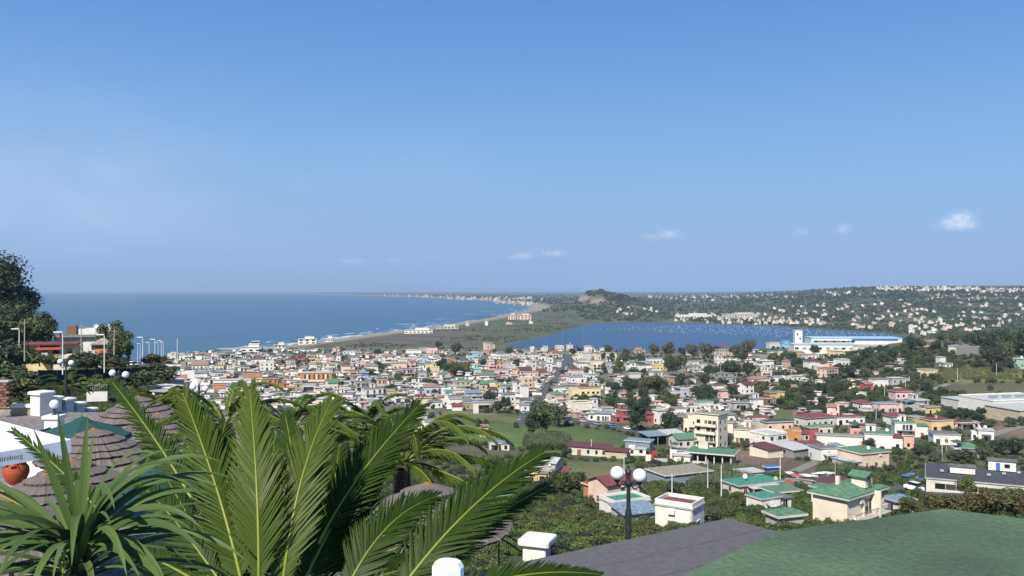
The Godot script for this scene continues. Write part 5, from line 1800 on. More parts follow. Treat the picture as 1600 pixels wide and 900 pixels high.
func far_block(u0: float, u1: float, v: float, tall: float, tone: String, words: String):
	var p := site((u0 + u1) / 2, v)
	var w := (u1 - u0) * -p.z / LENS
	var o := thing("beach_building" if "beach" in words else "large_building", p, rng.randf_range(-0.15, 0.2))
	var dp := minf(w * 0.4, 24.0)
	block(o, "wall", paint(tone), Vector3(0, tall / 2 - 1, -dp / 2), Vector3(w, tall + 2, dp))
	block(o, "roof", paint("whiteroof"), Vector3(0, tall + 0.2, -dp / 2), Vector3(w + 1.5, 0.5, dp + 1.5))
	block(o, "upper_storey", paint(tone), Vector3(w * 0.12, tall + 1.7, -dp / 2), Vector3(w * 0.5, 3.0, dp * 0.6))
	block(o, "upper_roof", paint("whiteroof"), Vector3(w * 0.12, tall + 3.35, -dp / 2), Vector3(w * 0.52, 0.3, dp * 0.65))
	var n := clampi(int(w / 6.0), 3, 12)
	for f in int(maxf(tall / 3.2, 1.0)):
		for i in n: block(o, "window", glass(), Vector3((i + 0.5) / n * w - w / 2, f * 3.2 + 1.8, 0.04), Vector3(w / n * 0.5, 1.6, 0.12))
	tag(o, words, "building")
	stood(p.x, p.z, w * 0.5)

func ship_house():
	var p := site(393, 549)
	var o := thing("beach_restaurant", p + Vector3(0, 0, -8), 0.1)
	for i in 3:
		block(o, "deck", paint("white"), Vector3(-1.0 + i * 1.2, 2.0 + i * 3.0, 0), Vector3(22.0 - i * 5.5, 1.3, 12 - i * 2.5))
		block(o, "ribbon_window", glass(), Vector3(-1.0 + i * 1.2, 3.4 + i * 3.0, 0), Vector3(19.0 - i * 5.5, 1.7, 10.5 - i * 2.5))
	block(o, "roof", paint("white"), Vector3(2.4, 10.6, 0), Vector3(9.0, 0.4, 6.0))
	block(o, "base", paint("offwhite"), Vector3(-2.0, 0.4, 0), Vector3(27, 2.0, 14))
	tag(o, "white ship-like beach restaurant in stepped decks on the near shore", "restaurant")
	stood(p.x, p.z, 16)

# ---------------------------------------------------------------- the cape on the left
func headland():
	rng.seed = 303
	var walk := road("cape_road", [[74, 579], [110, 578.5], [160, 577], [205, 573], [232, 568], [256, 563]], 6.0, asphalt())
	var ramp := road("paved_ramp", [[296, 612], [290, 596], [287, 582], [286, 572], [286, 566]], 4.6, concrete(), 0.5)
	mark("the cape road", walk[walk.size() / 2])
	mark("the paved ramp", ramp[ramp.size() / 2])
	# low wall along the ramp, stepped with the slope
	var o := thing("ramp_wall", ramp[0])
	for i in ramp.size() - 1:
		var a: Vector3 = ramp[i]
		var b: Vector3 = ramp[i + 1]
		var side := Vector3(-(b - a).z, 0, (b - a).x).normalized() * 2.5
		var s := Shape.new()
		var mid := (a + b) * 0.5 + side
		var along := (b - a).normalized()
		s.box(Vector3.ZERO, Vector3(0.3, 2.6, (b - a).length() + 0.02), Basis(along.cross(Vector3.UP), Vector3.UP, -Vector3(along.x, 0, along.z).normalized()).orthonormalized())
		put(o, "wall_panel", s.done(), concrete(), Transform3D(Basis.IDENTITY, mid - ramp[0] + Vector3(0, 0.4, 0)))
	tag(o, "pale low wall along the sea side of the paved ramp", "wall")
	red_house()
	white_house()
	kiosk()
	# purple-grey garden wall above the road
	var g := thing("garden_wall", at(0, 580, 176))
	for i in 14:
		var a := site(-10 + i * 15, 572.5 - i * 0.25)
		block(g, "wall_panel", paint("violetroof") if i % 2 else paint("lavender"), a - g.position + Vector3(0, 0.5, 0), Vector3(2.15, 2.4, 0.3), 0.1)
	tag(g, "mauve-grey panel wall along the cape road", "wall")
	# dark mesh windbreak
	var f := thing("mesh_fence", site(64, 597))
	var net := stuff("dark_netting", Color(0.10, 0.12, 0.16), 0.9, {"albedo_texture": tex.grain, "uv1_triplanar": true, "uv1_world_triplanar": true, "uv1_scale": Vector3.ONE * 0.8})
	var pts := [[60, 600, 578], [90, 600, 578], [120, 599, 577.5], [150, 597, 577], [180, 594, 576], [205, 591, 575], [232, 587, 573], [246, 583, 571], [258, 580, 568]]
	for i in pts.size() - 1:
		var d0 := lerpf(158, 200, i / 8.0)
		var d1 := lerpf(158, 200, (i + 1) / 8.0)
		var a := at(pts[i][0], pts[i][1], d0)
		var b := at(pts[i + 1][0], pts[i + 1][1], d1)
		var s := Shape.new()
		var ta := at(pts[i][0], pts[i][2], d0)
		var tb := at(pts[i + 1][0], pts[i + 1][2], d1)
		var rows := []
		for k in 5: rows.append([a.lerp(ta, k / 4.0) + Vector3(0, -0.6 if k == 0 else 0, 0.12 * sin(k * 2.0 + i)), a.lerp(b, 0.5).lerp(ta.lerp(tb, 0.5), k / 4.0) + Vector3(0, -0.06 if k == 4 else 0.0, -0.15), b.lerp(tb, k / 4.0) + Vector3(0, 0, 0.12 * sin(k * 2.0 + i + 1))])
		s.sheet(rows)
		put(f, "net_panel", s.done(), net, Transform3D(Basis.IDENTITY, -f.position))
		var ps := Shape.new()
		ps.tube([a + Vector3(0, -1, 0.2), ta + Vector3(0, 0.15, 0.2)], [0.05, 0.05], 6)
		put(f, "post", ps.done(), paint("gray"), Transform3D(Basis.IDENTITY, -f.position))
	tag(f, "dark windbreak netting on posts below the cape road", "fence")
	mark("the dark netting", f.position + Vector3(14, 0, -10))
	# street lamps and poles along the cape road: [u of post, v of head, pixels tall]
	for l in [[30, 514, 50], [98, 519, 57], [163, 523, 51], [223, 527, 46], [242, 530, 41], [233, 535, 30], [219, 537, 28], [247, 535, 27], [252, 532, 30], [255, 534, 27]]:
		var hi := 6.2 if l[0] < 170 else 8.0
		var d: float = hi * LENS / l[2]
		var p := at(l[0], l[1], d)
		post_at(Vector3(p.x, p.y - hi, p.z), hi, "", false, true, 0.12)
	for l in [[38.5, 499, 57, true], [127, 505, 50, true], [178.5, 513, 34, true], [277, 529, 36, false], [215, 540, 24, false]]:
		var hi := 6.6 if l[0] < 130 else 4.4 if l[0] < 200 else 8.5
		var d: float = hi * LENS / l[2]
		var p := at(l[0], l[1], d)
		post_at(Vector3(p.x, p.y - hi, p.z), hi, "", l[3], false, 0.14)
	car(site(203, 575) + Vector3(0, 0.2, 0), 1.3, "white", "white car on the cape road above the dark netting")
	# the blue garden parasol
	var bp := site(177, 560)
	var par := thing("blue_parasol", bp)
	var c := Shape.new()
	c.lathe(Vector3(0, 2.0, 0), [Vector2(1.5, 0), Vector2(1.35, 0.5), Vector2(0.8, 0.85), Vector2(0.0, 1.0)], 10)
	put(par, "canopy", c.done(), stuff("blue_cloth", Color(0.10, 0.20, 0.65), 0.8))
	block(par, "pole", paint("gray"), Vector3(0, 1.3, 0), Vector3(0.06, 2.8, 0.06))
	tag(par, "bright blue closed-in parasol before the dark garden trees", "parasol")
	for q in [[4, 566, "blue drum cover nearest the left edge by the mauve wall"], [28, 565, "blue tarpaulin heap behind the leftmost street lamp"], [49, 564, "bright blue barrel beside the wooden pole"]]:
		var bo := thing("blue_cover", site(q[0], q[1] + 4) + Vector3(0, 0.6, 0))
		put(bo, "sheet", soft_block(Vector3(1.2 if "barrel" in q[2] else 2.2, 1.4, 1.2), 0.35), stuff("blue_sheet", Color(0.08, 0.36, 0.68), 0.6))
		tag(bo, q[2], "cover")
	# trees on the cape
	for t in [["grand", "dark", -8, 548, 228, 25.0, 0.95, "huge dark tree towering at the left edge"], ["grand", "dark", -45, 545, 222, 24.0, 1.1, "dark tree half cut off by the left edge"], ["round", "dark", 32, 508, 235, 13.0, 1.0, "dark tree at the right foot of the huge one"], ["grand", "dark", 18, 556, 218, 14.0, 1.1, "broad dark tree filling the foot of the huge one"], ["bush", "dark", -8, 552, 205, 8.0, 1.4, ""], ["bush", "mid", 14, 556, 205, 8.0, 1.5, ""], ["bush", "dark", 38, 556, 205, 7.5, 1.2, ""], ["bush", "dark", 0, 570, 158, 5.0, 1.4, ""], ["bush", "mid", 80, 572, 172, 3.4, 1.2, ""], ["bush", "dark", 152, 572, 174, 3.6, 1.3, ""], ["bush", "mid", 130, 572, 172, 3.0, 1.3, ""], ["bush", "dark", 186, 574, 176, 3.2, 1.3, ""], ["bush", "mid", 14, 604, 128, 3.4, 1.5, ""], ["bush", "dark", 40, 600, 135, 3.6, 1.4, ""], ["bush", "mid", -6, 596, 138, 4.0, 1.4, ""], ["bush", "olive", 30, 618, 108, 2.6, 1.5, ""], ["bush", "dark", 60, 612, 118, 2.4, 1.5, ""], ["bush", "dark", 210, 602, 140, 3.0, 1.6, ""], ["bush", "mid", 236, 598, 150, 3.4, 1.5, ""], ["bush", "dark", 258, 592, 165, 3.6, 1.4, ""], ["bush", "bright", 136, 604, 135, 2.0, 1.7, ""], ["bush", "bright", 160, 608, 128, 2.0, 1.7, ""], ["pine", "mid", 4, 560, 200, 10.0, 1.2, "spreading green pine below the huge dark tree"], ["round", "bright", 52, 548, 210, 9.5, 0.9, "yellow-green tree behind the red-roofed cape house"], ["tall", "dark", 72, 545, 212, 9.5, 1.1, "dark pointed tree touching the red-roofed cape house"], ["round", "mid", 62, 547, 208, 8.0, 1.2, ""], ["round", "mid", 176, 566, 205, 10.0, 1.0, "broad dark garden tree right of the white cape house"], ["round", "mid", 188, 568, 198, 7.5, 1.0, ""], ["cypress", "dark", 201, 568, 200, 6.4, 1.3, "slim cypress at the right end of the cape gardens"], ["bush", "dark", 140, 566, 180, 3.6, 1.2, ""], ["bush", "dark", 168, 568, 176, 3.8, 1.3, ""], ["bush", "mid", 62, 570, 172, 3.2, 1.3, ""], ["bush", "mid", 50, 566, 174, 3.4, 1.2, ""], ["bush", "dark", 120, 568, 176, 3.4, 1.2, ""], ["bush", "autumn", 108, 571, 172, 2.4, 1.3, ""], ["bush", "autumn", 232, 566, 205, 2.6, 1.5, ""], ["bush", "autumn", 250, 565, 215, 2.6, 1.4, ""], ["bush", "dark", 243, 567, 208, 2.4, 1.6, ""], ["bush", "autumn", 170, 571, 172, 2.0, 1.4, ""], ["bush", "dark", 20, 562, 165, 5.0, 1.2, ""], ["bush", "mid", 30, 568, 160, 4.0, 1.2, ""]]:
		tree(t[0], t[1], 0, 0, t[5], t[6], t[7], at(t[2], t[3], t[4]))

func red_house():
	var p := at(79, 573, 186)
	var o := thing("house", p, 0.32)
	o.scale = Vector3.ONE * 0.8
	mark("the red-roofed cape house", p)
	stood(p.x, p.z, 7)
	block(o, "wall", paint("paleyellow"), Vector3(0, 2.4, -4), Vector3(12, 7.2, 7))
	block(o, "lower_wall", paint("cream"), Vector3(3.2, 1.2, 0.4), Vector3(4.5, 4.4, 2.2))
	block(o, "roof", paint("redroof"), Vector3(0, 6.2, -3.4), Vector3(13.8, 0.35, 9.6))
	block(o, "balcony", paint("salmon"), Vector3(-0.2, 2.6, 0.9), Vector3(6.0, 0.22, 2.4))
	put(o, "balcony_rail", rail_mesh(6.0, 1.0, false), paint("dark"), Transform3D(Basis.IDENTITY, Vector3(-0.2, 2.7, 1.0)))
	block(o, "awning", paint("orangeroof"), Vector3(-0.2, 5.2, 1.2), Vector3(6.2, 0.08, 2.8), 0.0, 0.32)
	for x in [-2.8, 2.6]: block(o, "pillar", paint("cream"), Vector3(x, 4.3, 0.6), Vector3(0.5, 3.6, 0.5))
	for x in [-1.6, 1.2]: window_at(o, Vector3(x, 3.8, -0.45), 0.0, 1.3, 2.2, true, paint("brown"), "door")
	for x in [-4.6, 4.6]: window_at(o, Vector3(x, 4.0, -0.45), 0.0, 1.1, 1.4, true, paint("brown"))
	window_at(o, Vector3(3.2, 1.4, 1.52), 0.0, 1.0, 1.4, true, paint("brown"))
	for z in [-6, -2.5]: window_at(o, Vector3(-6.02, 3.6, z), -PI / 2, 1.2, 1.4, true, paint("brown"))
	block(o, "chimney", paint("maroonroof"), Vector3(1.8, 7.6, -3.5), Vector3(0.5, 3.0, 0.5))
	tag(o, "yellow cape house with red roof, orange awning and iron balcony", "house")
	var l := thing("laundry", p + Vector3(-0.5, 2.3, 2.2), 0.32)
	var s := Shape.new()
	for i in 3:
		var rows := []
		for j in 4: rows.append([Vector3(-0.9 + i * 0.65, 0.9 - j * 0.4, 0.05 * j * (i - 1)), Vector3(-0.6 + i * 0.65, 0.9 - j * 0.42, 0.12 * sin(j + i)), Vector3(-0.32 + i * 0.65, 0.9 - j * 0.4, 0.0)])
		s.sheet(rows)
	put(l, "cloth", s.done(), paint("white"))
	tag(l, "white washing hung over the balcony of the cape house", "laundry")

func white_house():
	var p := at(131, 566, 222)
	var o := thing("house", p, 0.25)
	mark("the white cape house", p)
	stood(p.x, p.z, 8)
	block(o, "wall", paint("white"), Vector3(0, 2.6, -4), Vector3(14, 8.0, 8))
	block(o, "roof_slab", paint("gray"), Vector3(0, 6.8, -4), Vector3(16, 0.4, 10))
	block(o, "roof", paint("grayroof"), Vector3(0, 7.05, -4), Vector3(15.6, 0.1, 9.6))
	put(o, "parapet", frame_ring(9.0, 6.0, 1.5, 0.25), paint("white"), Transform3D(Basis.IDENTITY, Vector3(2.8, 7.1, -5)))
	block(o, "stair_hut", paint("brown"), Vector3(-3.8, 8.2, -5.0), Vector3(2.2, 2.4, 2.4))
	for x in [2.4, 5.2]: put(o, "dish", dish_mesh(), paint("white"), Transform3D(Basis(Vector3.UP, 0.3), Vector3(x, 8.1, -2.2)))
	for x in [-4.5, -1.0, 2.5, 5.5]: window_at(o, Vector3(x, 4.2, 0.04), 0.0, 1.2, 1.4, true, paint("gray"))
	tag(o, "white cape house with grey roof terrace and two round dishes", "house")

func kiosk():
	var p := at(161, 562, 200)
	var o := thing("garden_hut", p, 0.2)
	block(o, "wall", paint("orange"), Vector3(0, 1.6, 0), Vector3(3.0, 4.2, 2.6))
	put(o, "roof", hip_mesh(3.4, 3.0, 1.3, 0.6), paint("beigeroof"), Transform3D(Basis.IDENTITY, Vector3(0, 3.8, 0)))
	block(o, "door", paint("brown"), Vector3(0.2, 1.2, 1.34), Vector3(0.9, 2.2, 0.08))
	tag(o, "small orange garden hut with pale peaked roof on the cape", "hut")

# ---------------------------------------------------------------- trees and scrub
func vegetation():
	rng.seed = 404
	# the trees one can tell apart: [kind, tone, u, v of the foot, pixels tall, width share]
	for t in [["round", "mid", 852, 682, 62, 0.85], ["tall", "dark", 832, 684, 44, 1.1], ["round", "brown", 872, 668, 38, 1.1], ["round", "dark", 862, 660, 30, 1.0], ["tall", "dark", 995, 674, 50, 1.2], ["round", "dark", 1048, 680, 38, 1.15], ["bush", "dark", 885, 715, 20, 0.9], ["tall", "dark", 748, 672, 20, 1.2], ["tall", "dark", 759, 672, 18, 1.2], ["bush", "dark", 806, 668, 10, 1.2],
		["round", "dark", 985, 618, 32, 1.1], ["round", "olive", 1010, 620, 38, 1.1], ["round", "mid", 1030, 618, 32, 1.1], ["round", "dark", 962, 616, 22, 1.1], ["round", "dark", 988, 645, 26, 1.1], ["round", "silver", 970, 642, 22, 1.1], ["round", "dark", 1008, 640, 24, 1.1], ["round", "mid", 1020, 652, 20, 1.1], ["bush", "mid", 980, 600, 14, 1.2], ["bush", "olive", 1000, 606, 14, 1.4], ["round", "dark", 955, 640, 20, 1.0],
		["tall", "brown", 1022, 560, 25, 1.3], ["round", "brown", 1045, 560, 26, 1.0], ["round", "brown", 1083, 562, 27, 1.0], ["round", "brown", 1105, 560, 26, 1.1], ["round", "brown", 1167, 560, 32, 1.0], ["round", "brown", 1148, 558, 22, 1.1], ["round", "dark", 1065, 556, 14, 1.2], ["round", "olive", 1046, 574, 22, 1.2], ["round", "olive", 1064, 576, 22, 1.2], ["round", "dark", 1050, 588, 30, 1.0], ["tall", "olive", 950, 556, 18, 1.6], ["round", "dark", 993, 551, 10, 1.0], ["round", "mid", 975, 566, 16, 1.2], ["round", "mid", 1000, 568, 16, 1.2], ["round", "dark", 1000, 562, 12, 1.2], ["bush", "mid", 985, 562, 10, 1.6], ["round", "brown", 978, 556, 12, 1.2],
		["round", "dark", 1142, 589, 26, 1.1], ["round", "dark", 1169, 590, 28, 1.1], ["round", "brown", 1150, 588, 22, 1.1], ["bush", "mid", 1160, 604, 14, 1.6], ["round", "dark", 1160, 566, 16, 1.3], ["round", "dark", 1120, 552, 12, 1.2], ["round", "dark", 1096, 634, 28, 1.1], ["round", "dark", 1108, 628, 26, 1.2], ["round", "mid", 1090, 622, 22, 1.2], ["round", "mid", 1052, 640, 22, 1.1], ["bush", "silver", 1056, 622, 10, 1.5],
		["round", "dark", 1354, 566, 24, 1.0], ["round", "dark", 1240, 547, 12, 1.2], ["round", "dark", 1273, 556, 18, 1.1], ["round", "dark", 1246, 574, 18, 1.1], ["round", "dark", 1240, 566, 18, 1.0], ["round", "dark", 1372, 551, 12, 1.1], ["round", "dark", 1255, 572, 14, 1.2], ["round", "olive", 1208, 566, 18, 1.1], ["round", "dark", 1340, 580, 28, 1.1], ["round", "mid", 1362, 584, 26, 1.1], ["round", "dark", 1328, 592, 22, 1.2], ["round", "olive", 1351, 595, 26, 0.8], ["round", "dark", 1380, 572, 20, 1.2], ["round", "dark", 1310, 584, 18, 1.2], ["round", "dark", 1395, 562, 20, 1.2], ["round", "mid", 1412, 556, 16, 1.2], ["round", "dark", 1425, 548, 24, 1.2], ["round", "mid", 1440, 545, 16, 1.4], ["round", "dark", 1460, 548, 16, 1.3], ["bush", "dark", 1428, 596, 12, 1.3], ["bush", "dark", 1461, 592, 12, 1.3], ["bush", "dark", 1474, 616, 14, 1.2], ["bush", "dark", 1490, 619, 12, 1.1], ["tall", "olive", 1446, 612, 22, 1.3], ["bush", "mid", 1470, 630, 14, 1.4], ["bush", "dark", 1330, 641, 10, 1.4], ["bush", "dark", 1368, 632, 12, 1.4], ["bush", "dark", 1408, 640, 12, 1.4],
		["round", "dark", 1536, 552, 38, 1.0], ["round", "dark", 1556, 556, 44, 1.0], ["round", "mid", 1580, 556, 42, 1.0], ["round", "dark", 1600, 556, 46, 1.1], ["round", "olive", 1570, 566, 34, 1.0], ["round", "dark", 1545, 570, 30, 1.0], ["round", "brown", 1592, 545, 30, 1.0], ["round", "dark", 1560, 585, 22, 1.2], ["round", "dark", 1525, 545, 26, 1.1], ["round", "mid", 1510, 540, 22, 1.2], ["round", "olive", 1490, 538, 20, 1.3], ["round", "dark", 1575, 578, 20, 1.2], ["round", "dark", 1530, 578, 14, 1.3], ["round", "mid", 1470, 535, 18, 1.3],
		["round", "olive", 1360, 772, 44, 0.95], ["round", "silver", 1328, 750, 24, 1.4], ["round", "silver", 1350, 748, 22, 1.3], ["round", "dark", 1345, 712, 16, 1.2], ["round", "dark", 1362, 718, 18, 1.2], ["round", "dark", 1436, 718, 26, 0.9], ["round", "dark", 1450, 712, 18, 1.0], ["round", "silver", 1462, 722, 18, 1.4], ["round", "dark", 1408, 715, 14, 1.1], ["bush", "dark", 1390, 736, 16, 1.3], ["bush", "mid", 1415, 735, 14, 1.5], ["round", "mid", 1165, 704, 18, 1.0], ["bush", "mid", 1152, 698, 10, 1.3], ["round", "bright", 1510, 778, 36, 1.0], ["round", "mid", 1435, 796, 36, 0.9], ["tall", "dark", 1540, 652, 18, 1.6], ["round", "dark", 1490, 658, 22, 1.2], ["round", "dark", 1508, 660, 24, 1.2], ["round", "dark", 1528, 664, 22, 1.2], ["round", "mid", 1545, 672, 20, 1.1], ["round", "silver", 1580, 668, 18, 1.3], ["round", "silver", 1598, 666, 18, 1.2], ["round", "dark", 1560, 712, 30, 1.2], ["round", "dark", 1590, 712, 32, 1.2], ["round", "mid", 1530, 704, 22, 1.2], ["round", "dark", 1480, 674, 12, 1.2],
		["round", "mid", 875, 772, 40, 1.2], ["round", "dark", 852, 778, 34, 1.2], ["round", "olive", 895, 768, 32, 1.2], ["round", "dark", 906, 760, 24, 1.1], ["round", "mid", 838, 790, 26, 1.4], ["round", "dark", 1052, 776, 26, 1.1], ["round", "bright", 1040, 772, 22, 1.1], ["round", "silver", 1112, 828, 42, 1.0], ["round", "olive", 1096, 822, 34, 1.0], ["round", "mid", 1132, 818, 28, 1.2], ["bush", "mid", 1205, 784, 16, 1.1], ["round", "mid", 1210, 768, 16, 0.9], ["bush", "mid", 1250, 792, 18, 1.2], ["bush", "mid", 1256, 808, 18, 1.2], ["round", "mid", 1172, 806, 20, 1.2], ["round", "olive", 1160, 794, 18, 1.2], ["bush", "bright", 1206, 838, 16, 1.2], ["bush", "bright", 1245, 836, 16, 1.3], ["bush", "mid", 945, 792, 14, 1.1], ["round", "dark", 1110, 766, 18, 1.4], ["round", "dark", 1096, 764, 18, 1.3], ["round", "olive", 1462, 806, 40, 1.2], ["round", "autumn", 1490, 812, 42, 1.2], ["round", "autumn", 1520, 808, 44, 1.1], ["round", "autumn", 1552, 810, 50, 1.0], ["round", "olive", 1580, 812, 52, 1.0], ["round", "autumn", 1610, 815, 50, 1.0], ["round", "olive", 1420, 808, 38, 1.0], ["round", "mid", 1405, 800, 30, 1.1], ["round", "autumn", 1538, 800, 34, 1.1], ["round", "autumn", 1480, 798, 30, 1.2],
		["round", "dark", 685, 545, 12, 1.3], ["round", "dark", 712, 556, 22, 1.1], ["round", "dark", 690, 581, 22, 1.1], ["round", "mid", 712, 588, 26, 1.1], ["round", "bright", 726, 586, 22, 1.2], ["round", "dark", 700, 585, 20, 1.1], ["round", "dark", 808, 573, 14, 1.2], ["round", "dark", 796, 556, 14, 1.2], ["bush", "dark", 800, 602, 16, 1.6], ["bush", "mid", 785, 598, 10, 2.0], ["round", "dark", 790, 642, 24, 1.0], ["round", "dark", 780, 645, 22, 1.2], ["bush", "mid", 762, 645, 12, 1.6], ["round", "dark", 836, 640, 14, 1.1], ["bush", "mid", 865, 605, 12, 1.3], ["bush", "dark", 882, 585, 12, 1.2], ["bush", "dark", 862, 614, 12, 1.2], ["round", "dark", 895, 556, 12, 1.2], ["round", "dark", 905, 552, 10, 1.2], ["round", "dark", 1010, 545, 7, 1.4], ["bush", "mid", 600, 576, 10, 1.4], ["bush", "mid", 624, 592, 16, 1.2], ["bush", "dark", 590, 552, 10, 1.4], ["bush", "mid", 538, 596, 12, 1.2], ["round", "dark", 532, 607, 14, 1.0], ["bush", "mid", 665, 600, 12, 1.8], ["bush", "dark", 395, 577, 10, 1.2], ["bush", "mid", 325, 572, 8, 1.6], ["bush", "dark", 372, 564, 8, 1.8], ["bush", "mid", 340, 574, 8, 1.5], ["bush", "dark", 442, 570, 10, 1.2], ["round", "dark", 422, 552, 8, 1.2], ["round", "dark", 408, 552, 8, 1.2], ["round", "dark", 418, 605, 16, 0.9], ["bush", "dark", 545, 572, 8, 1.4], ["bush", "mid", 735, 572, 10, 1.3], ["round", "dark", 755, 574, 14, 1.0]]:
		var p := site(t[2], t[3])
		tree(t[0], t[1], t[2], t[3], t[4] * -p.z / LENS, t[5])
	# orchards and hedges that fill the gaps, still one by one: [u0, u1, v0, v1, how many, kinds, tones, least, most]
	for g in [[1210, 1330, 604, 640, 26, ["round", "bush"], ["dark", "mid", "dark", "olive"], 4.0, 7.5], [1410, 1480, 545, 580, 8, ["round"], ["dark", "mid"], 5.0, 9.0], [1100, 1160, 580, 590, 8, ["round"], ["dark"], 5.0, 8.0], [880, 1000, 560, 640, 26, ["round", "round", "bush", "tall"], ["dark", "mid", "olive", "dark"], 5.0, 10.0], [560, 830, 550, 640, 30, ["round", "bush"], ["dark", "mid", "dark"], 4.0, 8.0], [1000, 1200, 560, 640, 34, ["round", "round", "bush"], ["dark", "mid", "olive", "dark"], 5.0, 10.0], [1280, 1560, 610, 730, 30, ["round", "bush"], ["dark", "mid", "silver"], 3.5, 7.0], [900, 1010, 785, 835, 8, ["bush", "round"], ["mid", "olive", "dark"], 2.5, 4.5]]:
		for i in g[4]:
			var p := site(rng.randf_range(g[0], g[1]), rng.randf_range(g[2], g[3]))
			if is_free(p.x, p.z, 2.0): tree(g[5][rng.randi() % g[5].size()], g[6][rng.randi() % g[6].size()], 0, 0, rng.randf_range(g[7], g[8]), rng.randf_range(0.9, 1.2), "", p)
	# sheds, yard walls and lean-tos packed between the houses
	var small := Shape.new()
	small.ink = Color(1, 1, 1)
	small.box(Vector3(0, 0.6, 0), Vector3(4.0, 3.2, 3.0))
	small.box(Vector3(3.6, 0.1, 1.2), Vector3(3.4, 2.2, 0.25))
	small.ink = Color(0.7, 0.68, 0.66)
	small.box(Vector3(0, 2.3, 0.3), Vector3(4.5, 0.18, 4.0))
	small.ink = Color(0.2, 0.19, 0.18)
	small.box(Vector3(-0.6, 0.9, 1.52), Vector3(1.1, 2.0, 0.08))
	var sheds := []
	var shades := []
	for i in 1900:
		var u := rng.randf_range(262, 1420)
		var v := lerpf(548.0, 640.0 if u < 820.0 else 655.0, rng.randf())
		if u > 940.0 and rng.randf() < 0.66: continue
		if u > 1200.0 and rng.randf() < 0.4: continue
		var p := site(u, v)
		var skip := p.y < 0.6 or not is_free(p.x, p.z, 1.6)
		for q in fields: skip = skip or Geometry2D.is_point_in_polygon(Vector2(p.x, p.z), q[0])
		if skip: continue
		stood(p.x, p.z, 3.0)
		sheds.append(Transform3D(Basis(Vector3.UP, rng.randf_range(-0.5, 0.6) + (PI / 2 if rng.randf() < 0.3 else 0.0)) * Basis.from_scale(Vector3(rng.randf_range(0.7, 1.5), rng.randf_range(0.7, 1.3), rng.randf_range(0.7, 1.4))), p))
		var tone: String = ["white", "white", "offwhite", "lightgray", "cream", "white", "palepink", "gray", "white", "paletiles"][rng.randi() % 10]
		var c: Color = PAINT[tone]
		shades.append(c.srgb_to_linear())
	scatter("outbuildings", small.done(), stuff("far_render", Color.WHITE, 0.9, {"vertex_color_use_as_albedo": true}), sheds, shades).set_meta("label", "sheds, yard walls and lean-tos between the houses")
	# what nobody could count: garden scrub, hedges, slope growth, far woods
	var lots := {"dark": [[], []], "mid": [[], []], "olive": [[], []], "bright": [[], []], "autumn": [[], []]}
	var order := ["dark", "mid", "bright", "mid", "dark", "bright", "mid", "mid", "olive"]
	for i in 22000:
		var d := 25.0 * pow(430.0 / 25.0, pow(rng.randf(), 0.75))
		var a := rng.randf_range(-0.68, 0.68)
		if i % 9 == 0:
			d = rng.randf_range(50.0, 158.0)
			a = rng.randf_range(-0.64, -0.36)
		var x := a * d
		if a > -0.02 and d < 70.0: continue
		if a < -0.30 and d < 60.0: continue
		if a < -0.34 and d > 240.0: continue
		if d < 42.0 and (x < -9.3 or d < 23.0): continue
		var open := d > 300.0 and a > -0.2
		var p := Vector2(x, -d)
		var skip := false
		for f in fields:
			if Geometry2D.is_point_in_polygon(p, f[0]):
				skip = true
				break
		if skip or (open and rough.get_noise_2d(x * 3.0, d * 3.0) < (0.02 if a < 0.28 else -0.25)): continue
		if d > 160.0 and d < 260.0 and a > -0.66 and a < -0.36 and fine.get_noise_2d(x, d) < 0.1: continue
		var r := rng.randf_range(0.8, 1.9) * (0.75 if d < 90.0 else 1.0) * (0.72 if a < -0.34 and d > 55.0 and d < 170.0 else 1.0)
		if not is_free(x, -d, r * 0.8): continue
		var patch := rough.get_noise_2d(x * 4.0 + 90.0, d * 4.0)
		var k: String = order[clampi(int((patch + 0.5) * 9.0 + rng.randf_range(-1.5, 1.5)), 0, 8)]
		lots[k][hash(k) % 2].append(Transform3D(Basis(Vector3.UP, rng.randf() * TAU) * Basis.from_scale(Vector3(r * 1.35, r * rng.randf_range(0.9, 1.5), r * 1.35)), Vector3(x, ground(x, -d) - 0.1, -d)))
	# between the houses and out to the lagoon
	for i in 9000:
		var v := 544.0 + 110.0 * pow(rng.randf(), 1.1)
		var u := rng.randf_range(250, 1620)
		if v > 600 and u < 1200 and rng.randf() < 0.5: continue
		var p := site(u, v)
		if -p.z > 1400.0 or p.y < 0.4: continue
		var skip := false
		for f in fields:
			if Geometry2D.is_point_in_polygon(Vector2(p.x, p.z), f[0]):
				skip = true
				break
		if skip: continue
		if u < 1180 and rough.get_noise_2d(p.x * 3.0, p.z * 3.0) < -0.02: continue
		var r := rng.randf_range(1.0, 2.6) * (1.25 if u > 1180 else 0.9)
		if not is_free(p.x, p.z, r * 1.0): continue
		var k: String = order[rng.randi() % 9]
		if k == "bright" and rng.randf() < 0.7: k = "dark"
		lots[k][hash(k) % 2].append(Transform3D(Basis(Vector3.UP, rng.randf() * TAU) * Basis.from_scale(Vector3(r * 1.3, r * rng.randf_range(0.9, 1.5), r * 1.3)), p))
	for k in lots:
		for j in 2:
			if lots[k][j].size() > 0:
				var o := scatter("scrub", crown_meshes["shrub%d" % j], leaves(k), lots[k][j])
				o.set_meta("label", "%s scrub and garden growth over the slopes" % TONES[k])
	# reeds and cane in thickets
	var cane := [[], []]
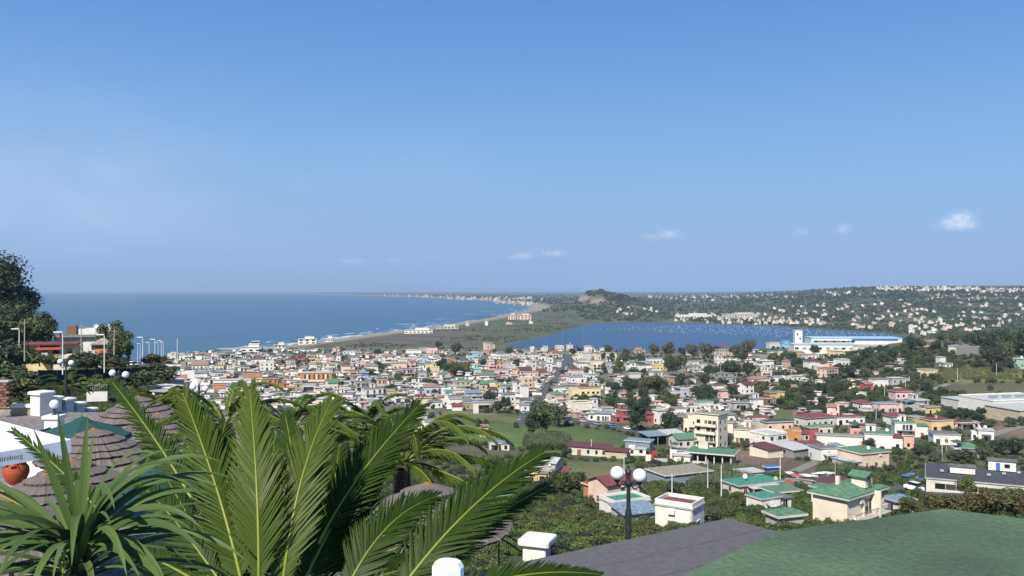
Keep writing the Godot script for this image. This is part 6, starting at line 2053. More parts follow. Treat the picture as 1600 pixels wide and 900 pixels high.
	for g in [[822, 888, 684, 704, 420], [1085, 1182, 738, 768, 620], [1280, 1330, 735, 748, 60], [1462, 1590, 577, 594, 500]]:
		for i in g[4]:
			var p := site(rng.randf_range(g[0], g[1]), rng.randf_range(g[2], g[3]))
			if not is_free(p.x, p.z, 0.6): continue
			var r := rng.randf_range(1.8, 3.4) * (0.8 if g[0] > 1400 else 1.0)
			cane[1 if g[0] > 1400 else 0].append(Transform3D(Basis(Vector3.UP, rng.randf() * TAU) * Basis.from_scale(Vector3(r * 0.9, r, r * 0.9)), p))
	scatter("cane_thicket", crown_meshes["reed0"], leaves("cane"), cane[0]).set_meta("label", "pale green cane thickets beside the fields")
	scatter("cane_thicket", crown_meshes["reed1"], leaves("straw"), cane[1]).set_meta("label", "straw-coloured tall grass on the right-hand terrace")
	# woods over the far hills, shores and dunes
	var far := {"dark": [], "mid": [], "olive": []}
	for i in 26000:
		var v := 450.0 + 96.0 * pow(rng.randf(), 1.15)
		var u := rng.randf_range(520, 1640)
		var p := site(u, v)
		if p.z < -9000.0 or p.z > -1000.0 or p.y < 0.4: continue
		var p2 := Vector2(p.x, p.z)
		var dens := rough.get_noise_2d(p.x * 0.9, p.z * 0.9)
		if -p.z < 2400.0 and u < 900.0 and dens < 0.12: continue
		if u > 880.0 and dens < -0.22 and -p.z > 1500: continue
		if inside_by(lake_line, p2) < 4.0 or inside_by(sea_line, p2) < 75.0: continue
		if quarried(p): continue
		var r := rng.randf_range(3.0, 7.0) * clampf(-p.z / 2200.0, 0.55, 2.2) * (0.6 if u < 900.0 and -p.z < 2400.0 else 1.0)
		if not is_free(p.x, p.z, r * 0.5 + 1.0): continue
		var k := "dark" if dens > 0.05 or rng.randf() < 0.4 else ("olive" if rng.randf() < 0.35 else "mid")
		far[k].append(Transform3D(Basis(Vector3.UP, rng.randf() * TAU) * Basis.from_scale(Vector3(r * 1.3, r, r * 1.3)), p))
	for k in far: scatter("far_woods", crown_meshes["far0" if k == "dark" else "far1"], leaves(k), far[k]).set_meta("label", "%s woods and maquis over the far hills and shores" % TONES[k])

# ---------------------------------------------------------------- the terrace below the eye
func terrace():
	rng.seed = 606
	var floor_mat := stuff("paving", Color(0.60, 0.56, 0.55), 0.9, {"albedo_texture": tex.mottle, "uv1_triplanar": true, "uv1_world_triplanar": true, "uv1_scale": Vector3.ONE * 0.25})
	setting(block(self, "terrace", floor_mat, Vector3(-20.5, 64.2, -27), Vector3(22, 1.6, 42)))
	setting(block(self, "terrace", floor_mat, Vector3(-5.0, 64.19, -13.5), Vector3(9, 1.6, 15)))
	roofs()
	twin_lamp(982, 734, 21.8, 0.36, 8.0, "black twin-globe lamp post rising behind the grey roof", 0.28)
	twin_lamp(103, 563, 53.0, 0.36, 4.0, "twin-globe lamp post before the dark netting", 0.2)
	twin_lamp(186, 580, 43.0, 0.34, 4.0, "twin-globe lamp post above the thatched parasols", 0.2)
	twin_lamp(311, 602, 45.0, 0.34, 4.0, "twin-globe lamp post among the palm tops", 0.25)
	var k := 0
	for p in [[216, 620, 33.0, 1.5, "thatched parasol furthest back below the palm tip"], [247, 646, 31.0, 1.42, "thatched parasol with a tan cap right of the furthest one"], [147, 671, 25.0, 1.5, "thatched parasol with a tan cap behind the strap-leaved plant"], [113, 719, 21.0, 1.4, "thatched parasol just in front of the middle one"], [72, 742, 18.5, 1.35, "thatched parasol above the strap leaves near the terracotta pot"], [18, 790, 16.0, 1.3, "lowest thatched parasol at the left edge"], [668, 756, 18.4, 1.72, "thatched parasol behind the palm, right of the palm's heart"]]:
		thatch(p[0], p[1], p[2], p[3], p[4], k)
		k += 1
	white_parasol()
	cloth_parasol(128, 654, 26.0, 1.4, "dark green cloth parasol behind the thatched ones")
	cloth_parasol(246, 728, 20.0, 1.25, "teal-green cloth parasol under the strap leaves")
	pillars()
	garden_van()
	pot()
	# white pillar with cap and the iron rails beside the grey roof
	var p := at(840, 838, 18.5)
	var o := thing("pillar", Vector3(p.x, 64.5, p.z), -0.35)
	var white := paint("white")
	put(o, "shaft", soft_block(Vector3(0.52, 2.0, 0.52), 0.02), white, Transform3D(Basis.IDENTITY, Vector3(0, p.y - 64.5 - 1.1, 0)))
	put(o, "cap", soft_block(Vector3(0.70, 0.13, 0.70), 0.04), white, Transform3D(Basis.IDENTITY, Vector3(0, p.y - 64.5 - 0.065, 0)))
	put(o, "moulding", soft_block(Vector3(0.60, 0.06, 0.60), 0.02), white, Transform3D(Basis.IDENTITY, Vector3(0, p.y - 64.5 - 0.15, 0)))
	tag(o, "white square pillar with broad cap at the grey roof's edge", "pillar")
	iron_rail([at(862, 852, 18.4), at(884, 856, 18.9), at(905, 866, 19.3), at(930, 880, 19.6)], "black iron handrail right of the white pillar")
	iron_rail([at(735, 812, 22.0), at(765, 822, 21.2), at(795, 838, 20.0), at(822, 856, 18.9)], "black iron handrail left of the white pillar")
	var c := thing("folded_cover", at(700, 893, 7.0), 0.5)
	put(c, "cover", soft_block(Vector3(0.235, 0.20, 0.235), 0.06), stuff("white_canvas", Color(0.90, 0.90, 0.91), 0.85))
	block(c, "post", paint("gray"), Vector3(0, -1.6, 0), Vector3(0.08, 3.0, 0.08))
	tag(c, "white canvas cover poking up at the foot of the picture", "cover")
	# white parapet with a grille, and the red brick end wall at the left
	var w := thing("roof_parapet", at(152, 621, 90), 0.25)
	block(w, "wall", white, Vector3(0, 0.1, 0), Vector3(2.0, 1.0, 0.3))
	var gr := Shape.new()
	for i in 9: gr.box(Vector3(-0.9 + i * 0.225, 0.95, 0), Vector3(0.03, 0.8, 0.03))
	gr.box(Vector3(0, 1.32, 0), Vector3(1.9, 0.05, 0.05))
	put(w, "grille", gr.done(), paint("gray"))
	tag(w, "white parapet with grey grille among the slope bushes", "parapet")
	var b := thing("brick_shrine", at(4, 637, 46))
	for j in 9:
		for i in 3:
			block(b, "brick", paint("brown") if (i + j) % 3 else paint("maroonroof"), Vector3(-0.22 + i * 0.24 + (0.06 if j % 2 else -0.06), 0.09 + j * 0.15, 0.0), Vector3(0.22, 0.13, 0.35))
	block(b, "panel", paint("gray"), Vector3(-0.25, 0.35, 0.16), Vector3(0.4, 0.6, 0.1))
	block(b, "coping", paint("lightgray"), Vector3(0.0, 1.44, 0), Vector3(0.85, 0.1, 0.42))
	tag(b, "small red brick end wall with grey panel at the left edge", "wall")

func roofs():
	# grey felt roof, laid in lapped strips
	var felt := stuff("grey_felt", Color(0.365, 0.36, 0.365), 0.9, {"albedo_texture": noise_texture(31, 0.02, Color(0.86, 0.86, 0.86), Color(1, 1, 1), 6), "uv1_triplanar": true, "uv1_world_triplanar": true, "uv1_scale": Vector3.ONE * 0.35, "normal_enabled": true, "normal_texture": tex.grain_bump, "normal_scale": 0.5})
	var g := thing("grey_roof", Vector3(0, 66.5, -14))
	var far_a := Vector3(-1.2, 0, -15.9)
	var far_b := Vector3(5.12, 0, -20.05)
	var along := (far_b - far_a).normalized()
	var back := Vector3(-along.z, 0, along.x)
	if back.z < 0: back = -back
	for i in 9:
		var s := Shape.new()
		var n := along
		var wide := 1.02
		var a := far_a + back * i * wide
		var l0 := -0.6 - 0.2 * i
		var l1 := far_a.distance_to(far_b)
		var z0 := a + n * l0
		var z1 := a + n * l1 + back * 0.0
		s.box((z0 + z1) * 0.5 + back * wide * 0.5 + Vector3(0, -0.03 + 0.009 * (9 - i), 0), Vector3((z1 - z0).length(), 0.06, wide + 0.05), Basis(n, Vector3.UP, n.cross(Vector3.UP)))
		var o := put(g, "felt_strip", s.done(), felt, Transform3D(Basis.IDENTITY, Vector3(0, 0, 14)))
		o.set_meta("kind", "thing")
		# the other slope, falling away to the right
		var t := Shape.new()
		var r0 := z1
		var turn := Basis(Vector3.UP, -1.32)
		var m := turn * n
		var e := r0 + m * 6.5 + Vector3(0, -0.02 * 6.5, 0)
		if i == 0: t.face(r0 + Vector3(0, 0.03, 0), e + Vector3(0, 0.03, 0), r0 + back * 9.0 + Vector3(0, 0.0, 0), Vector3.UP)
		if i == 0: put(g, "felt_fall", t.done(), felt, Transform3D(Basis.IDENTITY, Vector3(0, 0, 14)))
	var deck := Shape.new()
	deck.box((far_a + far_b) * 0.5 + back * 4.7 + Vector3(0, -0.22, 0), Vector3(far_a.distance_to(far_b) + 0.2, 0.3, 9.2), Basis(along, Vector3.UP, along.cross(Vector3.UP)))
	put(g, "deck", deck.done(), paint("lightgray"), Transform3D(Basis.IDENTITY, Vector3(0, 0, 14)))
	tag(g, "grey felt roof in lapped strips in the foreground", "roof")
	# green felt roof, nearer and a little higher
	var green := stuff("green_felt", Color(0.375, 0.475, 0.355), 0.9, {"albedo_texture": noise_texture(33, 0.006, Color(0.72, 0.72, 0.73), Color(1, 1, 1), 4), "uv1_triplanar": true, "uv1_world_triplanar": true, "uv1_scale": Vector3.ONE * 0.06, "normal_enabled": true, "normal_texture": tex.grain_bump, "normal_scale": 0.5,
		"detail_enabled": true, "detail_albedo": noise_texture(34, 0.2, Color(0.78, 0.78, 0.76), Color(1, 1, 1), 3), "detail_blend_mode": BaseMaterial3D.BLEND_MODE_MUL})
	var r := thing("green_roof", Vector3(6, 67.0, -14))
	var c := [Vector3(5.46, 0, -17.5), Vector3(9.8, 0, -19.3), Vector3(15.5, 0, -15.6), Vector3(17, 0, -6), Vector3(-0.6, 0, -6), Vector3(2.94, 0, -14.8)]
	var s2 := Shape.new()
	var mid := Vector3(8.5, 0.0, -13)
	for i in 6:
		var a: Vector3 = c[i]
		var b: Vector3 = c[(i + 1) % 6]
		s2.face(mid, a, b, Vector3.UP, Vector2(mid.x, mid.z) * 0.6, Vector2(a.x, a.z) * 0.6, Vector2(b.x, b.z) * 0.6)
	put(r, "felt", s2.done(), green, Transform3D(Basis.IDENTITY, Vector3(-6, 0, 14)))
	var s3 := Shape.new()
	for i in 6:
		var a: Vector3 = c[i]
		var b: Vector3 = c[(i + 1) % 6]
		s3.quad(a, b, b + Vector3(0, -0.3, 0), a + Vector3(0, -0.3, 0), (a + b) * 0.5 - mid)
	put(r, "fascia", s3.done(), green, Transform3D(Basis.IDENTITY, Vector3(-6, 0, 14)))
	tag(r, "weathered green felt roof filling the lower right corner", "roof")

func iron() -> Material:
	return stuff("wrought_iron", Color(0.20, 0.20, 0.215), 0.5, {"metallic": 0.3})

func iron_rail(path: Array, words: String):
	var o := thing("handrail", path[0])
	var s := Shape.new()
	var fine_path := []
	for i in path.size() - 1:
		for k in 4: fine_path.append(path[i].lerp(path[i + 1], k / 4.0) - path[0])
	fine_path.append(path[-1] - path[0])
	var radii := []
	for p in fine_path: radii.append(0.022)
	s.tube(fine_path, radii, 8)
	put(o, "rail", s.done(), iron())
	var low := Shape.new()
	var lp := []
	for p in fine_path: lp.append(p + Vector3(0, -0.16, 0))
	low.tube(lp, radii, 6)
	put(o, "lower_rail", low.done(), iron())
	for i in [0, fine_path.size() / 2, fine_path.size() - 1]:
		block(o, "baluster", iron(), fine_path[i] + Vector3(0, -0.55, 0), Vector3(0.035, 1.1, 0.035))
	tag(o, words, "railing")

func twin_lamp(u: float, v: float, d: float, ball: float, tall: float, words: String, turn: float):
	var p := at(u, v, d)
	var o := thing("globe_lamp", Vector3(p.x, p.y - tall, p.z), turn)
	var s := Shape.new()
	s.lathe(Vector3.ZERO, [Vector2(0.11, 0), Vector2(0.11, 0.5), Vector2(0.075, 0.6), Vector2(0.068, tall - 1.6), Vector2(0.085, tall - 1.55), Vector2(0.085, tall - 1.45), Vector2(0.06, tall - 1.4), Vector2(0.09, tall - 1.15), Vector2(0.055, tall - 0.95), Vector2(0.05, tall - 0.4), Vector2(0.095, tall - 0.38), Vector2(0.095, tall - 0.3), Vector2(0.06, tall - 0.28), Vector2(0.06, tall - 0.1), Vector2(0.085, tall - 0.08), Vector2(0.085, tall - 0.02), Vector2(0.03, tall), Vector2(0.04, tall + 0.05), Vector2(0.0, tall + 0.12)], 14)
	put(o, "post", s.done(), iron())
	for side in [-1.0, 1.0]:
		var arm := Shape.new()
		var path := []
		var radii := []
		for i in 13:
			var t := i / 12.0
			path.append(Vector3(side * (0.05 + 0.26 * t), tall - 0.36 - 0.12 * sin(PI * t) - side * 0.05 * t, 0))
			radii.append(0.018)
		arm.tube(path, radii, 6)
		var scroll := []
		var rr := []
		for i in 12:
			var w := i / 11.0 * 5.0
			scroll.append(Vector3(side * (0.14 + 0.055 * cos(w) * (1.0 - i * 0.05)), tall - 0.33 + 0.055 * sin(w) * (1.0 - i * 0.05), 0))
			rr.append(0.011)
		arm.tube(scroll, rr, 5)
		arm.lathe(Vector3(side * 0.31, tall - 0.40 - side * 0.05, 0), [Vector2(0.0, -0.06), Vector2(0.03, -0.03), Vector2(0.02, 0.03), Vector2(0.075, 0.09), Vector2(0.08, 0.12)], 10)
		put(o, "arm", arm.done(), iron())
		var gl := Shape.new()
		var prof := []
		for i in 13:
			var w := PI * i / 12.0
			prof.append(Vector2(sin(w), -cos(w)) * ball * 0.5)
		gl.lathe(Vector3(side * 0.31, tall - 0.30 + ball * 0.5 - side * 0.05, 0), prof, 20)
		put(o, "globe", gl.done(), stuff("opal_globe", Color(0.88, 0.88, 0.88), 0.28, {"clearcoat_enabled": true, "clearcoat": 0.4}))
	tag(o, words, "lamp post")

func thatch(u: float, v: float, d: float, r: float, words: String, index: int):
	var p := at(u, v, d)
	var o := thing("thatched_parasol", Vector3(p.x, 65.0, p.z), index * 1.1)
	var top := p.y - 65.0
	var reed := stuff("reed_thatch", Color(0.50, 0.475, 0.46), 0.95, {"albedo_texture": tex.reed, "uv1_scale": Vector3(2, 1, 1), "normal_enabled": true, "normal_texture": tex.reed_bump, "normal_scale": 0.15})
	var ed := stuff("reed_ends", Color(0.27, 0.22, 0.20), 1.0)
	var ends := [0.34, 0.56, 0.76, 0.92, 1.06]
	var nz := FastNoiseLite.new()
	nz.seed = index * 13 + 1
	nz.frequency = 0.9
	for k in range(4, -1, -1):
		var r1: float = ends[k] * r
		var r0: float = 0.05 if k == 0 else (ends[k - 1] - 0.10) * r
		var sides := 110
		var rows := []
		for j in 5:
			var t := j / 4.0
			var row := []
			for i in sides:
				var w := TAU * i / sides
				var rag := 1.0 + (nz.get_noise_2d(cos(w) * 9.0 + k * 7.0, sin(w) * 9.0) * 0.006 if j == 4 else 0.0) + nz.get_noise_2d(cos(w) * 3.0 + k, sin(w) * 3.0) * 0.035 * t
				var rr := lerpf(r0, r1, t) * rag
				var y := top - drop_of(rr / r) * r * 0.62 + 0.03 + (0.085 if k < 4 else 0.0) * t + nz.get_noise_2d(w * 5.0, t * 4.0 + k) * 0.012
				row.append(Vector3(cos(w) * rr, y, sin(w) * rr))
			rows.append(row)
		var s := Shape.new()
		s.sheet(rows, true, false, Vector2(1, 1))
		var tier := put(o, "thatch_tier", s.done(), reed)
		# the cut ends of the reeds and loose stalks at the lower edge
		var e := Shape.new()
		for i in sides:
			var a: Vector3 = rows[4][i]
			var b: Vector3 = rows[4][(i + 1) % sides]
			var dn := Vector3(0, -0.085, 0)
			e.quad(a, b, b * Vector3(0.95, 1, 0.95) + dn, a * Vector3(0.95, 1, 0.95) + dn, a * Vector3(1, 0, 1))
		put(tier, "cut_edge", e.done(), ed)
		var f := Shape.new()
		for i in 90:
			var w := rng.randf() * TAU
			var q := Vector3(cos(w), 0, sin(w))
			var a: Vector3 = rows[4][int(w / TAU * sides) % sides]
			var base := q * Vector2(a.x, a.z).length() * 0.97 + Vector3(0, a.y, 0)
			var sd := q.cross(Vector3.UP) * 0.008
			f.face(base - sd, base + sd, base + q * rng.randf_range(0.03, 0.09) + Vector3(0, rng.randf_range(-0.06, -0.02), 0), Vector3.UP)
		put(tier, "loose_reeds", f.done(), reed).set_meta("kind", "stuff")
	var c := Shape.new()
	c.lathe(Vector3(0, top - 0.10, 0), [Vector2(0.24, -0.05), Vector2(0.17, 0.05), Vector2(0.06, 0.14), Vector2(0.0, 0.17)], 14)
	put(o, "cap", c.done(), stuff("straw_cap", Color(0.62, 0.47, 0.27), 0.95, {"albedo_texture": tex.reed}))
	var s4 := Shape.new()
	s4.tube([Vector3(0, 0, 0), Vector3(0, top - 0.1, 0)], [0.05, 0.045], 8)
	put(o, "pole", s4.done(), paint("brown"))
	for i in 6:
		var w := TAU * i / 6.0
		var q := Vector3(cos(w), 0, sin(w))
		var rs := Shape.new()
		rs.tube([q * 0.05 + Vector3(0, top - 0.16, 0), q * r * 0.98 + Vector3(0, top - drop_of(0.98) * r * 0.62 - 0.08, 0)], [0.018, 0.014], 5)
		put(o, "rib", rs.done(), paint("brown"))
	tag(o, words, "parasol", "thatched parasols on the terrace")

func drop_of(t: float) -> float:
	return 0.85 * pow(t, 1.12)

func white_parasol():
	var y := 69.79
	var o := thing("white_parasol", Vector3(-7.82, 65, -12.15))
	var cloth := stuff("white_canvas", Color(0.90, 0.90, 0.91), 0.85)
	cloth.backlight_enabled = true
	cloth.backlight = Color(0.35, 0.35, 0.36)
	var e := Vector3(1.46, 0, -2.2).normalized()
	var n := Vector3(-e.z, 0, e.x) * -1.0      # towards the middle
	n = Vector3(-2.2, 0, -1.46).normalized()
	var half := 1.0
	var h0 := y - 65.0
	var corners := [(-n - e) * half, (-n + e) * half, (n + e) * half, (n - e) * half]
	var top := Vector3(0, h0 + 0.45, 0)
	for i in 4:
		var a: Vector3 = corners[i] + Vector3(0, h0, 0)
		var b: Vector3 = corners[(i + 1) % 4] + Vector3(0, h0, 0)
		var rows := []
		for j in 9:
			var t := j / 8.0
			var row := []
			for k in 9:
				var q := k / 8.0
				var p := top.lerp(a.lerp(b, q), t)
				p.y -= 0.09 * sin(PI * q) * sin(PI * t * 0.8) * t
				row.append(p)
			rows.append(row)
		var s := Shape.new()
		s.sheet(rows, false, true)
		var panel := put(o, "canopy_panel", s.done(), cloth)
		var vl := Shape.new()
		var vr := []
		for j in 3:
			var row := []
			for k in 13:
				var q := k / 12.0
				row.append(a.lerp(b, q) + Vector3(0, -0.10 * j - 0.04 * sin(PI * q) * 0.6, 0) + (a + b).normalized() * Vector3(1, 0, 1) * 0.015 * sin(q * 22.0 + i) * j)
			vr.append(row)
		vl.sheet(vr, false, true)
		put(panel, "valance", vl.done(), cloth)
	var cap := Shape.new()
	var rows2 := []
	for j in 3:
		var row := []
		for i in 4: row.append(corners[i] * 0.30 * j / 2.0 + Vector3(0, h0 + 0.54 - 0.10 * j, 0))
		rows2.append(row)
	cap.sheet(rows2, true, false)
	put(o, "vent_cap", cap.done(), cloth)
	var pole := Shape.new()
	pole.tube([Vector3.ZERO, Vector3(0, h0 + 0.45, 0)], [0.035, 0.03], 8)
	put(o, "pole", pole.done(), paint("brown"))
	# the printed word on the valance that faces the eye
	var t := TextMesh.new()
	var f := SystemFont.new()
	f.font_names = PackedStringArray(["Droid Serif"])
	f.font_italic = true
	t.font = f
	t.text = "ürzburg"
	t.font_size = 64
	t.pixel_size = 0.00125
	t.depth = 0.004
	var mid: Vector3 = (corners[0] + corners[1]) * 0.5
	var pos := mid + e * 0.15 + Vector3(0, h0 - 0.125, 0) - n * 0.03
	put(o, "printed_word", t, stuff("print_ink", Color(0.12, 0.12, 0.13), 0.9), Transform3D(Basis(e, Vector3.UP, e.cross(Vector3.UP)), pos))
	tag(o, "square white canvas parasol with dark printed word on its valance", "parasol")

func cloth_parasol(u: float, v: float, d: float, r: float, words: String):
	var p := at(u, v, d)
	var o := thing("cloth_parasol", Vector3(p.x, 65.0, p.z), 0.3)
	var top := p.y - 65.0
	var cloth := stuff("green_cloth", Color(0.09, 0.27, 0.25), 0.85, {"backlight_enabled": true, "backlight": Color(0.05, 0.2, 0.18)})
	for i in 8:
		var rows := []
		for j in 6:
			var t := j / 5.0
			var row := []
			for k in 5:
				var w := TAU * (i + k / 4.0) / 8.0
				var rr := r * t * (1.0 - 0.06 * sin(PI * k / 4.0))
				row.append(Vector3(cos(w) * rr, top - 0.48 * r * pow(t, 1.15) * 0.72 - 0.05 * sin(PI * k / 4.0) * t, sin(w) * rr))
			rows.append(row)
		var s := Shape.new()
		s.sheet(rows, false, false)
		var vr := []
		for j in 2: vr.append(rows[5].map(func(q): return q + Vector3(0, -0.15 * j, 0)))
		s.sheet(vr, false, false)
		put(o, "canopy_panel", s.done(), cloth)
	var s2 := Shape.new()
	s2.tube([Vector3.ZERO, Vector3(0, top, 0)], [0.03, 0.028], 8)
	put(o, "pole", s2.done(), paint("gray"))
	var c := Shape.new()
	c.lathe(Vector3(0, top - 0.02, 0), [Vector2(0.30, -0.06), Vector2(0.16, 0.04), Vector2(0.03, 0.08), Vector2(0.0, 0.14)], 8)
	put(o, "vent", c.done(), cloth)
	tag(o, words, "parasol")

func pillars():
	var white := paint("white")
	var list := [[65, 611, 47.0, 0.80, 650, "tallest of the white capped pillars at the stair head"], [86, 619, 48.0, 0.52, 660, "second white pillar of the stair, behind the globe lamp"], [105, 621.5, 49.0, 0.52, 662, "third white pillar down the stair"], [122, 628, 50.0, 0.52, 664, "fourth white pillar down the stair"], [141, 637, 51.0, 0.52, 668, "lowest white pillar at the foot of the stair"]]
	var last := Vector3.ZERO
	for l in list:
		var p := at(l[0], l[1], l[2])
		var foot := at(l[0], l[4], l[2])
		var tall: float = p.y - foot.y
		var o := thing("stair_pillar", foot, -0.45)
		put(o, "shaft", soft_block(Vector3(l[3], tall + 2.0, l[3]), 0.02), white, Transform3D(Basis.IDENTITY, Vector3(0, tall / 2 - 1.1, 0)))
		put(o, "cap", soft_block(Vector3(l[3] + 0.22, 0.16, l[3] + 0.22), 0.06), white, Transform3D(Basis.IDENTITY, Vector3(0, tall - 0.08, 0)))
		tag(o, l[5], "pillar")
		if last != Vector3.ZERO:
			# sloping white kerb and an iron scroll panel between two pillars
			var a := last
			var b := Vector3(p.x, p.y, p.z)
			var q := thing("stair_panel", (a + b) * 0.5)
			var s := Shape.new()
			var along := (b - a).normalized()
			s.box(Vector3(0, -1.05, 0), Vector3((b - a).length(), 0.5, 0.3), Basis(along, along.cross(Vector3(0, 0, 1)).cross(along).normalized() * -1.0 if false else Vector3.UP, along.cross(Vector3.UP).normalized()).orthonormalized())
			put(q, "kerb", s.done(), white)
			var ir := Shape.new()
			for i in 5: ir.box(along * (i - 2) * 0.13 + Vector3(0, -0.45, 0), Vector3(0.03, 0.8, 0.03))
			for i in 2:
				var ring := []
				var rad := []
				for k in 13:
					ring.append(along * ((i - 0.5) * 0.3 + cos(k * TAU / 12.0) * 0.11) + Vector3(0, -0.35 + sin(k * TAU / 12.0) * 0.16, 0.02))
					rad.append(0.014)
				ir.tube(ring, rad, 5)
			put(q, "iron_panel", ir.done(), iron())
			tag(q, "white kerb with iron scrollwork %s" % ["between tallest and second stair pillars", "between second and third stair pillars", "between third and fourth stair pillars", "above the lowest stair pillar"][list.find(l) - 1], "railing")
		last = Vector3(p.x, p.y, p.z)
	# the wall at the left with its white coping and grey diamonds
	var w := thing("terrace_wall", at(20, 647, 47))
	block(w, "wall", paint("stone"), Vector3(-2.2, 0.05, 0), Vector3(7.0, 0.75, 0.3))
	put(w, "coping", soft_block(Vector3(7.0, 0.2, 0.5), 0.05), white, Transform3D(Basis.IDENTITY, Vector3(-2.2, 0.48, 0)))
	for i in 6:
		var s := Shape.new()
		var x := -5.0 + i * 0.95
		s.quad(Vector3(x - 0.36, 0.02, 0.16), Vector3(x, -0.24, 0.16), Vector3(x + 0.36, 0.02, 0.16), Vector3(x, 0.28, 0.16), Vector3.BACK)
		s.quad(Vector3(x - 0.36, 0.02, 0.15), Vector3(x, 0.28, 0.15), Vector3(x, 0.28, 0.16), Vector3(x - 0.36, 0.02, 0.16), Vector3(-1, 1, 0))
		put(w, "diamond_tile", s.done(), paint("gray"))
	tag(w, "low wall with white coping and grey diamond tiles at the left", "wall")
	# globe on its own pedestal
	var g := thing("pedestal_lamp", Vector3(at(85, 648, 35).x, 65, -35))
	var py := at(85, 648, 35).y - 65.0
	put(g, "pedestal", soft_block(Vector3(0.56, py, 0.56), 0.02), white, Transform3D(Basis.IDENTITY, Vector3(0, py / 2 - 0.05, 0)))
	put(g, "cap", soft_block(Vector3(0.72, 0.14, 0.72), 0.05), white, Transform3D(Basis.IDENTITY, Vector3(0, py - 0.07, 0)))
	var st := Shape.new()
	st.lathe(Vector3(0, py, 0), [Vector2(0.12, 0), Vector2(0.05, 0.06), Vector2(0.03, 0.18), Vector2(0.10, 0.26)], 10)
	put(g, "stem", st.done(), iron())
	var gl := Shape.new()
	var prof := []
	for i in 13: prof.append(Vector2(sin(PI * i / 12.0), -cos(PI * i / 12.0)) * 0.19)
	gl.lathe(Vector3(0, py + 0.43, 0), prof, 18)
	put(g, "globe", gl.done(), stuff("opal_globe", Color(0.88, 0.88, 0.88), 0.28))
	tag(g, "single white globe lamp on a white pedestal by the van", "lamp")

func garden_van():
	var o := thing("van", Vector3(at(60, 690, 31).x, 64.38, -32.6), 0.05)
	var body := stuff("car_white", PAINT.white, 0.25, {"clearcoat_enabled": true, "clearcoat": 0.6})
	put(o, "body", soft_block(Vector3(1.9, 1.1, 4.4), 0.2), body, Transform3D(Basis.IDENTITY, Vector3(0, 0.9, 0)))
	put(o, "roof", soft_block(Vector3(1.75, 0.28, 2.3), 0.22), body, Transform3D(Basis.IDENTITY, Vector3(0, 2.0, 0.35)))
	block(o, "roof_panel", stuff("roof_panel_blue", Color(0.13, 0.15, 0.24), 0.35), Vector3(0, 2.15, 0.15), Vector3(1.25, 0.03, 1.3))
	block(o, "rear_window", glass(), Vector3(0, 1.65, 1.46), Vector3(1.6, 0.5, 0.06))
	for x in [-0.84, 0.84]:
		block(o, "side_window", glass(), Vector3(x, 1.65, -0.2), Vector3(0.05, 0.5, 3.1))
		block(o, "roof_bar", paint("dark"), Vector3(x * 0.85, 2.17, 0.3), Vector3(0.05, 0.06, 1.8))
		block(o, "corner_post", body, Vector3(x, 1.65, 1.42), Vector3(0.14, 0.55, 0.14))
		for z in [-1.4, 1.4]: put(o, "wheel", car_wheel, stuff("tyre", Color(0.06, 0.06, 0.06)), Transform3D(Basis(Vector3.BACK, PI / 2), Vector3(x, 0.34, z)))
	tag(o, "white van with dark roof bars parked by the pedestal lamp", "van")

func pot():
	var p := at(25, 757, 24)
	var o := thing("pot_pillar", Vector3(p.x, 65, p.z))
	block(o, "shaft", paint("lightgray"), Vector3(0, (p.y - 65) / 2, 0), Vector3(0.5, p.y - 65, 0.5))
	tag(o, "grey pillar under the terracotta pot", "pillar")
	var q := thing("flower_pot", p)
	var s := Shape.new()
	s.lathe(Vector3.ZERO, [Vector2(0.16, 0), Vector2(0.26, 0.12), Vector2(0.34, 0.32), Vector2(0.33, 0.48), Vector2(0.25, 0.60), Vector2(0.24, 0.64), Vector2(0.29, 0.68), Vector2(0.29, 0.72), Vector2(0.24, 0.72), Vector2(0.22, 0.62), Vector2(0, 0.62)], 22)
	put(q, "pot", s.done(), stuff("terracotta_clay", Color(0.66, 0.30, 0.17), 0.85, {"albedo_texture": tex.grime, "uv1_triplanar": true, "uv1_world_triplanar": true}))
	tag(q, "round terracotta pot on its pillar under the white parasol", "pot")
	var pl := thing("potted_plant", p + Vector3(0, 0.66, 0))
	for i in 22:
		var w := rng.randf() * TAU
		var l := Shape.new()
		strap(l, Vector3.ZERO, Vector3(cos(w), rng.randf_range(0.2, 1.2), sin(w)), rng.randf_range(0.35, 0.6), 0.045, 0.9)
		put(pl, "leaf", l.done(), stuff("leaf_lime", Color(0.40, 0.50, 0.12), 0.5))
	for i in 9:
		var l := Shape.new()
		var w := rng.randf() * TAU
		l.lathe(Vector3(cos(w) * 0.35, rng.randf_range(-0.1, 0.1), sin(w) * 0.35 + 0.1), [Vector2(0, 0), Vector2(0.05, 0.03), Vector2(0.03, 0.07), Vector2(0, 0.08)], 6)
		put(pl, "blossom", l.done(), paint("white"))
	tag(pl, "yellow-green plant with white blossoms in the terracotta pot", "plant")

# ---------------------------------------------------------------- palms and strap leaves close to the eye
func leaf_green(k: int) -> StandardMaterial3D:
	var c: Color = [Color(0.056, 0.094, 0.009), Color(0.078, 0.118, 0.017), Color(0.034, 0.064, 0.008), Color(0.16, 0.13, 0.05)][k]  # third green is darker, also painting the shade-side fronds of the big palm
	return stuff("frond_green_%d" % k, c.linear_to_srgb(), 0.5, {"backlight_enabled": true, "metallic_specular": 0.26, "backlight": Color(0.12, 0.16, 0.03), "albedo_texture": tex.grain, "uv1_scale": Vector3(0.3, 2, 1)})

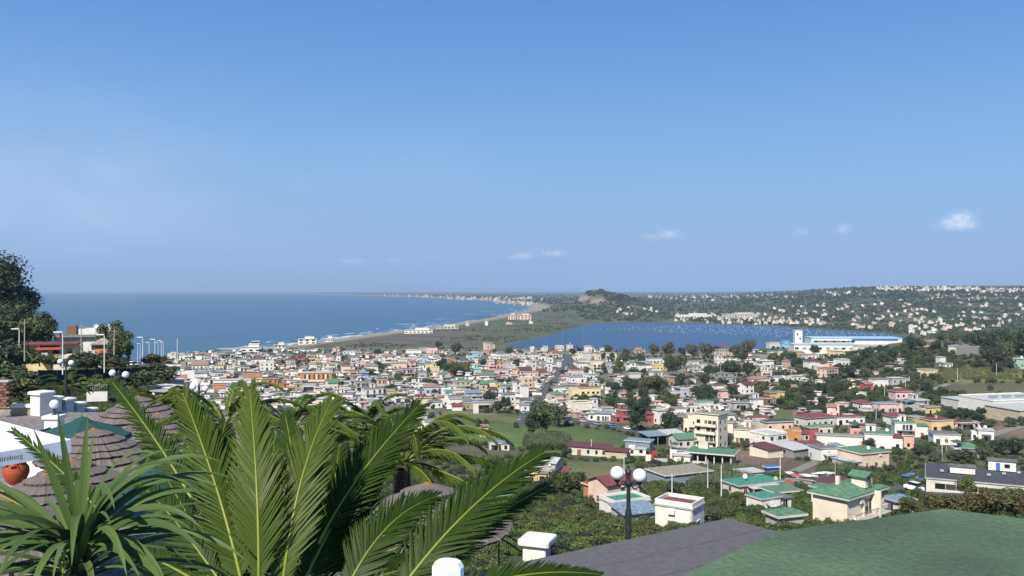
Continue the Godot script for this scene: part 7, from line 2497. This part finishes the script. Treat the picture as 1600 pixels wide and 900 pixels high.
func leaflet_mesh(k: int) -> Shape:
	var s := Shape.new()
	var droop: float = [0.06, 0.14, 0.10, 0.2][k]
	var st := [0.0, 0.3, 0.65, 0.88, 1.0]
	var wd := [0.35, 1.0, 0.8, 0.4, 0.03]
	for side in [-1.0, 1.0]:
		var rows := []
		for i in 5:
			var z: float = -droop * st[i] * st[i]
			rows.append([Vector3(0, st[i], z), Vector3(side * wd[i] * 0.5, st[i] - 0.01, z + wd[i] * 0.012)])
		s.sheet(rows, false, side > 0.0)
	return s

var leaflets := []
var leaflet_meshes := []
var single_left := 296
# a feather palm frond along a curve of four points; side_hint turns its blade
func frond(tree_: Node3D, p0: Vector3, p1: Vector3, p2: Vector3, p3: Vector3, hint: Vector3, long: float, pairs: int, wide: float, green: int, singly := false, lift := 0.22, hang := 0.0):
	if leaflets.is_empty():
		for k in 4:
			leaflets.append(leaflet_mesh(k))
			leaflet_meshes.append(leaflets[k].done())
	var base := tree_.position
	var pt := func(t: float) -> Vector3:
		var m := 1.0 - t
		return p0 * m * m * m + p1 * 3.0 * m * m * t + p2 * 3.0 * m * t * t + p3 * t * t * t
	var path := []
	var radii := []
	var length := p0.distance_to(p3)
	for i in 19:
		path.append(pt.call(i / 18.0) - base)
		radii.append(lerpf(0.020, 0.003, i / 18.0) * clampf(length / 2.4, 0.6, 1.6))
	var stalk := Shape.new()
	stalk.tube(path, radii, 6)
	var f := put(tree_, "frond", stalk.done(), stuff("frond_rib", Color(0.46, 0.49, 0.14), 0.5))
	var rest := Shape.new()
	for i in pairs:
		var t := 0.10 + 0.89 * (i + 0.5) / pairs
		var here: Vector3 = pt.call(t)
		var along: Vector3 = (pt.call(minf(t + 0.01, 1.0)) - pt.call(t - 0.01)).normalized()
		var across := along.cross(hint).normalized()
		var up := across.cross(along).normalized()
		for s in [-1.0, 1.0]:
			if rng.randf() < 0.02: continue
			var open := deg_to_rad(lerpf(47.0, 14.0, pow(t, 1.1)) * (0.86 if green == 1 else 1.0) + rng.randf_range(-4, 4))
			var tilt := lift + rng.randf_range(-0.08, 0.08) + (0.10 if i % 3 == 0 else 0.0)
			var dir: Vector3 = along * cos(open) + (across * s * cos(tilt) + up * sin(tilt)) * sin(open)
			dir = (dir + Vector3(0, -hang * rng.randf_range(0.7, 1.2), 0)).normalized()
			var l := long * (0.42 + 0.62 * sin(PI * clampf(0.12 + t * 0.80, 0.0, 1.0))) * rng.randf_range(0.9, 1.08)
			if t < 0.16: l *= 0.55
			var x := along.cross(dir).cross(dir).normalized()
			if x == Vector3.ZERO: x = across
			var face_up := dir.cross(x).normalized()
			if face_up.dot(up) < 0.0:
				x = -x
				face_up = -face_up
			x = dir.cross(face_up).normalized()
			# blades twist so that most lie near the plane of the frond
			var b := Basis(dir, rng.randf_range(-0.22, 0.22)) * Basis(x, dir, x.cross(dir))
			var xf := Transform3D(b * Basis.from_scale(Vector3(wide * rng.randf_range(0.8, 1.1), l, l)), here - base)
			var k := rng.randi() % 4
			if singly and single_left > 0 and t > 0.12:
				single_left -= 1
				put(f, "leaflet", leaflet_meshes[k], leaf_green(3 if rng.randf() < 0.025 else green), xf)
			else:
				rest.add(leaflets[k], xf)
	if rest.v.size() > 0:
		var r := put(f, "leaflets", rest.done(), leaf_green(green))
		r.set_meta("kind", "stuff")

func strap(s: Shape, base: Vector3, dir: Vector3, long: float, wide: float, bend: float, fold := 0.25, facing := Vector3.ZERO):
	dir = dir.normalized()
	var p := base
	var d := dir
	var n := 10
	var left := []
	var mid := []
	var right := []
	for i in n + 1:
		var t := float(i) / n
		var side := d.cross(Vector3.UP if facing == Vector3.ZERO else facing)
		if side.length() < 0.2: side = d.cross(Vector3(0.4, 0, 0.9))
		side = side.normalized()
		var up := side.cross(d).normalized()
		var w := wide * 0.5 * minf(1.0, 0.62 + t * 1.4) * (1.0 - pow(t, 3.2)) + 0.001
		left.append(p - side * w + up * w * fold)
		mid.append(p)
		right.append(p + side * w + up * w * fold)
		p += d * long / n
		if absf(d.y) < 0.995 or t < 0.5:
			var axis := Vector3(d.z, 0, -d.x)
			if axis.length() > 0.02: d = d.rotated(axis.normalized(), bend * (0.4 + t * 1.2) / n) if d.rotated(axis.normalized(), 0.1).y < d.y else d.rotated(axis.normalized(), -bend * (0.4 + t * 1.2) / n)
	var a := []
	var b := []
	for i in n + 1:
		a.append([left[i], mid[i]])
		b.append([mid[i], right[i]])
	s.sheet(a)
	s.sheet(b)

func near_plants():
	rng.seed = 808
	big_palm()
	strap_plant()
	# palms lower down the garden: [u, v, depth, frond length, how many, seed, words]
	var list := [[628, 722, 24.0, 3.3, 32, 1, "broad feather palm with drooping fronds right of the big palm"], [352, 662, 19.0, 1.9, 16, 2, "bright young palm behind the big palm's left fronds"], [258, 640, 38.0, 2.3, 16, 3, "palm with arching fronds behind the furthest thatched parasol"], [575, 668, 30.0, 2.4, 16, 4, "palm showing between the big palm's right-hand fronds"], [104, 604, 60.0, 2.2, 12, 5, "small palm below the dark netting"], [455, 668, 22.0, 2.0, 14, 6, "palm whose tips fill the gap behind the big palm's heart"]]
	for l in list: small_palm(l)
	fan_palm()

func small_palm(l: Array):
	var heart := at(l[0], l[1], l[2])
	var g := ground(heart.x, heart.z)
	var tall := maxf(heart.y - g, 1.0)
	var o := thing("palm_tree", Vector3(heart.x, g, heart.z))
	var s := Shape.new()
	var path := []
	var radii := []
	for i in 9:
		path.append(Vector3(0, tall * i / 8.0 - 0.2, 0))
		radii.append(0.22 + (0.06 if i % 2 else 0.0))
	s.tube(path, radii, 10)
	put(o, "trunk", s.done(), bark())
	var r := RandomNumberGenerator.new()
	r.seed = l[5] * 17
	for i in l[4]:
		var w: float = i * 2.399 + r.randf_range(-0.2, 0.2)
		var rise := lerpf(1.25, -0.15, float(i) / l[4]) + r.randf_range(-0.12, 0.12)
		var out := Vector3(cos(w), 0, sin(w))
		var len_: float = l[3] * r.randf_range(0.85, 1.1)
		var p1 := heart + (out * cos(rise) + Vector3.UP * sin(rise)) * len_ * 0.4
		var p2 := p1 + (out * cos(rise * 0.6) + Vector3.UP * (sin(rise * 0.6) - 0.12)) * len_ * 0.35
		var p3 := p2 + (out * 0.75 + Vector3.UP * (sin(rise) * 0.25 - 0.75)) * len_ * 0.36
		frond(o, heart + out * 0.1, p1, p2, p3, (Vector3.UP + out * -0.3).normalized() if absf(rise) < 1.2 else -out, 0.42 * len_ / 2.4, 74, 0.026 * clampf(l[2] / 20.0, 1.0, 2.0), [0, 1, 2][l[5] % 3] if l[5] != 2 else 1, false, 0.1, 0.32)
	tag(o, l[6], "palm")

# the big feather palm: each frond by its foot, two bends and its tip, as [u, v, distance]
func big_palm():
	var heart := at(450, 985, 8.6)
	var o := thing("palm_tree", Vector3(heart.x, ground(heart.x, heart.z), heart.z))
	var s := Shape.new()
	var path := []
	var radii := []
	var tall := heart.y - o.position.y
	for i in 13:
		path.append(Vector3(0, tall * i / 12.0 - 0.1, 0))
		radii.append(0.26 + (0.05 if i % 2 else 0.0))
	s.tube(path, radii, 12)
	put(o, "trunk", s.done(), bark())
	var list := [
		[[384, 940, 8.5], [360, 820, 8.7], [322, 705, 9.2], [286, 616, 9.9], 0.50, 112, 0, 1],
		[[404, 945, 8.2], [406, 820, 8.2], [400, 715, 8.6], [390, 608, 9.4], 0.52, 124, 1, 1],
		[[438, 950, 8.3], [450, 820, 8.4], [472, 715, 8.8], [516, 630, 9.6], 0.54, 124, 1, 1],
		[[498, 850, 9.2], [528, 785, 9.4], [585, 705, 9.9], [652, 636, 10.6], 0.52, 100, 2, 0],  # right-hand fronds from here: dark green as painted shade
		[[528, 950, 8.4], [566, 860, 8.6], [612, 798, 9.0], [680, 776, 9.6], 0.46, 92, 2, 0],
		[[606, 950, 8.0], [668, 858, 8.2], [748, 768, 8.7], [848, 708, 9.4], 0.52, 116, 2, 0],
		[[560, 970, 8.6], [700, 868, 8.8], [760, 806, 9.1], [854, 760, 9.7], 0.32, 76, 2, 0],
		[[640, 960, 7.6], [740, 906, 7.6], [840, 884, 7.9], [938, 898, 8.4], 0.26, 80, 2, 0],
		[[300, 780, 9.6], [268, 725, 9.8], [236, 672, 10.2], [176, 598, 10.9], 0.34, 78, 2, 0],
		[[352, 920, 8.9], [310, 860, 9.1], [272, 805, 9.4], [215, 752, 9.9], 0.40, 80, 2, 0],
		[[190, 840, 9.2], [150, 794, 9.4], [112, 742, 9.7], [20, 672, 10.2], 0.26, 66, 2, 0],
		[[470, 950, 9.2], [470, 820, 9.8], [462, 725, 10.4], [446, 650, 11.2], 0.50, 88, 2, 0],
		[[345, 960, 9.4], [336, 850, 9.9], [330, 745, 10.5], [352, 660, 11.4], 0.50, 88, 2, 0],
		[[560, 960, 9.0], [540, 850, 9.6], [556, 760, 10.2], [596, 700, 11.0], 0.50, 88, 2, 0],
		[[420, 960, 9.0], [360, 900, 9.3], [320, 870, 9.8], [280, 910, 10.4], 0.46, 70, 2, 0],
		[[500, 970, 9.0], [560, 900, 9.3], [640, 870, 9.8], [720, 900, 10.4], 0.44, 70, 2, 0],
		[[430, 970, 9.3], [425, 850, 9.9], [420, 750, 10.6], [430, 680, 11.4], 0.52, 88, 2, 0],
		[[500, 970, 9.5], [510, 860, 10.0], [520, 770, 10.6], [530, 700, 11.4], 0.52, 88, 2, 0],
		[[400, 970, 9.0], [330, 870, 9.6], [290, 800, 10.2], [262, 750, 11.0], 0.48, 82, 2, 0],
		[[380, 960, 8.8], [370, 850, 9.2], [352, 740, 9.8], [318, 650, 10.6], 0.50, 96, 2, 0],
		[[450, 965, 8.8], [500, 850, 9.2], [548, 760, 9.8], [610, 690, 10.6], 0.50, 96, 2, 0],
		[[400, 975, 8.6], [300, 900, 8.9], [230, 850, 9.3], [150, 860, 9.9], 0.42, 78, 2, 0]]
	for f in list:
		var q := []
		for i in 4: q.append(at(f[i][0], f[i][1], f[i][2]))
		var to_eye: Vector3 = (Vector3(0, EYE, 0) - (q[1] + q[2]) * 0.5).normalized()
		frond(o, q[0], q[1], q[2], q[3], (to_eye + Vector3(-0.12, 0.35, 0)).normalized(), f[4], f[5], 0.025, f[6], f[7] == 1, 0.12, 0.06)
	tag(o, "big feather palm whose fronds fill the lower middle", "palm")

# a yucca-like plant: a dense head of strap leaves on a short stem
func strap_plant():
	var heart := at(124, 846, 5.6)
	var o := thing("yucca_plant", heart + Vector3(0, -3.2, 0))
	var stem := Shape.new()
	stem.tube([Vector3(0, -1.0, 0), Vector3(0.02, 1.5, 0), Vector3(0, 3.1, 0)], [0.09, 0.08, 0.07], 9)
	put(o, "stem", stem.done(), bark())
	var up := Vector3(0, 3.2, 0)
	var right := Vector3(1, 0, 0)
	# the spears that stand up and the long arcs to the right: [across, up, towards the eye, length, breadth, bend]
	var list := [[-0.14, 1.0, 0.0, 0.88, 0.052, 0.05], [-0.30, 1.0, 0.08, 0.80, 0.054, 0.08], [0.10, 1.0, 0.10, 0.86, 0.060, 0.06], [0.02, 1.0, -0.2, 0.70, 0.05, 0.1], [0.42, 1.0, 0.1, 1.08, 0.060, 1.9], [0.36, 1.0, 0.25, 1.15, 0.062, 1.5], [0.50, 1.0, -0.1, 1.12, 0.060, 1.85], [0.60, 1.0, 0.2, 1.08, 0.064, 1.8], [0.68, 0.9, 0.05, 1.10, 0.062, 1.75], [0.32, 1.0, 0.4, 1.05, 0.064, 2.1], [0.85, 0.75, 0.3, 1.02, 0.064, 1.6], [0.40, 1.0, 0.05, 0.95, 0.054, 1.3], [0.75, 0.95, -0.3, 1.1, 0.060, 1.7], [0.9, 0.55, 0.4, 1.1, 0.064, 1.5], [1.0, 0.3, 0.15, 1.15, 0.062, 1.1], [0.6, 0.6, 0.7, 1.0, 0.066, 1.8], [0.3, 0.8, 0.7, 1.0, 0.066, 2.2], [0.8, 0.35, 0.6, 1.0, 0.064, 1.3], [0.7, 0.15, 0.5, 1.0, 0.064, 1.0],
		[-0.8, 0.75, 0.0, 0.95, 0.058, 0.6], [-1.0, 0.5, 0.2, 0.95, 0.060, 0.8], [-0.9, 0.9, 0.3, 1.0, 0.060, 1.5], [-0.7, 0.8, 0.5, 0.95, 0.062, 1.8], [-0.4, 0.8, 0.7, 0.95, 0.064, 2.1], [-1.0, 0.3, 0.3, 0.95, 0.060, 1.1], [-1.0, 0.7, -0.3, 1.0, 0.058, 1.0], [-0.6, 0.5, 0.9, 0.95, 0.066, 1.9], [-0.1, 0.7, 0.9, 0.9, 0.066, 2.2], [-0.9, 0.2, 0.6, 0.95, 0.064, 1.0], [0.1, 0.4, 1.0, 0.85, 0.066, 1.9], [-0.3, 0.3, 1.0, 0.85, 0.066, 1.7]]
	for l in list:
		var s := Shape.new()
		strap(s, up + right * l[0] * 0.06, right * l[0] + Vector3.UP * l[1] + Vector3(0, 0, 1) * l[2], l[3], l[4] * (0.95 if l[5] < 0.2 else 0.92), l[5], 0.22, Vector3(rng.randf_range(-0.3, 0.1), rng.randf_range(0.5, 1.0), rng.randf_range(0.35, 0.9)).normalized())
		put(o, "leaf", s.done(), strap_green(rng.randi() % 3))
	for i in 74:
		var w := i * 2.399
		var rise := lerpf(0.9, -0.85, i / 74.0)
		var s := Shape.new()
		strap(s, up + Vector3(cos(w) * 0.05, -0.1 - 0.28 * i / 74.0, sin(w) * 0.05), Vector3(cos(w) * cos(rise), sin(rise) + 0.2, sin(w) * cos(rise)), rng.randf_range(0.8, 1.15), rng.randf_range(0.045, 0.062), rng.randf_range(0.9, 2.1), 0.22, Vector3(rng.randf_range(-0.4, 0.2), 1.0, rng.randf_range(0.1, 0.8)).normalized())
		put(o, "leaf", s.done(), strap_green(3 if rng.randf() < 0.07 else rng.randi() % 3))
	# the spent flower stalk
	var st := Shape.new()
	var base := up + Vector3(0.06, -0.15, 0.32)
	st.tube([base + Vector3(0, -0.35, 0), base, base + Vector3(0.01, 0.2, 0.0)], [0.012, 0.010, 0.004], 6)
	for i in 60:
		var y := rng.randf_range(-0.3, 0.18)
		var w := rng.randf() * TAU
		var q := base + Vector3(0, y, 0)
		var e := q + Vector3(cos(w), 0.7, sin(w)) * rng.randf_range(0.015, 0.05)
		st.tube([q, e], [0.004, 0.006], 4)
	put(o, "flower_stalk", st.done(), stuff("stalk_green", Color(0.44, 0.50, 0.20), 0.6))
	tag(o, "yucca-like plant with long arching strap leaves in the lower left corner", "plant")

func strap_green(k: int) -> StandardMaterial3D:
	var c: Color = [Color(0.088, 0.140, 0.038), Color(0.108, 0.162, 0.046), Color(0.068, 0.116, 0.032), Color(0.33, 0.28, 0.06)][k]
	return stuff("strap_green_%d" % k, c.linear_to_srgb(), 0.55, {"backlight_enabled": true, "metallic_specular": 0.26, "backlight": Color(0.10, 0.15, 0.04), "albedo_texture": tex.grain, "uv1_scale": Vector3(6, 0.4, 1)})

func fan_palm():
	var heart := at(672, 868, 15.0)
	var g := heart.y - 1.4
	var o := thing("fan_palm", Vector3(heart.x, g, heart.z))
	var s := Shape.new()
	s.tube([Vector3(0, -2, 0), Vector3(0, 0.7, 0), Vector3(0, 1.4, 0)], [0.14, 0.13, 0.12], 9)
	put(o, "trunk", s.done(), bark())
	for i in 20:
		var w := i * 2.399
		var rise := lerpf(1.1, -0.2, i / 20.0)
		var dir := Vector3(cos(w) * cos(rise), sin(rise), sin(w) * cos(rise))
		var hub := Vector3(0, 1.4, 0) + dir * 0.5
		var f := Shape.new()
		f.tube([Vector3(0, 1.35, 0), hub], [0.012, 0.008], 5)
		var side := dir.cross(Vector3.UP).normalized()
		for k in 17:
			var a := lerpf(-1.9, 1.9, k / 16.0)
			var d := (dir * cos(a) + side * sin(a) + Vector3(0, -0.15, 0)).normalized()
			strap(f, hub, d, 0.55, 0.035, 0.35)
		put(o, "fan_leaf", f.done(), leaf_green(2))
	tag(o, "low fan palm in the shade beneath the right-hand thatched parasol", "palm")
